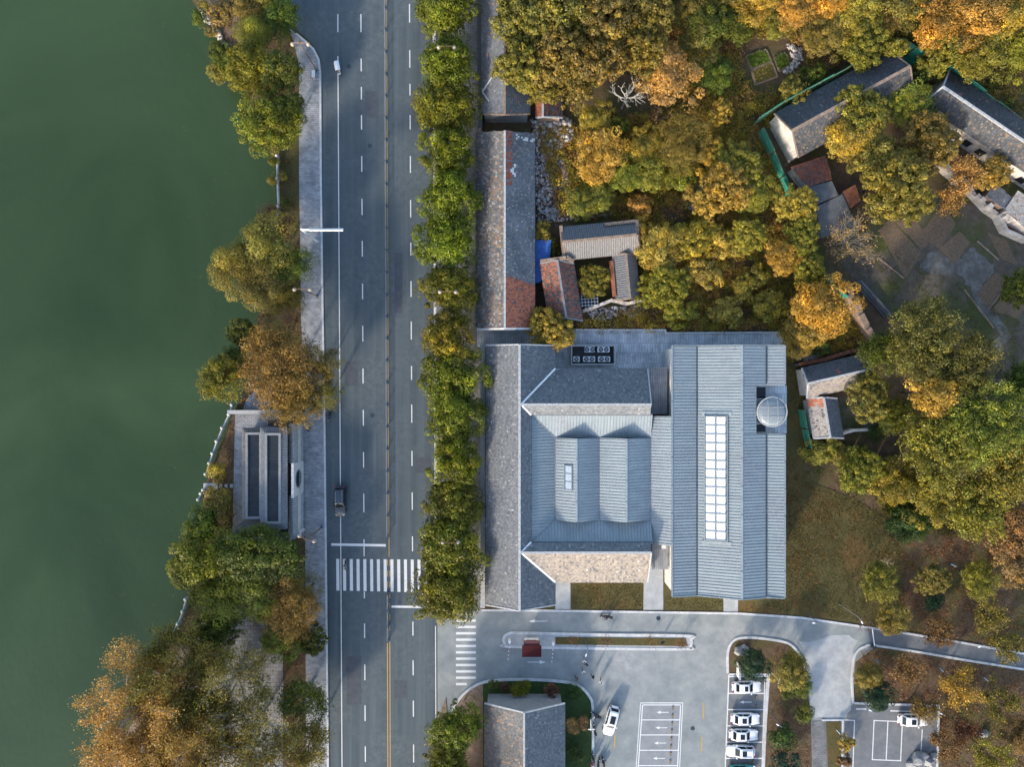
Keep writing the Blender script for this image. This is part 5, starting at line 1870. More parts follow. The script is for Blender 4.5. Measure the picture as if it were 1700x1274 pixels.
G1 = 'trees on the lake bank'
bank = [
    (418, 18, 28, 6, 'round', 'brown', 'brownish olive bank tree by the dirt path'), (425, 58, 31, 7, 'willow', 'ygreen', 'feathery yellow-green tree between dirt path and side road'),
    (468, 30, 30, 6.5, 'round', 'green', 'dense dark green round tree at the side road corner'), (447, 8, 26, 6, 'round', 'olive', 'olive tree behind the dark round tree at the side road'),
    (425, 118, 46, 8, 'round', 'camphor', 'broad olive-green tree leaning over the lake near the lamp'), (468, 122, 34, 8.5, 'round', 'green', 'dark green tree beside the pavement and lamp'),
    (372, 92, 24, 5, 'round', 'green', 'small green tree overhanging the water'), (366, 120, 18, 4, 'round', 'olive', 'low olive tree overhanging the water'),
    (452, 208, 47, 9, 'round', 'camphor', 'broad olive tree at the lake edge above the grassy bank'), (478, 180, 30, 8, 'round', 'green', 'dark green tree hugging the pavement above the grassy bank'),
    (392, 440, 42, 9.5, 'willow', 'olive', 'golden olive willow crown over the water'), (448, 408, 46, 10.5, 'willow', 'olive', 'tall golden olive willow beside the white gantry'),
    (430, 470, 46, 10, 'willow', 'brown', 'brown tinged willow crown above the lake edge'), (488, 440, 34, 9, 'willow', 'green', 'dark green willow by the pavement below the gantry'),
    (478, 498, 30, 7, 'willow', 'olive', 'thin olive willow beside the lamp with two globes'), (404, 555, 26, 6, 'poplar', 'green', 'loose green tree between the willow and the brown tree'),
    (372, 628, 36, 7.5, 'spire', 'ygreen', 'yellow-green feathery tree at the water beside the curved path'), (396, 602, 26, 6, 'spire', 'green', 'green feathery tree behind the yellow feathery one'),
    (470, 610, 66, 11.5, 'fine', (0.155, 0.125, 0.032), 'large rust-brown fine leaved tree above the pavilion'), (490, 655, 52, 10.5, 'fine', (0.175, 0.135, 0.030), 'amber fine leaved tree reaching over the pavilion plaza'),
    (530, 605, 38, 9.5, 'fine', 'olive', 'olive fine leaved tree reaching over the pavement'), (535, 655, 34, 9, 'fine', 'olive', 'olive tree with loose twigs over the road edge by the scooter'),
    (448, 575, 34, 9, 'fine', 'brown', 'brown fine leaved tree behind the rust-brown crown'),
    (340, 935, 56, 9.5, 'round', 'camphor', 'broad yellow-green tree spreading over the lake below the pavilion'), (412, 915, 48, 9.5, 'round', 'green', 'dark green tree against the pavilion garden wall'),
    (462, 925, 44, 9.5, 'round', 'green', 'dark green tree beside the pavement below the pavilion'), (372, 985, 42, 8, 'round', 'ygreen', 'yellow-green tree above the lakeside path bend'),
    (425, 990, 42, 8.5, 'round', 'ygreen', 'olive-yellow tree between dark green trees and brown tree'), (485, 1015, 54, 9, 'fine', 'brown', 'brown fine leaved tree opposite the crosswalk'),
    (505, 985, 34, 8, 'fine', 'olive', 'green-brown fine tree beside pavement by the crosswalk'), (470, 1062, 32, 7.5, 'round', 'ygreen', 'small golden-green tree below the brown tree'),
    (362, 1045, 36, 7, 'poplar', 'green', 'loose dark green tree over the pale lakeside path'), (520, 1060, 24, 6, 'poplar', 'green', 'small loose green tree at pavement edge'),
]
for x, y, r, h, kd, cl, lb in bank:
    tree(x, y, r, h, kd, cl, lb, {'fine': 'fine_leaved_tree', 'willow': 'willow_tree'}.get(kd, 'bank_tree'), 'tree', G1)
for x, y, r, h, cl, lb in [(452, 300, 9, 1.6, 'olive', 'low olive bush at the water edge on grassy bank'), (470, 292, 8, 1.4, 'ygreen', 'small round bush on the grassy bank'), (474, 336, 9, 1.5, 'green', 'round dark green bush on the grassy bank'),
                           (362, 782, 17, 2.4, 'yellow', 'bright yellow-green bush by the pavilion balustrade'), (362, 832, 26, 3.6, 'olive', 'olive bush between pavilion plaza and lake'), (345, 862, 26, 3.6, 'green', 'green bush below the waterside steps'),
                           (372, 862, 22, 3.4, 'brown', 'brownish bush against the pavilion plaza'), (332, 885, 24, 3.2, 'green', 'dark green bush at the lake above the broad tree'), (455, 268, 9, 1.6, 'green', 'small green bush where lake edge meets the broad olive tree'),
                           (332, 30, 14, 2, 'green', 'green waterside weeds near the dirt path'), (352, 52, 12, 2, 'olive', 'olive waterside weeds among stones'), (340, 12, 12, 2, 'olive', 'olive weeds at lake edge, end of dirt path'),
                           (375, 18, 28, 2.6, 'brown', 'wide brown dry bush enclosed by the dirt path'), (402, 96, 22, 1.4, 'rust', 'rusty dry grass clump at the dirt path end')]:
    tree(x, y, r, h, 'bush', cl, lb, 'bush', 'bush', 'bushes on the lake bank')

# plane trees with pale limbs and thin orange leaves
def plane_tree(px, py, rpx, h, seed, leaf_n, colr, label, mat='pale_bark', lsize=0.24, levels=5, group=None, name='plane_tree', r0=0.2, n0=8):
    zc = h * .7
    c = P(px, py, zc)
    R_ = rpx * (CAM_H - zc) / FPX
    t = thing(name, label, 'tree', (c.x, c.y, 0), 0, group)
    tips = []
    link('branches', bare_branches(seed, R_, h, levels, r0, n0, mat, tips), t)
    if leaf_n:
        rng = np.random.default_rng(seed)
        tp = np.array([tuple(p) for p in tips])
        leaf_n = int(leaf_n * (2.5 if group else 1.0))
        k = rng.integers(0, len(tp), leaf_n)
        c_ = tp[k] + rng.normal(0, .45 if group else .3, (leaf_n, 3))
        o = link('crown', leaf_mesh('crown_plane', c_, lsize, rng, np.clip(rng.normal(.45, .3, leaf_n), 0, 1), np.exp(rng.normal(0, .3, leaf_n)), .3, .75), t)
        o.color = (*(C[colr] if isinstance(colr, str) else colr), 1)
    return t


for k, a in enumerate([(238, 1180, 100, 12, 9000, (0.33, 0.215, 0.07), 'plane tree with orange leaves and white twigs leaning over the lake'), (300, 1115, 84, 11, 9000, 'olive', 'amber plane tree beside the waterside path'),
                       (385, 1130, 76, 10, 5200, 'olive', 'olive plane tree with white limbs over the stone forecourt'), (300, 1255, 88, 12, 10000, (0.26, 0.185, 0.05), 'plane tree with dense amber leaves at the lake corner'),
                       (420, 1205, 72, 11, 2600, 'olive', 'nearly bare plane tree with white limbs on the stone forecourt'), (440, 1275, 70, 11, 2600, 'olive', 'nearly bare plane tree with pale limbs beside the dirt strip'),
                       (370, 1290, 80, 11.5, 6500, (0.24, 0.18, 0.05), 'golden plane tree behind the bare pale limbs'), (500, 1160, 42, 8, 2600, 'green', 'thin green tree above the brick plot'),
                       (510, 1235, 44, 8, 3200, 'olive', 'thin olive tree over pavement below the brick plot'), (345, 1185, 60, 9, 5000, 'brown', 'brown leaved plane tree among pale limbs'), (225, 1250, 70, 10, 6500, (0.30, 0.20, 0.065), 'low tan plane tree filling the lake corner'), (262, 1160, 60, 8, 5000, (0.24, 0.175, 0.05), 'tan plane tree shading the pale path bend')]):
    x, y, r, h, n, cl, lb = a
    plane_tree(x, y, r, h, 40 + k, n, cl, lb, group='plane trees at the lake corner')

# ---- the wooded slope and garden on the east side
forest = [
    # big olive poplars
    *[(x, y, r, h, 'poplar', 'olive', 'tall olive poplar in the dense grove beside the row house') for x, y, r, h in
      [(862, 28, 46, 12), (930, 32, 56, 13.5), (1003, 30, 56, 13.5), (1068, 28, 50, 12.5), (866, 108, 44, 11.5), (925, 108, 52, 13), (990, 98, 48, 13), (1058, 84, 44, 12), (900, 140, 34, 10), (958, 145, 36, 10.5), (845, -40, 50, 12), (960, -45, 60, 13), (1050, -45, 55, 12)]],
    (1108, 128, 48, 9, 'round', 'orange', 'orange leaved tree beside the grey bare tree'), (988, 198, 28, 6, 'round', 'yellow', 'yellow tree below the olive poplars near rubble'), (1022, 205, 22, 5, 'scrub', 'green', 'green shrub below the bare tree'),
    (995, 262, 42, 6.5, 'round', 'gold', 'golden tree beside the white rubble'), (965, 335, 26, 5, 'round', 'ygreen', 'yellow-green tree on the white rubble'), (992, 328, 26, 5, 'round', 'ygreen', 'green tree beside the tube tiled house'),
    (1042, 290, 32, 5.5, 'round', 'ygreen', 'yellow-green tree in the middle of the wild garden'), (1070, 245, 30, 6, 'round', 'yellow', 'yellow tree below the bare tree trunk'), (1085, 282, 34, 5.5, 'round', 'ygreen', 'bright green tree behind the golden one'),
    (1130, 238, 46, 7.5, 'fine', 'olive', 'brown-olive dense tree below the orange leaved tree'), (1196, 188, 20, 5, 'scrub', 'gold', 'small gold shrub above dry twigs'), (1182, 252, 24, 5, 'scrub', 'gold', 'gold shrub between two olive trees'),
    (1130, 290, 26, 4, 'scrub', 'ygreen', 'yellow-green scrub beneath the brown-olive tree'), (1195, 322, 48, 7, 'poplar', 'yellow', 'broad yellow tree below the gold shrub'), (1252, 322, 32, 6, 'round', 'ygreen', 'yellow-green tree beside green hoarding'),
    (1062, 345, 22, 4, 'scrub', 'gold', 'gold shrub above the tube tiled house corner'), (1062, 385, 24, 4.5, 'scrub', 'gold', 'gold shrub touching the tube tiled house'), (1095, 415, 38, 6, 'round', 'gold', 'golden tree beside the courtyard wing'),
    (1098, 478, 38, 5.5, 'poplar', 'ygreen', 'yellow-green tree below the courtyard wing corner'), (1135, 12, 32, 8, 'round', 'olive', 'olive tree next to the poplar grove'), (1172, 35, 38, 8, 'round', 'green', 'green tree above the vegetable beds'),
    (1218, 38, 34, 6, 'round', 'green', 'green tree over the vegetable beds'), (1185, 124, 30, 6, 'round', 'green', 'green tree left of the vegetable beds'), (1160, 75, 34, 7, 'round', 'olive', 'olive tree behind orange leaved tree'),
    (1255, 8, 34, 8, 'round', 'yellow', 'yellow tree above the vegetable garden'), (1316, 22, 28, 8, 'round', 'gold', 'gold tree above the vegetable garden path'), (1290, 38, 26, 5, 'round', 'olive', 'olive tree above the garden stones'),
    (1205, -20, 40, 8, 'round', 'olive', 'olive tree at the garden head'), (1346, 124, 22, 4, 'scrub', 'green', 'dark green shrub below the vegetable beds'), (1368, 60, 36, 7, 'round', 'olive', 'olive tree between gold tree and barn'),
    (1420, 28, 38, 8, 'round', 'yellow', 'yellow-olive tree above the white gabled barn'), (1462, 34, 32, 7, 'fine', 'olive', 'brown-green tree above the barn ridge'), (1432, 78, 38, 7.5, 'poplar', 'ygreen', 'yellow-green tree overhanging the barn roof'),
    (1480, 82, 22, 6.5, 'scrub', 'ygreen', 'small green tree touching the barn gable'), (1318, 152, 26, 5, 'scrub', 'olive', 'thin olive shrub beside the hoarding top'), (1555, 48, 40, 9, 'round', 'gold', 'gold-green tree at the head of the slate barn'),
    (1610, 40, 52, 10, 'round', 'gold', 'large golden tree beyond the slate barn'), (1665, 28, 42, 10, 'round', 'yellow', 'large yellow-green tree at slate barn back'), (1622, 92, 42, 9, 'round', 'ygreen', 'yellow-green tree behind the slate barn'),
    (1560, 92, 34, 8, 'poplar', 'ygreen', 'green tree at the corner where two barns meet'), (1540, 118, 26, 6, 'scrub', 'green', 'dark green shrub squeezed between the barns'), (1690, 90, 40, 9, 'round', 'ygreen', 'green tree behind the slate barn end'),
    (1700, -10, 50, 10, 'round', 'gold', 'gold tree in the far wood corner'), (1500, 8, 38, 8, 'round', 'olive', 'olive tree above both barns'), (1380, 5, 34, 8, 'round', 'gold', 'gold tree at the wood edge above the barn'),
    (1428, 188, 44, 8, 'poplar', 'ygreen', 'yellow-green yard tree against the barn eave'), (1412, 228, 42, 8, 'round', 'gold', 'golden yard tree below the barn'), (1508, 178, 34, 7, 'round', 'ygreen', 'green yard tree between the barns'),
    (1538, 238, 46, 8.5, 'poplar', 'olive', 'pale olive yard tree beside the slate barn'), (1466, 302, 58, 9, 'poplar', 'ygreen', 'large yellow-green yard tree by the tilled plots'), (1505, 338, 36, 7, 'poplar', 'ygreen', 'green yard tree over the tilled plots'),
    (1598, 292, 34, 6.5, 'poplar', 'orange', 'orange tree over the crumbling wall'), (1645, 288, 28, 6, 'poplar', 'gold', 'gold tree against the slate barn wall'), (1578, 330, 30, 5.5, 'poplar', 'orange', 'small orange tree by the tilled plots'),
    (1222, 282, 40, 7, 'poplar', 'ygreen', 'yellow-green tree beside the white gable hoarding'), (1320, 345, 34, 6, 'poplar', 'yellow', 'yellow tree between hoarding and sheds'), (1330, 395, 30, 6, 'poplar', 'ygreen', 'yellow-green tree below the dark flat shed'),
    (1300, 425, 32, 6, 'round', 'yellow', 'yellow tree along the green hoarding'), (1345, 452, 30, 5.5, 'poplar', 'ygreen', 'yellow-green tree by the hoarding end'), (1362, 512, 50, 8, 'round', 'gold', 'large golden tree above the museum corner'),
    (1330, 560, 34, 6, 'round', 'yellow', 'yellow tree between gold tree and museum'), (1280, 510, 28, 4, 'scrub', 'ygreen', 'yellow-green scrub on the slope above the terrace'), (1248, 470, 30, 4, 'scrub', 'ygreen', 'green scrub on the slope above the terrace'),
    (1150, 395, 36, 5, 'poplar', 'yellow', 'yellow scrub tree in the wild garden middle'), (1195, 405, 30, 4.5, 'scrub', 'gold', 'gold scrub in the wild garden middle'), (1165, 455, 30, 4.5, 'scrub', 'yellow', 'yellow scrub above the terrace wall'),
    (1235, 395, 32, 4.5, 'poplar', 'yellow', 'yellow thin tree amid dry brush'), (1130, 520, 26, 3.5, 'scrub', 'ygreen', 'yellow-green scrub at the terrace wall'), (1205, 520, 28, 3.5, 'scrub', 'yellow', 'yellow scrub at the terrace wall'),
    (915, 548, 36, 6.5, 'poplar', 'yellow', 'yellow-green tree between the red wing and the enclosure'), (985, 468, 26, 4, 'poplar', 'ygreen', 'yellow-green shrub growing inside the small courtyard'), (900, 385, 18, 3.5, 'scrub', 'yellow', 'yellow shrub beside the blue lean-to'), (917, 412, 16, 3, 'scrub', 'green', 'dark green shrub beside the blue lean-to'),
    # the large feathery evergreens by the grey yard
    (1520, 568, 66, 12, 'spire', (0.105, 0.112, 0.030), 'very large feathery olive evergreen over the grey yard'), (1592, 606, 50, 11, 'spire', (0.105, 0.112, 0.030), 'feathery olive evergreen at the yard lane'), (1455, 585, 36, 8, 'spire', 'green', 'green evergreen beside the cottage roof'),
    (1546, 655, 42, 12.5, 'round', 'gold', 'golden tree among the feathery evergreens'), (1612, 702, 74, 11.5, 'spire', 'ygreen', 'huge feathery yellow-green evergreen below the golden tree'), (1540, 742, 56, 10.5, 'spire', 'ygreen', 'feathery evergreen beyond the cottage yard'),
    (1655, 772, 54, 10, 'spire', 'olive', 'feathery olive evergreen at the wood edge'), (1440, 660, 38, 7, 'poplar', 'olive', 'pale olive tree over the cottage yard'), (1480, 690, 28, 6, 'spire', 'green', 'green evergreen at the cottage yard corner'),
    (1612, 835, 52, 8, 'spire', 'ygreen', 'wide green tree above the bare garden'), (1545, 822, 46, 8, 'round', 'ygreen', 'yellow-green tree above the dark shrub'), (1505, 868, 32, 5, 'round', 'dkgreen', 'dark green low tree on the lawn edge'),
    (1425, 782, 36, 5.5, 'poplar', 'ygreen', 'yellow-green scrub tree below the green fence'), (1480, 800, 38, 6, 'round', 'ygreen', 'yellow-green tree beside the lawn'), (1360, 748, 28, 3, 'scrub', 'ygreen', 'yellow-green scrub below the green fence corner'),
    (1400, 755, 26, 3, 'scrub', 'olive', 'olive scrub along the green fence'), (1680, 880, 46, 8, 'round', 'rust', 'rust orange tree at the garden edge'), (1690, 930, 40, 8, 'round', 'rust', 'rust orange tree below the feathery evergreens'),
    (1690, 640, 36, 9, 'spire', 'green', 'green evergreen at the dark lane'), (1690, 480, 30, 6, 'poplar', 'green', 'green tree at the yard edge by plots'),
    (1452, 962, 34, 6.5, 'spire', 'ygreen', 'leaning yellow-green young tree on the lawn'), (1545, 962, 30, 6, 'poplar', 'olive', 'sparse olive young tree above a dark shrub'), (1618, 960, 32, 6.5, 'spire', 'ygreen', 'upright yellow-green young tree in the brown garden'),
    (1480, 1028, 28, 4, 'round', 'olive', 'olive round tree beside the garden road'), (1560, 1050, 32, 5, 'poplar', 'rust', 'rusty thin tree over the garden road'), (1640, 1020, 34, 5.5, 'poplar', 'olive', 'olive thin tree above the garden road'),
    (1670, 1075, 30, 5, 'poplar', 'olive', 'olive thin tree overhanging the garden road'), (1500, 1110, 36, 5.5, 'poplar', 'rust', 'rusty leaved tree in the garden bed below the road'), (1590, 1140, 42, 6, 'poplar', 'gold', 'gold-brown tree in the garden bed below the road'),
    (1655, 1165, 38, 5.5, 'poplar', 'olive', 'olive-brown tree in the brown garden bed'), (1440, 1122, 26, 4, 'round', 'olive', 'olive tree at the apron corner bed'), (1457, 1155, 27, 4.5, 'round', 'deep', 'dark blue-green round tree beside the garden parking'),
    (1535, 1178, 28, 5.5, 'poplar', 'brown', 'brownish tree overhanging the parked white sedan'), (1570, 1240, 34, 5, 'poplar', 'rust', 'rusty tree beside the garden parking'), (1640, 1250, 44, 6.5, 'poplar', 'ygreen', 'yellow-green tree in the low garden corner'),
    (1690, 1220, 34, 6, 'round', 'rust', 'rust tree in the low garden corner'), (1600, 1210, 30, 4.5, 'poplar', 'maroon', 'maroon tinged shrub tree near the garden parking'), (1405, 1235, 15, 3.5, 'scrub', 'gold', 'small gold sapling on the lot lawn'),
    (1400, 1262, 14, 3, 'scrub', 'rust', 'small red sapling on the lot lawn'), (1250, 1102, 25, 4, 'round', 'deep', 'dark green round tree at the head of the parking row'), (1312, 1112, 30, 5, 'round', 'olive', 'olive tree between parking row and apron'),
    (1325, 1135, 20, 4, 'round', 'green', 'green tree at the apron edge'), (1333, 1184, 17, 2.6, 'bush', 'green', 'green bush beside the stone walk'), (1298, 1222, 22, 3, 'bush', 'dkgreen', 'loose green bush behind the parked cars'),
    (1302, 1268, 24, 3, 'bush', 'deep', 'dark green round bush behind the parked cars'), (1305, 1153, 9, 1.2, 'bush', 'green', 'small bright green bush in the parking garden'), (1548, 1000, 17, 2.2, 'bush', 'deep', 'dark green bush under the sparse young tree'),
    (1455, 718, 16, 2.5, 'bush', 'dkgreen', 'dark green bush in the cottage yard'), (1360, 575, 18, 2.6, 'bush', 'dkgreen', 'dark bush behind the cottage wall'),
]
for x, y, r, h, kd, cl, lb in forest:
    if y > 930 and x > 1390:
        r, h = r * .88, h * .92
    if kd == 'poplar' and (cl in ('rust', 'orange', 'brown', 'maroon') or (y > 1000 and x > 1390)):
        # airy trees whose twigs show between thin leaves
        plane_tree(x, y, r * 1.02, h, 300 + int(x), int(95 * r), cl, lb, 'bark', .22, 4, None, 'thin_leaved_tree', .11, 8)
        continue
    nm = {'poplar': 'leafy_tree', 'scrub': 'shrub', 'bush': 'bush', 'spire': 'evergreen_tree'}.get(kd, 'tree')
    tree(x, y, r, h, kd, cl, lb, nm, {'scrub': 'shrub', 'bush': 'bush'}.get(kd, 'tree'), 'trees of the wild garden' if y < 650 else 'trees east of the museum')
# bare and twiggy trees
plane_tree(1044, 150, 34, 9.5, 91, 0, 'brown', 'grey leafless tree with a long trunk between poplars and orange tree', 'pale_bark', levels=4, name='bare_tree', r0=.15, n0=6)
plane_tree(1098, 190, 22, 6.5, 92, 200, 'rust', 'leafless brown trunk below the orange leaved tree', 'bark', levels=3, name='bare_tree', r0=.16, n0=5)
plane_tree(1408, 398, 46, 4.5, 93, 2200, 'tan', 'spreading straw coloured shrub with bare stems beside the dark flat shed', 'pale_bark', .2, 4, name='straw_shrub', r0=.05, n0=16)
plane_tree(458, 366, 30, 4.0, 94, 4500, (0.15, 0.07, 0.055), 'maroon twiggy bush beside the white gantry at the lake', 'bark', .16, 4, name='maroon_bush', r0=.05, n0=12)
plane_tree(1478, 938, 14, 4.0, 95, 60, 'tan', 'bare pale sapling on the lawn', 'pale_bark', .2, 3, name='bare_sapling', r0=.05, n0=5)
for k, (x, y, r, lb) in enumerate([(1438, 1040, 20, 'twiggy bare sapling leaning over the garden road'), (953, 1064, 9, 'little maroon sapling nearest the guard booth on the island'), (1007, 1066, 11, 'little maroon sapling in the island middle'), (1081, 1066, 9, 'little rust sapling beside the island notice'),
                                   (1135, 1071, 11, 'little rust sapling at the tip of the island')]):
    plane_tree(x, y, r, 2.6 if k else 4.5, 60 + k, 160 if k else 120, 'rust' if k % 2 else 'maroon', lb, 'bark', .17, 3, name='sapling', r0=.035, n0=6)
for x, y, r, h, cl, lb in [(819, 1136, 9, 1.4, 'green', 'bright green bush at the gatehouse garden corner'), (864, 1143, 16, 2.2, 'camphor', 'round olive bush in front of the gatehouse gable'), (915, 1146, 12, 1.8, 'maroon', 'round maroon bush in front of the gatehouse gable'),
                           (838, 1141, 9, 1.2, 'maroon', 'low maroon bush between green and olive bushes'), (950, 1205, 13, 2, 'tan', 'straw coloured bush on the gatehouse side lawn'), (968, 1200, 11, 2, 'rust', 'rusty bush on the gatehouse side lawn'),
                           (955, 1250, 15, 1.6, 'dkgreen', 'dark green bush on the gatehouse side lawn'), (952, 1150, 14, 1.2, 'dkgreen', 'low dark bush at the gatehouse lawn bend')]:
    tree(x, y, r, h, 'bush', cl, lb, 'bush', 'bush', 'bushes around the gatehouse')


# ---- ground cover nobody could count
CLEAR = [(1272, 106, 46), (1310, 100, 26), (1470, 740, 0)]      # the vegetable garden stays open


def open_ground(q):
    ok = np.ones(len(q), bool)
    for x, y, r in CLEAR:
        ok &= np.hypot(q[:, 0] - x, q[:, 1] - y) > r
    return ok


def cover(name, label, polys, n, size, cols, seed, hmax=0.7, keep=0.5, cat='undergrowth', z0=0.03, freq=0.12):
    rng = np.random.default_rng(seed)
    allp = np.array([p for poly in polys for p in poly], float)
    lo, hi = allp.min(0), allp.max(0)
    q = rng.uniform(lo, hi, (n * 4, 2))
    ok = np.zeros(len(q), bool)
    for poly in polys:
        ok |= inside(q[:, 0], q[:, 1], poly)
    ok &= open_ground(q)
    w = np.stack([(q[:, 0] - 850) * CAM_H / FPX, (637 - q[:, 1]) * CAM_H / FPX], 1)
    f = 0.5 + 0.28 * (np.sin(w[:, 0] * freq * 6.3 + 1.2 * np.sin(w[:, 1] * freq * 4.1)) * np.cos(w[:, 1] * freq * 5.7 + 1.5 * np.sin(w[:, 0] * freq * 3.3))) + 0.22 * np.sin(w[:, 0] * freq * 15 + w[:, 1] * freq * 11)
    ok &= (rng.random(len(q)) < np.clip((f - 1 + keep) * 2.2 + .25, 0.04, 1))
    w, f = w[ok][:n], f[ok][:n]
    m = len(w)
    # gather blades into tufts
    tuft = rng.integers(0, m, m)
    mixm = rng.random(m) < 0.8
    pos = np.where(mixm[:, None], w[tuft // 9 * 9 % m] + rng.normal(0, .38, (m, 2)), w)
    c = np.concatenate([pos, (z0 + rng.uniform(0.0, hmax, m) * np.clip(f, .2, 1))[:, None]], 1)
    me = leaf_mesh(name, c, size, rng, np.clip(rng.normal(.4, .3, m), 0, 1), np.exp(rng.normal(0, .3, m)), .3, .6)
    o = link(name, me)
    o.color = (*cols, 1)
    return tag(o, label, cat, None, 'stuff')


WILD = [[(890, 215), (1000, 210), (1100, 180), (1260, 150), (1330, 180), (1262, 225), (1300, 330), (1345, 440), (1395, 500), (1440, 575), (1310, 600), (1300, 548), (930, 545), (1065, 510), (1060, 365), (930, 360)],
        [(1100, -30), (1700, -30), (1700, 200), (1580, 110), (1500, 60), (1320, 140), (1240, 180), (1100, 180)]]
cover('dry_undergrowth', 'rusty brown dry brush filling the wild garden', WILD, 110000, .22, (0.31, 0.195, 0.085), 1, 1.6, .55)
cover('green_undergrowth', 'yellow-green weeds among the wild garden trees', WILD, 80000, .24, (0.22, 0.20, 0.032), 2, 1.9, .45, freq=.09)
cover('leaf_litter', 'fallen brown leaves strewn over the garden soil', [[(1500, 900), (1700, 850), (1720, 1090), (1560, 1060), (1490, 1045)], [(1425, 1085), (1450, 1078), (1700, 1120), (1720, 1290), (1565, 1290), (1558, 1172), (1420, 1165)], [(1280, 1075), (1335, 1100), (1348, 1280), (1280, 1280)]],
      26000, .17, (0.20, 0.105, 0.055), 3, .06, .6, 'leaves', 0.1, .2)
cover('bank_weeds', 'rough brown and green weeds on the lake bank', [[(330, 20), (400, 10), (490, 60), (490, 250), (495, 560), (410, 690), (395, 700), (420, 560), (440, 380), (466, 330), (440, 240), (400, 120)], [(320, 900), (500, 900), (505, 1280), (470, 1280), (468, 1090), (370, 1000)], [(360, 720), (388, 700), (384, 890), (340, 890)]],
      26000, .2, (0.13, 0.085, 0.04), 4, .4, .55, 'weeds', 0.03, .2)
cover('east_weeds', 'grass and weeds around the tilled plots and the lawn edge', [[(1400, 440), (1470, 400), (1700, 540), (1700, 720), (1560, 560)], [(1320, 740), (1500, 770), (1500, 900), (1380, 800), (1310, 780)], [(1305, 590), (1335, 620), (1330, 700), (1306, 700)]],
      24000, .18, (0.10, 0.105, 0.028), 5, .25, .5, 'weeds', 0.03, .2)


# shrubby mass that fills between the trees
def thicket(name, label, polys, nclump, per, seed, cols, rmin=.5, rmax=1.3, cat='thicket'):
    rng = np.random.default_rng(seed)
    allp = np.array([p for poly in polys for p in poly], float)
    q = rng.uniform(allp.min(0), allp.max(0), (nclump * 6, 2))
    ok = np.zeros(len(q), bool)
    for poly in polys:
        ok |= inside(q[:, 0], q[:, 1], poly)
    ok &= open_ground(q)
    q = q[ok][:nclump]
    m = len(q)
    cx = np.stack([(q[:, 0] - 850) * CAM_H / FPX, (637 - q[:, 1]) * CAM_H / FPX, np.zeros(m)], 1)
    rad = rng.uniform(rmin, rmax, m)
    idx = np.repeat(np.arange(m), per)
    d = unit(rng, m * per, 0.0)
    c = cx[idx] + d * (rad[idx] * rng.uniform(.5, 1.1, m * per))[:, None] * np.array([1, 1, 1.25]) + np.array([0, 0, .05])
    lw = np.clip(rng.normal(.45, .35, m), 0, 1)
    lb = np.exp(rng.normal(0, .3, m))
    o = link(name, leaf_mesh(name, c, .24, rng, np.clip(lw[idx] + rng.normal(0, .15, len(c)), 0, 1), lb[idx] * np.exp(rng.normal(0, .2, len(c))), .35, .62, d))
    o.color = (*cols, 1)
    return tag(o, label, cat, None, 'stuff')


thicket('yellow_thicket', 'yellow and gold scrub thicket between the wild garden trees', WILD[:1], 700, 120, 31, (0.26, 0.21, 0.042))
thicket('green_thicket', 'olive green scrub thicket between the wild garden trees', WILD, 620, 130, 32, (0.15, 0.148, 0.028))
thicket('brown_thicket', 'low rusty brush between the wild garden trees', WILD, 420, 110, 33, (0.26, 0.16, 0.07), .5, 1.1)
thicket('east_thicket', 'green scrub below the feathery evergreens', [[(1420, 740), (1500, 770), (1700, 860), (1700, 910), (1560, 880), (1480, 860), (1400, 790)]], 160, 130, 34, (0.11, 0.112, 0.024))
cover('fallen_leaves', 'scattered fallen leaves along the street trees and lake pavement', [[(700, -20), (798, -20), (798, 1010), (700, 1010)], [(498, 120), (545, 120), (560, 1280), (508, 1280)], [(330, 1010), (470, 1090), (470, 1280), (330, 1280)]],
      6000, .11, (0.24, 0.16, 0.06), 8, .03, .6, 'leaves', 0.145, .3)
cover('floating_leaves', 'fallen leaves and specks drifting on the lake near the bank', [[(250, 0), (318, 0), (400, 120), (430, 240), (455, 300), (425, 420), (400, 600), (370, 720), (330, 840), (300, 950), (290, 1040), (200, 1180), (120, 1274), (60, 1274), (220, 900), (330, 500)]],
      1500, .10, (0.22, 0.19, 0.08), 9, .012, .5, 'leaves', -1.195, .3)
cover('lawn_grass', 'rough olive grass tufts across the lawn east of the museum', [[(1306, 760), (1345, 800), (1420, 830), (1500, 880), (1500, 1040), (1330, 1020), (1230, 1014), (1302, 995)], [(950, 970), (1066, 970), (1066, 1010), (950, 1010)], [(1104, 990), (1199, 992), (1199, 1012), (1104, 1010)]],
      30000, .15, (0.085, 0.075, 0.026), 10, .10, .7, 'grass', 0.055, .35)
cover('lawn_straw', 'straw coloured dead grass over the lawn east of the museum', [[(1306, 800), (1345, 800), (1400, 850), (1340, 1015), (1240, 1012), (1302, 995)]],
      9000, .15, (0.17, 0.105, 0.042), 11, .08, .5, 'grass', 0.055, .22)


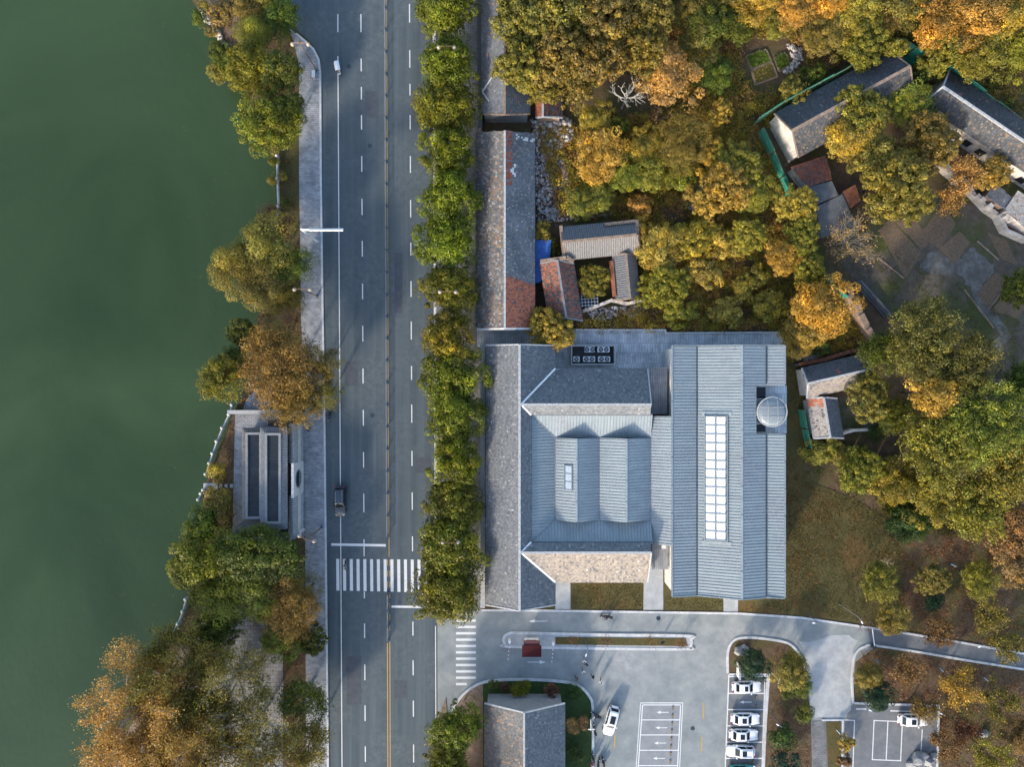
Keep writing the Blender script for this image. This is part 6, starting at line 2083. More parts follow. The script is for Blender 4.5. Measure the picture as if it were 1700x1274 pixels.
# ------------------------------------------------------------------ cars
def make_car(name, label, paint, L=4.6, W=1.84, H=1.66, suv=True, sunroof='pano', group=None):
    t = thing(name, label, 'car', (0, 0, 0), 0, group)
    hl, hw = L / 2, W / 2
    # body: rounded outline in plan, lofted over heights; x forward
    st = [(-hl, .62, .46, .80), (-hl + .12, .80, .34, .92), (-hl + .45, .92, .26, .98), (-hl + 1.0, .985, .24, 1.0), (-.3, 1.0, .24, .97), (.75, 1.0, .24, .95), (hl - 1.05, .985, .24, .93), (hl - .5, .93, .26, .86), (hl - .15, .80, .32, .74), (hl, .60, .42, .62)]
    n = 10
    vs, fs = [], []
    for x, w, zb, zt in st:
        w *= hw
        zt = zt if suv else zt - .07
        for y, z in ((-w * .86, zb), (w * .86, zb), (w * .98, zb + .14), (w, (zb + zt) / 2), (w * .97, zt - .10), (w * .84, zt), (-w * .84, zt), (-w * .97, zt - .10), (-w, (zb + zt) / 2), (-w * .98, zb + .14)):
            vs.append((x, y, z))
    for i in range(len(st) - 1):
        for k in range(n):
            fs.append((i * n + k, (i + 1) * n + k, (i + 1) * n + (k + 1) % n, i * n + (k + 1) % n))
    fs.append(tuple(range(n)))
    fs.append(tuple((len(st) - 1) * n + k for k in range(n))[::-1])
    # cabin on the body
    zb = (.95 if suv else .88)
    rows = [(-hl + (.28 if suv else .55), hl - 1.35, .87, zb - .06), (-hl + (.50 if suv else 1.0), hl - 1.98, .78, H - .12), (-hl + (.66 if suv else 1.2), hl - 2.15, .71, H - .01)]
    base = len(vs)
    for xb, xf, w, z in rows:
        w *= hw
        vs += [(xb, -w * .86, z), (xb + .10, -w, z), (xf - .14, -w, z), (xf, -w * .82, z), (xf, w * .82, z), (xf - .14, w, z), (xb + .10, w, z), (xb, w * .86, z)]
    for i in range(2):
        for k in range(8):
            fs.append((base + i * 8 + k, base + i * 8 + (k + 1) % 8, base + (i + 1) * 8 + (k + 1) % 8, base + (i + 1) * 8 + k))
    fs.append(tuple(base + 16 + k for k in range(8)))
    me = bpy.data.meshes.new('body')
    me.from_pydata(vs, [], fs)
    me.materials.append(paint)
    me.polygons.foreach_set('use_smooth', [True] * len(fs))
    me.update()
    o = link('body', me, t)
    bv = o.modifiers.new('edge', 'BEVEL')
    bv.width = .025
    bv.segments = 2
    bv.limit_method = 'ANGLE'
    bv.angle_limit = RAD(28)

    def V3(i, k):
        return Vector(vs[base + i * 8 + k])

    def glass(nm, q, push):
        c = sum(q, Vector()) / 4
        q = [c + (p - c) * .90 + push for p in q]
        mb = MB()
        inn = [p - push * 1.6 for p in q]
        mb.add(q + inn, [(0, 1, 2, 3), (7, 6, 5, 4), (0, 4, 5, 1), (1, 5, 6, 2), (2, 6, 7, 3), (3, 7, 4, 0)])
        return mb.build(nm, M['car_glass'], t, local=True)
    glass('windscreen', [V3(0, 3), V3(0, 4), V3(1, 4), V3(1, 3)], Vector((.03, 0, .035)))
    glass('rear_window', [V3(0, 0), V3(0, 7), V3(1, 7), V3(1, 0)], Vector((-.035, 0, .03)))
    for s, (a, b) in ((-1, (1, 2)), (1, (6, 5))):
        q = [V3(0, a), V3(0, b), V3(1, b), V3(1, a)]
        m0, m1 = q[0].lerp(q[1], .47), q[3].lerp(q[2], .47)
        glass('side_window', [q[0], m0, m1, q[3]], Vector((0, .03 * s, .018)))
        glass('side_window', [m0, q[1], q[2], m1], Vector((0, .03 * s, .018)))
    rb, rf = rows[2][0], rows[2][1]
    if sunroof:
        a, b = (rb + .55, rf - .12) if sunroof == 'pano' else (rf - .85, rf - .15)
        mb = MB()
        mb.box(a, b, -.40, .40, H - .02, H + .012)
        mb.build('sunroof', M['car_glass'], t, local=True)
    for s in (-1, 1):
        mb = MB()
        mb.obox((hl - .22, s * hw * .66, .70), Vector((.8, -s * .5, 0)).normalized(), .20, Vector((s * .5, .8, 0)).normalized(), .09, (0, 0, 1), .07)
        mb.build('headlight', M['clear_lens'], t, local=True)
        mb = MB()
        mb.obox((-hl + .10, s * hw * .70, .88), Vector((.75, s * .6, 0)).normalized(), .14, Vector((-s * .6, .75, 0)).normalized(), .07, (0, 0, 1), .08)
        mb.build('tail_light', M['red_lens'], t, local=True)
        mb = MB()
        mb.obox((hl - 1.62, s * (hw + .09), .98), (1, 0, 0), .07, (0, 1, 0), .11, (0, 0, 1), .075)
        mb.build('mirror', paint, t, local=True)
        if suv:
            mb = MB()
            mb.beam((rb + .1, s * hw * .54, H + .03), (rf - .15, s * hw * .54, H + .03), .04, .05)
            mb.build('roof_rail', M['grey_metal'], t, local=True)
        for x in (-hl + .86, hl - .86):
            mb = MB()
            pr = [(.20, -.11), (.31, -.11), (.335, -.07), (.335, .07), (.31, .11), (.20, .11)]
            m = 16
            wv = [(x + r * math.cos(2 * math.pi * k / m), s * (hw - .12) + y, .335 + r * math.sin(2 * math.pi * k / m)) for r, y in pr for k in range(m)]
            wf = [(i * m + k, i * m + (k + 1) % m, (i + 1) * m + (k + 1) % m, (i + 1) * m + k) for i in range(len(pr) - 1) for k in range(m)]
            mb.add(wv, wf)
            w = mb.build('wheel', M['rubber'], t, local=True)
            mb = MB()
            mb.tube([(x, s * (hw - .20), .335), (x, s * (hw - .02), .335)], [.21, .20], 12)
            mb.build('rim', M['chrome'], w, local=True)
    for x, nm in ((hl + .01, 'number_plate'), (-hl - .01, 'number_plate')):
        mb = MB()
        mb.box(x - .015, x + .015, -.22, .22, .46, .58)
        mb.build(nm, M['plate_blue'], t, local=True)
    mb = MB()
    mb.box(hl - .06, hl + .012, -.42, .42, .40, .455)
    mb.build('grille', M['black'], t, local=True)
    return t


def place(t, px, py, deg, z=0.02):
    """deg: heading in the picture, 0 = towards +x, 90 = towards the top"""
    c = P(px, py, 0.6)
    t.location = (c.x, c.y, z)
    t.rotation_euler = (0, 0, RAD(deg))


c = make_car('parked_car', 'dark grey car driving down the road beside the pavilion', M['car_dark'], 4.75, 1.9, 1.62, True, None)
c.name = 'dark_car'
place(c, 565, 832, -90)
c = make_car('white_car', 'white car with large dark sunroof driving across the forecourt', M['car_white'], 4.75, 1.88, 1.68, True, 'pano')
place(c, 1014.5, 1197, -105)
GP = 'white cars in the parking row'
for x, y, d, sr, suv, lb in [(1239, 1141, 1, 'pano', False, 'white parked car with long panoramic roof beside the dark green round tree'), (1237, 1194, -1, 'small', False, 'white parked car with small sunroof next to the empty bay with arrow'),
                             (1234, 1220.5, -1, 'small', False, 'white parked car between two other parked white cars'), (1229, 1247.5, 179, 'small', True, 'white parked car facing the drive beside the teal car')]:
    c = make_car('parked_car', lb, M['car_white'], 4.55, 1.82, 1.60 if suv else 1.48, suv, sr, GP)
    place(c, x, y, d, 0.024)
c = make_car('parked_car', 'teal parked car at the end of the parking row', M['car_teal'], 4.4, 1.8, 1.5, False, None, GP)
place(c, 1231, 1279.5, 0, 0.024)
c = make_car('parked_sedan', 'white sedan parked under the brownish overhanging tree', M['car_white'], 4.75, 1.84, 1.47, False, 'small')
place(c, 1515, 1196, -2, 0.024)

# wheel stops: each a thing of its own
ws = None
stops = [(1117 - (y - 1176) * .05, y) for y in (1176, 1189, 1202, 1214, 1227, 1240, 1252, 1265)] + [(1255, 1158), (1255, 1173), (1250, 1265)]
M['stop_yellow'] = mat_flat('yellow_rubber', (0.42, 0.28, 0.05), .7)
for x, y in stops:
    q = P(x, y)
    t = thing('wheel_stop', 'short black and yellow rubber wheel stop on a parking bay', 'wheel stop', (q.x, q.y, .024), 0, 'wheel stops on the bays')
    mb = MB()
    mb.add([(-.09, -.30, 0), (.09, -.30, 0), (.06, -.30, .1), (-.06, -.30, .1), (-.09, .30, 0), (.09, .30, 0), (.06, .30, .1), (-.06, .30, .1)], [(0, 1, 2, 3), (7, 6, 5, 4), (0, 4, 5, 1), (1, 5, 6, 2), (2, 6, 7, 3), (3, 7, 4, 0)])
    b = mb.build('bar', M['black'], t, local=True)
    for s in (-.2, .02):
        mb = MB()
        mb.box(-.07, .07, s, s + .14, .09, .106)
        mb.build('stripe', M['stop_yellow'], t, local=True)


# ------------------------------------------------------------------ people and two-wheelers
def body_mesh(pose, seed=0):
    """one continuous figure grown from a skeleton; walking or riding"""
    if pose == 'walk':
        J = dict(pel=(0, 0, .95), sp=(0, .02, 1.15), ch=(0, .03, 1.36), nk=(0, .04, 1.50), hd=(0, .07, 1.60), tp=(0, .07, 1.72),
                 sl=(-.19, .03, 1.42), el=(-.25, -.10, 1.16), wl=(-.24, .02, .93), fl=(-.23, .07, .84), sr=(.19, .03, 1.42), er=(.25, .12, 1.16), wr=(.23, .28, .97), fr=(.22, .34, .90),
                 hl=(-.09, 0, .90), kl=(-.10, .20, .50), al=(-.10, .18, .09), tl=(-.10, .36, .05), hr=(.09, 0, .90), kr=(.10, -.03, .48), ar=(.10, -.30, .12), tr=(.10, -.16, .04))
    else:
        J = dict(pel=(0, -.25, .80), sp=(0, -.20, 1.00), ch=(0, -.13, 1.22), nk=(0, -.09, 1.36), hd=(0, -.04, 1.47), tp=(0, -.03, 1.59),
                 sl=(-.19, -.12, 1.28), el=(-.30, .10, 1.06), wl=(-.28, .36, 1.02), fl=(-.28, .44, 1.02), sr=(.19, -.12, 1.28), er=(.30, .10, 1.06), wr=(.28, .36, 1.02), fr=(.28, .44, 1.02),
                 hl=(-.11, -.22, .78), kl=(-.19, .20, .66), al=(-.16, .18, .26), tl=(-.16, .36, .22), hr=(.11, -.22, .78), kr=(.19, .20, .66), ar=(.16, .18, .26), tr=(.16, .36, .22))
    Rr = dict(pel=.15, sp=.14, ch=.165, nk=.062, hd=.098, tp=.085, sl=.075, el=.052, wl=.036, fl=.034, sr=.075, er=.052, wr=.036, fr=.034, hl=.10, kl=.068, al=.048, tl=.042, hr=.10, kr=.068, ar=.048, tr=.042)
    names = list(J)
    ed = [('pel', 'sp'), ('sp', 'ch'), ('ch', 'nk'), ('nk', 'hd'), ('hd', 'tp'), ('ch', 'sl'), ('sl', 'el'), ('el', 'wl'), ('wl', 'fl'), ('ch', 'sr'), ('sr', 'er'), ('er', 'wr'), ('wr', 'fr'),
          ('pel', 'hl'), ('hl', 'kl'), ('kl', 'al'), ('al', 'tl'), ('pel', 'hr'), ('hr', 'kr'), ('kr', 'ar'), ('ar', 'tr')]
    vs, es, rs = [J[n] for n in names], [(names.index(a), names.index(b)) for a, b in ed], [Rr[n] for n in names]
    # five separate fingers on each hand
    for s, w, f in (('l', J['wl'], J['fl']), ('r', J['wr'], J['fr'])):
        fi = names.index('f' + s)
        d = (Vector(f) - Vector(w)).normalized()
        side = d.cross(Vector((0, 0, 1)))
        side = side.normalized() if side.length > .1 else Vector((1, 0, 0))
        for k, (off, ln) in enumerate(((-.030, .055), (-.012, .068), (.010, .064), (.028, .05), (.05, .03))):
            a = Vector(f) + side * off + d * .02
            b = a + d * ln + Vector((0, 0, -.02))
            i = len(vs)
            vs += [tuple(a), tuple(b)]
            rs += [.011, .009]
            es += [(fi, i), (i, i + 1)]
    me = bpy.data.meshes.new('sk')
    me.from_pydata([tuple(v) for v in vs], es, [])
    ob = bpy.data.objects.new('sk', me)
    COL.objects.link(ob)
    md = ob.modifiers.new('skin', 'SKIN')
    for k, r in enumerate(rs):
        me.skin_vertices[0].data[k].radius = (r, r)
    me.skin_vertices[0].data[0].use_root = True
    sb = ob.modifiers.new('sub', 'SUBSURF')
    sb.levels = sb.render_levels = 1
    dg = bpy.context.evaluated_depsgraph_get()
    out = bpy.data.meshes.new_from_object(ob.evaluated_get(dg))
    bpy.data.objects.remove(ob)
    # garment zones by place on the body: 0 skin 1 top 2 trousers 3 hair 4 shoes
    chz, pel, hd, tp = J['nk'][2] - .02, J['pel'][2], Vector(J['hd']), Vector(J['tp'])
    hands = [Vector(J['wl']), Vector(J['wr'])]
    feet = [Vector(J['al']), Vector(J['ar'])]
    hip = Vector(J['pel'])
    for nm in range(5):
        out.materials.append(None)
    for p in out.polygons:
        c = p.center
        if min((c - h).length for h in hands) < .055 or min((c - Vector(J['fl'])).length, (c - Vector(J['fr'])).length) < .12:
            m = 0
        elif c.z > chz:
            m = 3 if (c.z > hd.z + .03 or c.y < hd.y - .035) else 0
        elif min(c.z - f.z for f in feet) < .0 and min((c - f).length for f in feet) < .26 and c.z < feet[0].z + .06:
            m = 4
        elif (pose == 'walk' and c.z < pel + .02 and abs(c.x) < .19) or (pose != 'walk' and (c.z < pel + .05 or (c.z < .9 and c.y > -.1 and abs(c.x) < .27))):
            m = 2
        else:
            m = 1
        p.material_index = m
        p.use_smooth = True
    return out


BODY = {p: body_mesh(p) for p in ('walk', 'ride')}
SKIN = mat_flat('skin', (0.42, 0.25, 0.17), .6)
HAIR = mat_flat('dark_hair', (0.02, 0.017, 0.015), .6)
CL = {n: mat_flat('cloth_' + n, c, .85) for n, c in dict(black=(.018, .019, .022), white=(.72, .73, .75), brown=(.12, .07, .05), blue=(.05, .08, .16), red=(.35, .05, .04), grey=(.2, .21, .23), navy=(.03, .04, .07), pink=(.4, .08, .14)).items()}


def person(label, px, py, deg, top, bottom, pose='walk', z=0.02, loc=None, s=1.0):
    o = bpy.data.objects.new('person', BODY[pose])
    COL.objects.link(o)
    c = P(px, py, 0.9)
    o.location = loc or (c.x, c.y, z)
    o.rotation_euler = (0, 0, RAD(deg - 90))
    o.scale = (s, s, s)
    for k, m in enumerate((SKIN, CL[top], CL[bottom], HAIR, CL['black'])):
        o.material_slots[k].link = 'OBJECT'
        o.material_slots[k].material = m
    return tag(o, label, 'person')


def scooter(label, px, py, deg, paint, canopy=False, box=False, z=0.02, group=None, lean=0.0):
    """scooter: forward is local +y"""
    c = P(px, py, 0.5)
    t = thing('scooter', label, 'scooter', (c.x, c.y, z), RAD(deg - 90), group)
    t.rotation_euler[1] = lean
    for y in (-.62, .64):
        mb = MB()
        m = 14
        pr = [(.15, -.045), (.235, -.05), (.255, 0), (.235, .05), (.15, .045)]
        mb.add([(x, y + r * math.cos(2 * math.pi * k / m), .255 + r * math.sin(2 * math.pi * k / m)) for r, x in pr for k in range(m)],
               [(i * m + k, i * m + (k + 1) % m, (i + 1) * m + (k + 1) % m, (i + 1) * m + k) for i in range(4) for k in range(m)])
        w = mb.build('wheel', M['rubber'], t, local=True)
        mb = MB()
        mb.tube([(-.05, y, .255), (.05, y, .255)], [.15, .15], 10)
        mb.build('rim', M['grey_metal'], w, local=True)
    mb = MB()
    # step-through shell: rear body, floor, leg shield
    for x0, (pts) in ((.15, [(-.85, .55), (-.80, .68), (-.15, .66), (-.08, .40), (.30, .30), (.42, .32), (.50, .85), (.58, .85), (.55, .25), (.35, .20), (-.15, .20), (-.45, .28)]),):
        n = len(pts)
        mb.add([(-x0, y, z_) for y, z_ in pts] + [(x0, y, z_) for y, z_ in pts], [tuple(range(n))[::-1], tuple(range(n, 2 * n))] + [(i, (i + 1) % n, n + (i + 1) % n, n + i) for i in range(n)])
    mb.build('shell', paint, t, local=True)
    mb = MB()
    mb.obox((0, -.45, .72), (1, 0, 0), .14, (0, 1, 0), .36, (0, 0, 1), .06)
    mb.build('seat', M['black'], t, local=True)
    mb = MB()
    mb.tube([(0, .64, .26), (0, .50, .95)], [.035, .03], 6)
    mb.build('fork', M['grey_metal'], t, local=True)
    mb = MB()
    mb.tube([(-.32, .42, 1.0), (-.12, .50, .98), (.12, .50, .98), (.32, .42, 1.0)], [.022] * 4, 6)
    mb.build('handlebar', M['black'], t, local=True)
    for s in (-1, 1):
        mb = MB()
        mb.tube([(s * .22, .48, 1.0), (s * .30, .50, 1.16)], [.01, .01], 5)
        mb.obox((s * .31, .50, 1.2), (1, 0, 0), .06, (0, 1, 0), .01, (0, 0, 1), .04)
        mb.build('mirror', M['black'], t, local=True)
    mb = MB()
    mb.obox((0, .60, .82), (1, 0, 0), .08, (0, 1, 0), .04, (0, 0, 1), .07)
    mb.build('headlight', M['clear_lens'], t, local=True)
    mb = MB()
    mb.obox((0, -.88, .62), (1, 0, 0), .09, (0, 1, 0), .03, (0, 0, 1), .04)
    mb.build('tail_light', M['red_lens'], t, local=True)
    if box:
        mb = MB()
        mb.obox((0, -.90, .92), (1, 0, 0), .2, (0, 1, 0), .18, (0, 0, 1), .15)
        mb.build('top_box', M['black'], t, local=True)
    if canopy:
        mb = MB()
        n = 8
        vs, fs = [], []
        for i in range(n + 1):
            y = -1.0 + 1.45 * i / n
            zt = 1.78 + .12 * math.sin(math.pi * i / n)
            for j in range(7):
                x = -.40 + .80 * j / 6
                vs.append((x * (1 - .25 * (i / n - .5) ** 2), y, zt - .22 * (x / .40) ** 2))
        for i in range(n):
            for j in range(6):
                fs.append((i * 7 + j, i * 7 + j + 1, (i + 1) * 7 + j + 1, (i + 1) * 7 + j))
        mb.add(vs, fs)
        cp = mb.build('rain_canopy', M['white_metal'], t, local=True)
        cp.modifiers.new('thick', 'SOLIDIFY').thickness = .02
        for y0, y1 in ((.52, .40), (-.85, -.9)):
            mb = MB()
            mb.tube([(0, y0, .8 if y0 > 0 else .6), (0, y1, 1.84)], [.015, .015], 5)
            mb.build('canopy_pole', M['grey_metal'], t, local=True)
    return t


def rider(t, label, top, bottom='navy'):
    o = person(label, 0, 0, 0, top, bottom, 'ride', loc=(t.location.x, t.location.y, t.location.z))
    o.rotation_euler = (0, 0, t.rotation_euler[2])
    o.scale = (.98, .98, .98)
    return o


s = scooter('white scooter with a long rain canopy on the edge line', 563, 117, -79, M['white_metal'], canopy=True)
rider(s, 'rider in dark clothes under the white scooter canopy', 'black')
s = scooter('silver scooter crossing the zebra stripes', 574, 939, -93, M['grey_metal'], box=False)
rider(s, 'rider in pale grey on the zebra crossing scooter', 'grey')
s = scooter('dark scooter at the kerb below the fine leaved trees', 547, 692, -100, M['car_dark'])
rider(s, 'rider in blue on the dark kerbside scooter', 'blue')
s = scooter('dark red scooter with box on the upper drive', 1005, 1024.5, 180, CL['navy'], box=True)
rider(s, 'rider in dark clothes on the upper drive scooter', 'black')
person('person in black walking on the pavement by the round window wall', 513, 713.5, 190, 'black', 'black')
for a in [('person in white coat at the head of the walking group', 970, 1097.5, 250, 'white', 'grey'), ('person in black directly behind the white coat', 973.5, 1103, 245, 'black', 'black'), ('person in white below the pair in the walking group', 968.5, 1115, 280, 'white', 'navy'),
          ('person in brown walking along the gatehouse kerb', 957.5, 1127.5, 120, 'brown', 'black'), ('person in black striding in the middle of the forecourt', 984, 1124, 300, 'black', 'black'), ('person in white top near the forecourt shadow edge', 998, 1131.5, 250, 'white', 'red')]:
    person(*a)
person('person in pink beside the parked scooters', 983, 1269, 90, 'pink', 'black')
GS = 'scooters parked along the gatehouse kerb'
for k, (x, y, d, m, lb) in enumerate([(986.5, 1186, 150, 'car_dark', 'black parked scooter beside the kerb sign post'), (987, 1193, 200, 'grey_metal', 'grey parked scooter beside the black one'), (985.5, 1209, 100, 'car_dark', 'dark parked scooter with pale front'),
                                      (984, 1258, 95, 'car_dark', 'dark parked scooter at the kerb end'), (993, 1268, 80, 'car_dark', 'dark parked scooter in the cluster'), (1001, 1266, 100, 'black', 'black parked scooter outermost from the kerb')]):
    scooter(lb, x, y, d, M[m], box=(k % 2 == 0), group=GS, lean=.12)


# ------------------------------------------------------------------ street furniture
def twin_lamp(bx, by, label, h=9.4, arm_deg=0, globes=True):
    """lamp post with base at a picture point: slim pole, cross arm, a cluster of lantern heads at each end"""
    c = P(bx, by)
    t = thing('street_lamp', label, 'street lamp', (c.x, c.y, .13), RAD(arm_deg), 'twin street lamps')
    mb = MB()
    mb.tube([(0, 0, 0), (0, 0, .5), (0, 0, h * .6), (0, 0, h)], [.13, .11, .08, .05], 10)
    mb.build('pole', M['copper'], t, local=True)
    mb = MB()
    mb.lathe((0, 0, 0), [(.2, 0), (.2, .2), (.14, .35)], 12)
    mb.build('base', M['blue_metal'], t, local=True)
    mb = MB()
    mb.tube([(-1.15, 0, h - .55), (1.15, 0, h - .55)], [.035, .035], 6)
    mb.build('cross_arm', M['copper'], t, local=True)
    for s in (-1, 1):
        mb = MB()
        mb.lathe((s * 1.15, 0, h - 1.35), [(.10, 0), (.26, .15), (.30, .42), (.22, .62), (.08, .78)], 14)
        l = mb.build('lantern', M['lamp_glass'], t, local=True, smooth=True)
        mb = MB()
        mb.lathe((s * 1.15, 0, h - .73), [(.20, 0), (.10, .09), (.03, .16)], 12)
        mb.build('cap', M['copper'], l, local=True)
    return t


twin_lamp(526, 117, 'bronze twin lantern lamp on the lakeside pavement by the side road')
twin_lamp(527, 492, 'bronze twin lantern lamp beside the willows', 8.8)
twin_lamp(534, 876, 'bronze twin lantern lamp by the end pier of the pavilion wall', 8.8, -20)
twin_lamp(750, 123, 'bronze twin lantern lamp rising through the camphors near the row house', 9.6)
twin_lamp(752, 497, 'bronze twin lantern lamp rising through the camphor beside the long old house', 9.6)
twin_lamp(756, 880, 'bronze twin lantern lamp rising through the camphor beside the tiled museum wing', 9.6)
# utility box by the first lamp
q = P(523.5, 127)
t = thing('utility_cabinet', 'pale grey utility cabinet on the pavement by the bronze lamp', 'cabinet', (q.x, q.y, .13))
mb = MB()
mb.box(-.22, .22, -.5, .5, .08, .95)
mb.build('body', M['grey_metal'], t, local=True)
mb = MB()
mb.box(-.26, .26, -.54, .54, .95, 1.02)
mb.build('lid', M['white_metal'], t, local=True)
mb = MB()
mb.box(-.27, .27, -.55, .55, 0, .08)
mb.build('plinth', M['cap'], t, local=True)

# cantilever sign gantry
q = P(527.5, 401)
t = thing('sign_gantry', 'white cantilever sign gantry reaching over the road from the pavement', 'gantry', (q.x, q.y, .13))
hz_ = 8.6
mb = MB()
mb.tube([(0, 0, 0), (0, 0, hz_ * .5), (0, 0, hz_)], [.19, .17, .14], 14)
mb.build('post', M['white_metal'], t, local=True)
mb = MB()
mb.box(-.35, .35, -.35, .35, 0, .06)
mb.build('base_plate', M['grey_metal'], t, local=True)
for dz in (-.1, -.6):
    mb = MB()
    mb.tube([(0, 0, hz_ + dz), (6.1, .1, hz_ + dz)], [.10, .06], 10)
    mb.build('arm', M['white_metal'], t, local=True)
mb = MB()
mb.box(1.1, 6.0, -.14, -.08, hz_ - .75, hz_ + .1)
mb.build('sign_panel', M['white_metal'], t, local=True)
for k in range(5):
    mb = MB()
    mb.box(1.5 + k * 1.0, 1.56 + k * 1.0, -.20, -.14, hz_ - .72, hz_ + .05)
    mb.build('stiffener', M['grey_metal'], t, local=True)

# median fence: posts and rail panels
t = thing('median_fence', 'low dark metal traffic fence along the centre of the road', 'fence', P(641, 460))
ys = [y for y in np.arange(-60, 926, 36.6)]
cols_ = [(639.8 + y * .0042, y) for y in ys]
lines = [cols_, [(644.4, y) for y in np.arange(986, 1068, 26.0)]]
for ln in lines:
    for x, y in ln:
        c = P(x, y)
        mb = MB()
        mb.box(c.x - .22, c.x + .22, c.y - .22, c.y + .22, .013, .10)
        mb.box(c.x - .05, c.x + .05, c.y - .05, c.y + .05, .10, 1.05)
        mb.lathe((c.x, c.y, 1.05), [(.07, 0), (.04, .1)], 8)
        mb.build('post', M['blue_metal'], t)
    for (xa, ya), (xb, yb) in zip(ln[:-1], ln[1:]):
        a, b = P(xa, ya), P(xb, yb)
        mb = MB()
        for z in (.25, .95):
            mb.beam(a + Vector((0, 0, z)), b + Vector((0, 0, z)), .05, .05)
        for k in range(1, 16):
            m = a.lerp(b, k / 16)
            mb.beam(m + Vector((0, 0, .25)), m + Vector((0, 0, .95)), .025, .025)
        mb.build('rail_panel', M['grey_metal'], t, 'stuff')

# lakeside balustrades: posts with pale caps, stone rails
def balustrade(pts, label):
    c = P(*pts[len(pts) // 2])
    t = thing('balustrade', label, 'balustrade', (c.x, c.y, 0))
    for x, y in pts:
        p = P(x, y)
        mb = MB()
        mb.box(p.x - .16, p.x + .16, p.y - .16, p.y + .16, 0, 1.05)
        po = mb.build('post', M['cap'], t)
        mb = MB()
        mb.lathe((p.x, p.y, 1.05), [(.15, 0), (.24, .1), (.2, .25), (.08, .32)], 10)
        mb.build('finial', M['white_wall'], po)
    for a, b in zip(pts[:-1], pts[1:]):
        for z, h in ((.9, .14), (.45, .5)):
            mb = MB()
            mb.beam(P(*a) + Vector((0, 0, z)), P(*b) + Vector((0, 0, z)), .14, h)
            mb.build('rail' if z > .5 else 'panel', M['kerb'], t)
    return t


balustrade([(389, 672), (384, 688), (373, 710), (364, 732), (357, 752), (352, 768), (346, 786)], 'stone balustrade with white finials curving along the pavilion bank')
balustrade([(342, 812), (338, 818), (334, 828)], 'short stone balustrade beside the waterside steps')
balustrade([(313, 992), (308, 1012), (300, 1032), (290, 1050), (283, 1066)], 'stone balustrade along the pale path at the lake bend')
balustrade([(463, 262), (463, 300), (465, 345), (458, 380)], 'stone balustrade along the grassy bank')
o = sheet('waterside_steps', [(338, 803), (362, 802), (362, 812), (338, 813)], .08, M['cap'])
for k in range(3):
    o = sheet('stepping_stone', [(364 + k * 9, 804), (369 + k * 9, 804), (369 + k * 9, 810), (364 + k * 9, 810)], .07, M['cap'])


# green hoardings: each panel its own piece on tube posts
def hoarding(pts, h, label, zbase=0.0, step=2.2):
    c = P(*pts[0])
    t = thing('green_hoarding', label, 'hoarding', (c.x, c.y, 0))
    W = [P(x, y) for x, y in pts]
    r = random.Random(len(pts) * 7)
    for a, b in zip(W[:-1], W[1:]):
        n = max(1, int((b - a).length / step))
        for k in range(n):
            p, q = a.lerp(b, k / n), a.lerp(b, (k + .95) / n)
            d = (q - p).normalized()
            s = Vector((-d.y, d.x, 0))
            j = r.uniform(-.06, .06)
            hh = h * r.uniform(.92, 1.03)
            mb = MB()
            for i in range(2):
                mb.obox((p + q) / 2 + s * (j + .02 * i) + Vector((0, 0, hh * (.27 + .48 * i))), d, (q - p).length / 2, s, .02, (0, 0, 1), hh * .232)
            mb.build('panel', M['net'], t)
            mb = MB()
            mb.tube([p - s * .08, p - s * .08 + Vector((0, 0, h * 1.04))], [.035, .035], 6)
            mb.build('post', M['rust'], t)
        mb = MB()
        for z in (.52, .98):
            mb.tube([a - s * .12 + Vector((0, 0, h * z)), b - s * .12 + Vector((0, 0, h * z))], [.03, .03], 5)
        mb.build('scaffold_rail', M['rust'], t)
    return t


def base_of(px, py, h):
    """ground picture point under a point seen at height h"""
    p = P(px, py, h)
    return (p.x * FPX / CAM_H + 850, 637 - p.y * FPX / CAM_H)


hoarding([(1257, 222), (1276, 262), (1292, 300), (1308, 345), (1326, 395), (1345, 440), (1372, 474), (1398, 497)], 2.9, 'long green hoarding on rusty scaffold tubes beside the peeling white gable')
hoarding([base_of(x, y, 4.6) for x, y in ((1262, 194), (1305, 166), (1365, 134), (1432, 98), (1470, 66))], 4.6, 'green hoarding rising behind the white gabled barn')
hoarding([base_of(x, y, 4.3) for x, y in ((1500, 62), (1545, 92), (1588, 112), (1640, 152), (1720, 212))], 4.3, 'green hoarding rising behind the slate barn')
hoarding([(1325, 680), (1330, 712), (1337, 744)], 2.6, 'green hoarding beside the cottage wing and the turret')
hoarding([(1337, 745), (1372, 751), (1410, 759), (1450, 768), (1490, 775)], 2.2, 'low green fence below the cottage yard')

# guard booth, barrier and sign on the island
c = P(882, 1067)
t = thing('guard_booth', 'small guard booth with maroon double roof on the entrance island', 'booth', (c.x, c.y, .12))
mb = MB()
mb.box(-1.1, 1.1, -.75, .75, 0, 2.3)
mb.build('wall', M['white_metal'], t, local=True)
mb = MB()
mb.add([(-1.5, -1.35, 2.42), (1.5, -1.35, 2.42), (1.5, .45, 2.47), (-1.5, .45, 2.47), (-1.5, -1.35, 2.3), (1.5, -1.35, 2.3), (1.5, .45, 2.35), (-1.5, .45, 2.35)], [(0, 1, 2, 3), (7, 6, 5, 4), (0, 4, 5, 1), (1, 5, 6, 2), (2, 6, 7, 3), (3, 7, 4, 0)])
r_ = mb.build('roof', M['maroon'], t, local=True)
mb = MB()
for k in range(11):
    mb.beam((-1.4 + k * .28, -1.33, 2.44), (-1.4 + k * .28, .43, 2.49), .03, .04)
mb.build('roof_ribs', M['maroon'], r_, 'stuff', local=True)
mb = MB()
mb.box(-1.25, 1.25, .451, 1.15, 2.2, 2.34)
mb.build('rear_roof', mat_flat('dark_maroon', (0.08, .016, .018), .6), t, local=True)
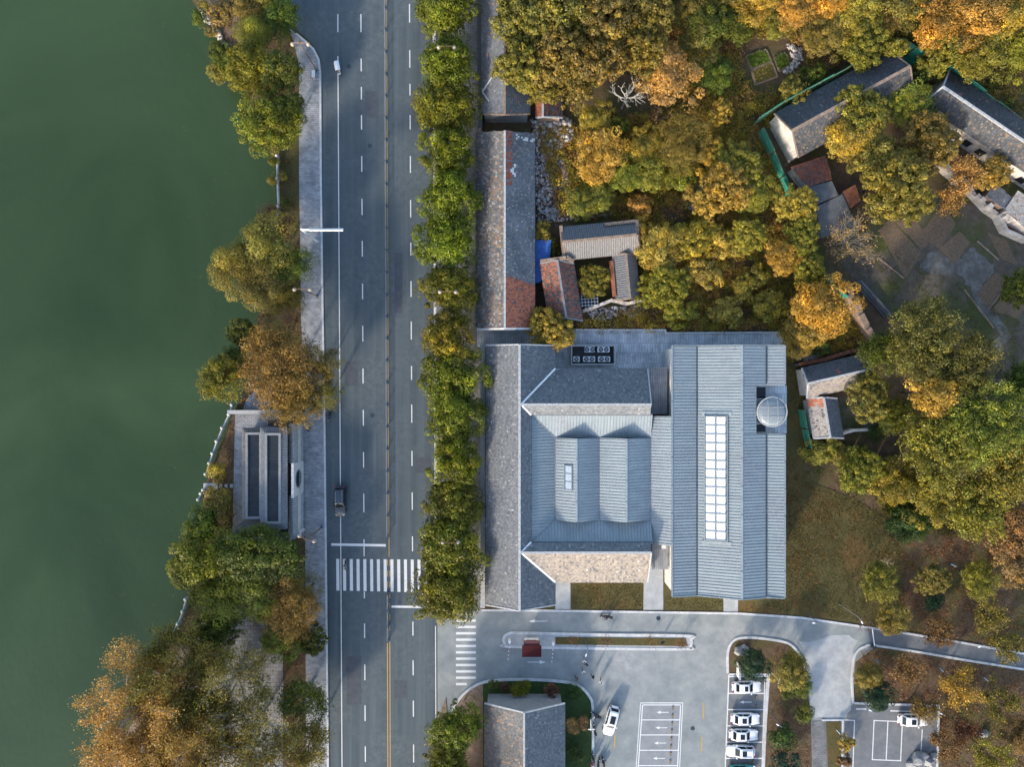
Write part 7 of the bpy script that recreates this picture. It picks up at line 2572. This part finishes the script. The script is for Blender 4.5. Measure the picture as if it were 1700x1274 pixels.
for s in (-1, 1):
    mb = MB()
    mb.box(-.8, .8, s * .76 - .02, s * .76 + .02, 1.0, 1.9)
    mb.build('window', M['car_glass'], t, local=True)
mb = MB()
mb.box(-1.13, -1.09, -.35, .35, .05, 2.0)
mb.build('door', M['grey_metal'], t, local=True)
for bx, by, d, lb in ((846, 1062, -1, 'striped barrier arm machine at the rounded end of the island'), (918, 1066, -1, 'white barrier machine behind the guard booth')):
    c = P(bx, by)
    t = thing('barrier_gate', lb, 'barrier', (c.x, c.y, .12))
    mb = MB()
    mb.box(-.18, .18, -.16, .16, 0, 1.05)
    mb.build('cabinet', M['white_metal'], t, local=True)
    mb = MB()
    mb.beam((0, .2 * d, .95), (-.25, 2.9 * d, .95), .07, .09)
    a = mb.build('arm', M['white_metal'], t, local=True)
    for k in range(4):
        mb = MB()
        y = (.6 + k * .6) * d
        mb.box(-.25 * abs(y) / 2.9 - .05, -.25 * abs(y) / 2.9 + .05, y - .12, y + .12, .945, 1.005)
        mb.build('stripe', M['red_lens'], a, local=True)


def small_lamp(bx, by, tx, ty, label, h=5.2):
    """slim garden or yard lamp: base and head both located in the picture"""
    c = P(bx, by)
    e = P(tx, ty, h)
    t = thing('yard_lamp', label, 'lamp', (c.x, c.y, .05), 0, 'slim yard lamps')
    mb = MB()
    mb.tube([(0, 0, 0), (0, 0, .6), (0, 0, h)], [.075, .06, .04], 8)
    mb.build('pole', M['blue_metal'] if h < 6 else M['grey_metal'], t, local=True)
    d = Vector((e.x - c.x, e.y - c.y, 0))
    d = d.normalized() if d.length > .05 else Vector((1, 0, 0))
    mb = MB()
    mb.beam((0, 0, h), d * .7 + Vector((0, 0, h + .08)), .05, .05)
    mb.build('arm', M['grey_metal'], t, local=True)
    mb = MB()
    mb.obox(d * .85 + Vector((0, 0, h + .08)), d, .22, Vector((-d.y, d.x, 0)), .08, (0, 0, 1), .04)
    mb.build('lamp_head', M['white_metal'], t, local=True)
    return t


for a in [(971, 1061, 974, 1085, 'slim lamp post in the island bed', 4.6), (1280, 1185, 1296, 1207, 'slim lamp post behind the parked white cars', 4.5), (1340, 1020, 1355, 1035, 'slim lamp post beside the drive lawn', 4.2),
          (1428, 1162, 1446, 1181, 'slim lamp post at the garden parking corner', 4.4), (1543, 1169, 1557, 1183, 'slim lamp post by the parked sedan', 4.0), (1600, 1052, 1626, 1074, 'slim lamp post beside the garden road', 4.8), (1392, 1003, 1428, 1030, 'tall slim lamp post on the lawn slope by the drive', 6.4)]:
    small_lamp(*a)
for x, y, tx, ty, lb in [(1575, 935, 1587, 941, 'short blue spotlight post in the brown garden'), (1450, 1093, 1466, 1106, 'short blue spotlight in the corner bed'), (1555, 1106, 1562, 1114, 'short blue spotlight below the garden road'), (1628, 1122, 1640, 1131, 'short blue spotlight in the lower bed'), (1386, 1209, 1394, 1217, 'short blue spotlight on the lot lawn')]:
    c = P(x, y)
    t = thing('garden_spotlight', lb, 'spotlight', (c.x, c.y, .08), 0, 'garden spotlights')
    mb = MB()
    mb.tube([(0, 0, 0), (0, 0, .9)], [.05, .05], 7)
    mb.build('post', M['blue_metal'], t, local=True)
    d = (P(tx, ty) - c).normalized()
    mb = MB()
    mb.tube([Vector((0, 0, .9)) - d * .3, Vector((0, 0, 1.05)) + d * .55], [.14, .19], 10)
    mb.build('head', M['blue_metal'], t, local=True)
# CCTV mast with white cross head
c = P(1281, 1118)
t = thing('camera_mast', 'white camera mast with crossed arms in the parking garden', 'camera mast', (c.x, c.y, .09))
mb = MB()
mb.tube([(0, 0, 0), (0, 0, 3.6)], [.07, .05], 8)
mb.build('pole', M['white_metal'], t, local=True)
for a in (.3, 1.87):
    mb = MB()
    mb.beam((-.45 * math.cos(a), -.45 * math.sin(a), 3.55), (.45 * math.cos(a), .45 * math.sin(a), 3.55), .07, .07)
    mb.build('arm', M['white_metal'], t, local=True)
    mb = MB()
    mb.obox((.5 * math.cos(a), .5 * math.sin(a), 3.5), (math.cos(a), math.sin(a), 0), .18, (-math.sin(a), math.cos(a), 0), .09, (0, 0, 1), .08)
    mb.build('camera', M['white_metal'], t, local=True)
# notice board beside the parking row
c = P(1221, 1108)
t = thing('notice_board', 'white notice board standing at the head of the parking row', 'notice board', (c.x, c.y, .09), 0)
for s in (-.9, .9):
    mb = MB()
    mb.tube([(0, s, 0), (0, s, 2.0)], [.05, .05], 7)
    mb.build('post', M['grey_metal'], t, local=True)
mb = MB()
mb.box(-.05, .05, -1.1, 1.1, .6, 2.0)
mb.build('board', M['white_metal'], t, local=True)
mb = MB()
mb.box(-.14, .14, -1.2, 1.2, 2.0, 2.08)
mb.build('cap', M['cap'], t, local=True)
c = P(1098, 1063)
t = thing('island_notice', 'dark framed notice on the island bed between saplings', 'sign', (c.x, c.y, .17), RAD(35))
mb = MB()
mb.box(-.3, .3, -.04, .04, .5, 1.4)
mb.build('panel', M['black'], t, local=True)
for s in (-.25, .25):
    mb = MB()
    mb.tube([(s, 0, 0), (s, 0, .52)], [.03, .03], 6)
    mb.build('leg', M['grey_metal'], t, local=True)
c = P(980, 1200)
t = thing('kerb_sign_post', 'pale bent sign frame on the gatehouse lawn by parked scooters', 'sign', (c.x, c.y, .1))
mb = MB()
mb.tube([(0, 0, 0), (0, 0, 2.4)], [.05, .04], 7)
mb.build('post', M['grey_metal'], t, local=True)
mb = MB()
mb.obox((-.2, .7, 2.3), (0, 1, 0), .8, (1, 0, 0), .04, (0, 0, 1), .2)
mb.build('panel', M['white_metal'], t, local=True)
mb = MB()
mb.beam((-.6, 0, 2.2), (.4, 0, 2.2), .12, .12)
mb.build('crosspiece', M['white_metal'], t, local=True)
# swing barrier across the garden road
c = P(1447, 1072)
t = thing('lane_barrier', 'white pole barrier across the garden road entrance', 'barrier', (c.x, c.y, .02))
mb = MB()
mb.box(-.25, .25, -.2, .2, 0, 1.0)
mb.build('cabinet', M['dark_metal'], t, local=True)
mb = MB()
e = P(1443, 1042) - c
mb.beam((0, 0, .95), (e.x, e.y, .95), .12, .1)
mb.build('arm', M['white_metal'], t, local=True)

# vegetable beds
M['crop'] = M['leaf']
for k, (q, cl, lb) in enumerate([([(1238, 93), (1271, 83), (1280, 103), (1247, 116)], (0.10, 0.17, 0.02), 'square vegetable bed of bright green leaves'), ([(1247, 118), (1281, 105), (1290, 128), (1254, 141)], (0.16, 0.15, 0.02), 'vegetable bed planted in spaced yellow-green rows'),
                                 ([(1285, 96), (1303, 88), (1310, 108), (1293, 118)], (0.08, 0.13, 0.02), 'narrow vegetable bed beside the bare earth square')]):
    c = sum((P(*p) for p in q), Vector()) / 4
    t = thing('vegetable_bed', lb, 'garden bed', (c.x, c.y, 0))
    mb = MB()
    mb.prism(XY(q), 0, .16)
    mb.build('soil', M['tilled'], t)
    for a, b in zip(q, q[1:] + q[:1]):
        mb = MB()
        mb.beam(P(*a) + Vector((0, 0, .12)), P(*b) + Vector((0, 0, .12)), .26, .24)
        mb.build('edging', M['path_dirt'], t)
    rng = np.random.default_rng(k)
    pts = []
    for i in range(9):
        for j in range(9):
            a = P(*q[0]).lerp(P(*q[1]), (i + .6) / 9.6)
            b = P(*q[3]).lerp(P(*q[2]), (i + .6) / 9.6)
            p = a.lerp(b, (j + .6) / 9.6)
            for m in range(16 if k != 1 else 9):
                sp = .17 if k != 1 else .09
                pts.append((p.x + rng.normal(0, sp) - c.x, p.y + rng.normal(0, sp) - c.y, .18 + abs(rng.normal(0, .1))))
    pts = np.array(pts)
    o = link('leafy_rows', leaf_mesh('leafy_rows', pts, .2, rng, np.clip(rng.normal(.2, .2, len(pts)), 0, 1), np.exp(rng.normal(0, .25, len(pts))), .4, .7), t, 'stuff')
    o.color = (*cl, 1)


# rubble, stones
def rubble(name, label, poly, n, smin, smax, cols, seed, z=0.0, cat='rubble', hmax=.5):
    rng = np.random.default_rng(seed)
    lo, hi = np.array(poly, float).min(0), np.array(poly, float).max(0)
    q = rng.uniform(lo, hi, (n * 5, 2))
    q = q[inside(q[:, 0], q[:, 1], poly)][:n]
    m = len(q)
    c = np.stack([(q[:, 0] - 850) * CAM_H / FPX, (637 - q[:, 1]) * CAM_H / FPX, z + rng.uniform(0, hmax, m) ** 1.5], 1)
    cube = np.array([(x, y, zz) for zz in (-1, 1) for x, y in ((-1, -1), (1, -1), (1, 1), (-1, 1))], float)
    a = rng.uniform(0, 6.28, m)
    s = rng.uniform(smin, smax, (m, 3)) * .5
    v = cube[None] * s[:, None, :] * rng.uniform(.75, 1.2, (m, 8, 3))
    tilt = rng.normal(0, .35, m)
    x, y, zz = v[..., 0], v[..., 1], v[..., 2]
    zz, x = zz * np.cos(tilt)[:, None] + x * np.sin(tilt)[:, None], x * np.cos(tilt)[:, None] - zz * np.sin(tilt)[:, None]
    v = np.stack([x * np.cos(a)[:, None] - y * np.sin(a)[:, None], x * np.sin(a)[:, None] + y * np.cos(a)[:, None], zz], -1) + c[:, None]
    f = np.array([(0, 3, 2, 1), (4, 5, 6, 7), (0, 1, 5, 4), (1, 2, 6, 5), (2, 3, 7, 6), (3, 0, 4, 7)])
    faces = (np.arange(m)[:, None, None] * 8 + f[None]).reshape(-1, 4)
    cc = np.array(cols)[rng.integers(0, len(cols), m)] * rng.uniform(.75, 1.2, (m, 1))
    o = mesh_from_np(name, v.reshape(-1, 3), faces, M['rubble'], None, np.repeat(cc, 6, axis=0))
    return tag(o, label, cat, None, 'stuff')


PALE = [(.42, .44, .46), (.55, .55, .54), (.30, .30, .31), (.24, .16, .12), (.5, .42, .36)]
rubble('demolition_rubble', 'pale demolition rubble beside the long old house', [(889, 240), (935, 240), (948, 320), (1020, 322), (1020, 356), (890, 372)], 1500, .1, .5, PALE, 1)
rubble('gable_rubble', 'broken stone and plaster heap below the ruined wing', [(882, 200), (940, 196), (955, 225), (930, 250), (888, 240)], 500, .15, .7, PALE, 2, hmax=.8)
rubble('bank_stones', 'pale stones scattered along the dirt path shore', [(328, 10), (345, 20), (372, 66), (392, 84), (384, 90), (350, 48)], 110, .2, .75, [(.5, .45, .4), (.42, .40, .38)], 3, cat='stones', hmax=.2)
rubble('cottage_rubble', 'white plaster fragments behind the cottage', [(1322, 570), (1365, 565), (1362, 595), (1325, 600)], 180, .15, .6, PALE, 4)
rubble('garden_stones', 'stones edging the vegetable garden', [(1302, 70), (1330, 80), (1332, 100), (1312, 122), (1300, 120), (1318, 100), (1310, 84)], 140, .15, .5, [(.4, .38, .35)], 5, cat='stones', hmax=.2)
rubble('terrace_fragments', 'fragments strewn among scrub by the courtyard wall', [(970, 512), (1068, 508), (1070, 524), (985, 532)], 200, .12, .5, PALE, 6)
rubble('slope_stones', 'grey stones in the middle of the wild garden', [(1130, 300), (1165, 310), (1165, 350), (1135, 345)], 160, .1, .45, PALE, 7)


def boulder(px, py, r, seed, label, group=None, flat=.6):
    """one rounded, chipped rock"""
    rng = random.Random(seed)
    bm = bmesh.new()
    bmesh.ops.create_icosphere(bm, subdivisions=2, radius=1)
    ph = [rng.uniform(0, 6) for _ in range(6)]
    for v in bm.verts:
        n = v.co.normalized()
        k = 1 + rng.uniform(-.07, .07) + .18 * math.sin(n.x * 3 + ph[0]) * math.cos(n.y * 4 + ph[1]) + .14 * math.sin(n.z * 5 + ph[2] + n.x * 3)
        v.co = n * k
        v.co.x *= r * rng.uniform(.96, 1.04)
        v.co.y *= r * .75
        v.co.z *= r * flat
    me = bpy.data.meshes.new('boulder')
    bm.to_mesh(me)
    bm.free()
    me.materials.append(M['grey_wall'])
    o = link('boulder', me)
    c = P(px, py)
    o.location = (c.x, c.y, r * flat * .45)
    o.rotation_euler = (0, 0, rng.uniform(0, 6))
    return tag(o, label, 'boulder', group)


for k, (x, y, r, lb) in enumerate([(1226, 1082, .9, 'grey rockery boulder near the white notice board'), (1236, 1076, .7, 'pale rockery boulder behind the grey one'), (1238, 1086, .55, 'small rockery stone under the dark green round tree'),
                                   (1524, 1258, 1.3, 'big grey boulder in the pile at the garden parking end'), (1538, 1262, 1.1, 'pale boulder beside the big one in the parking pile'), (1512, 1268, .9, 'low dark boulder at the pile front'), (1548, 1256, .7, 'small boulder at the pile corner by the kerb'),
                                   (1630, 1218, .9, 'lone grey boulder in the low garden corner')]):
    boulder(x, y, r, k, lb)
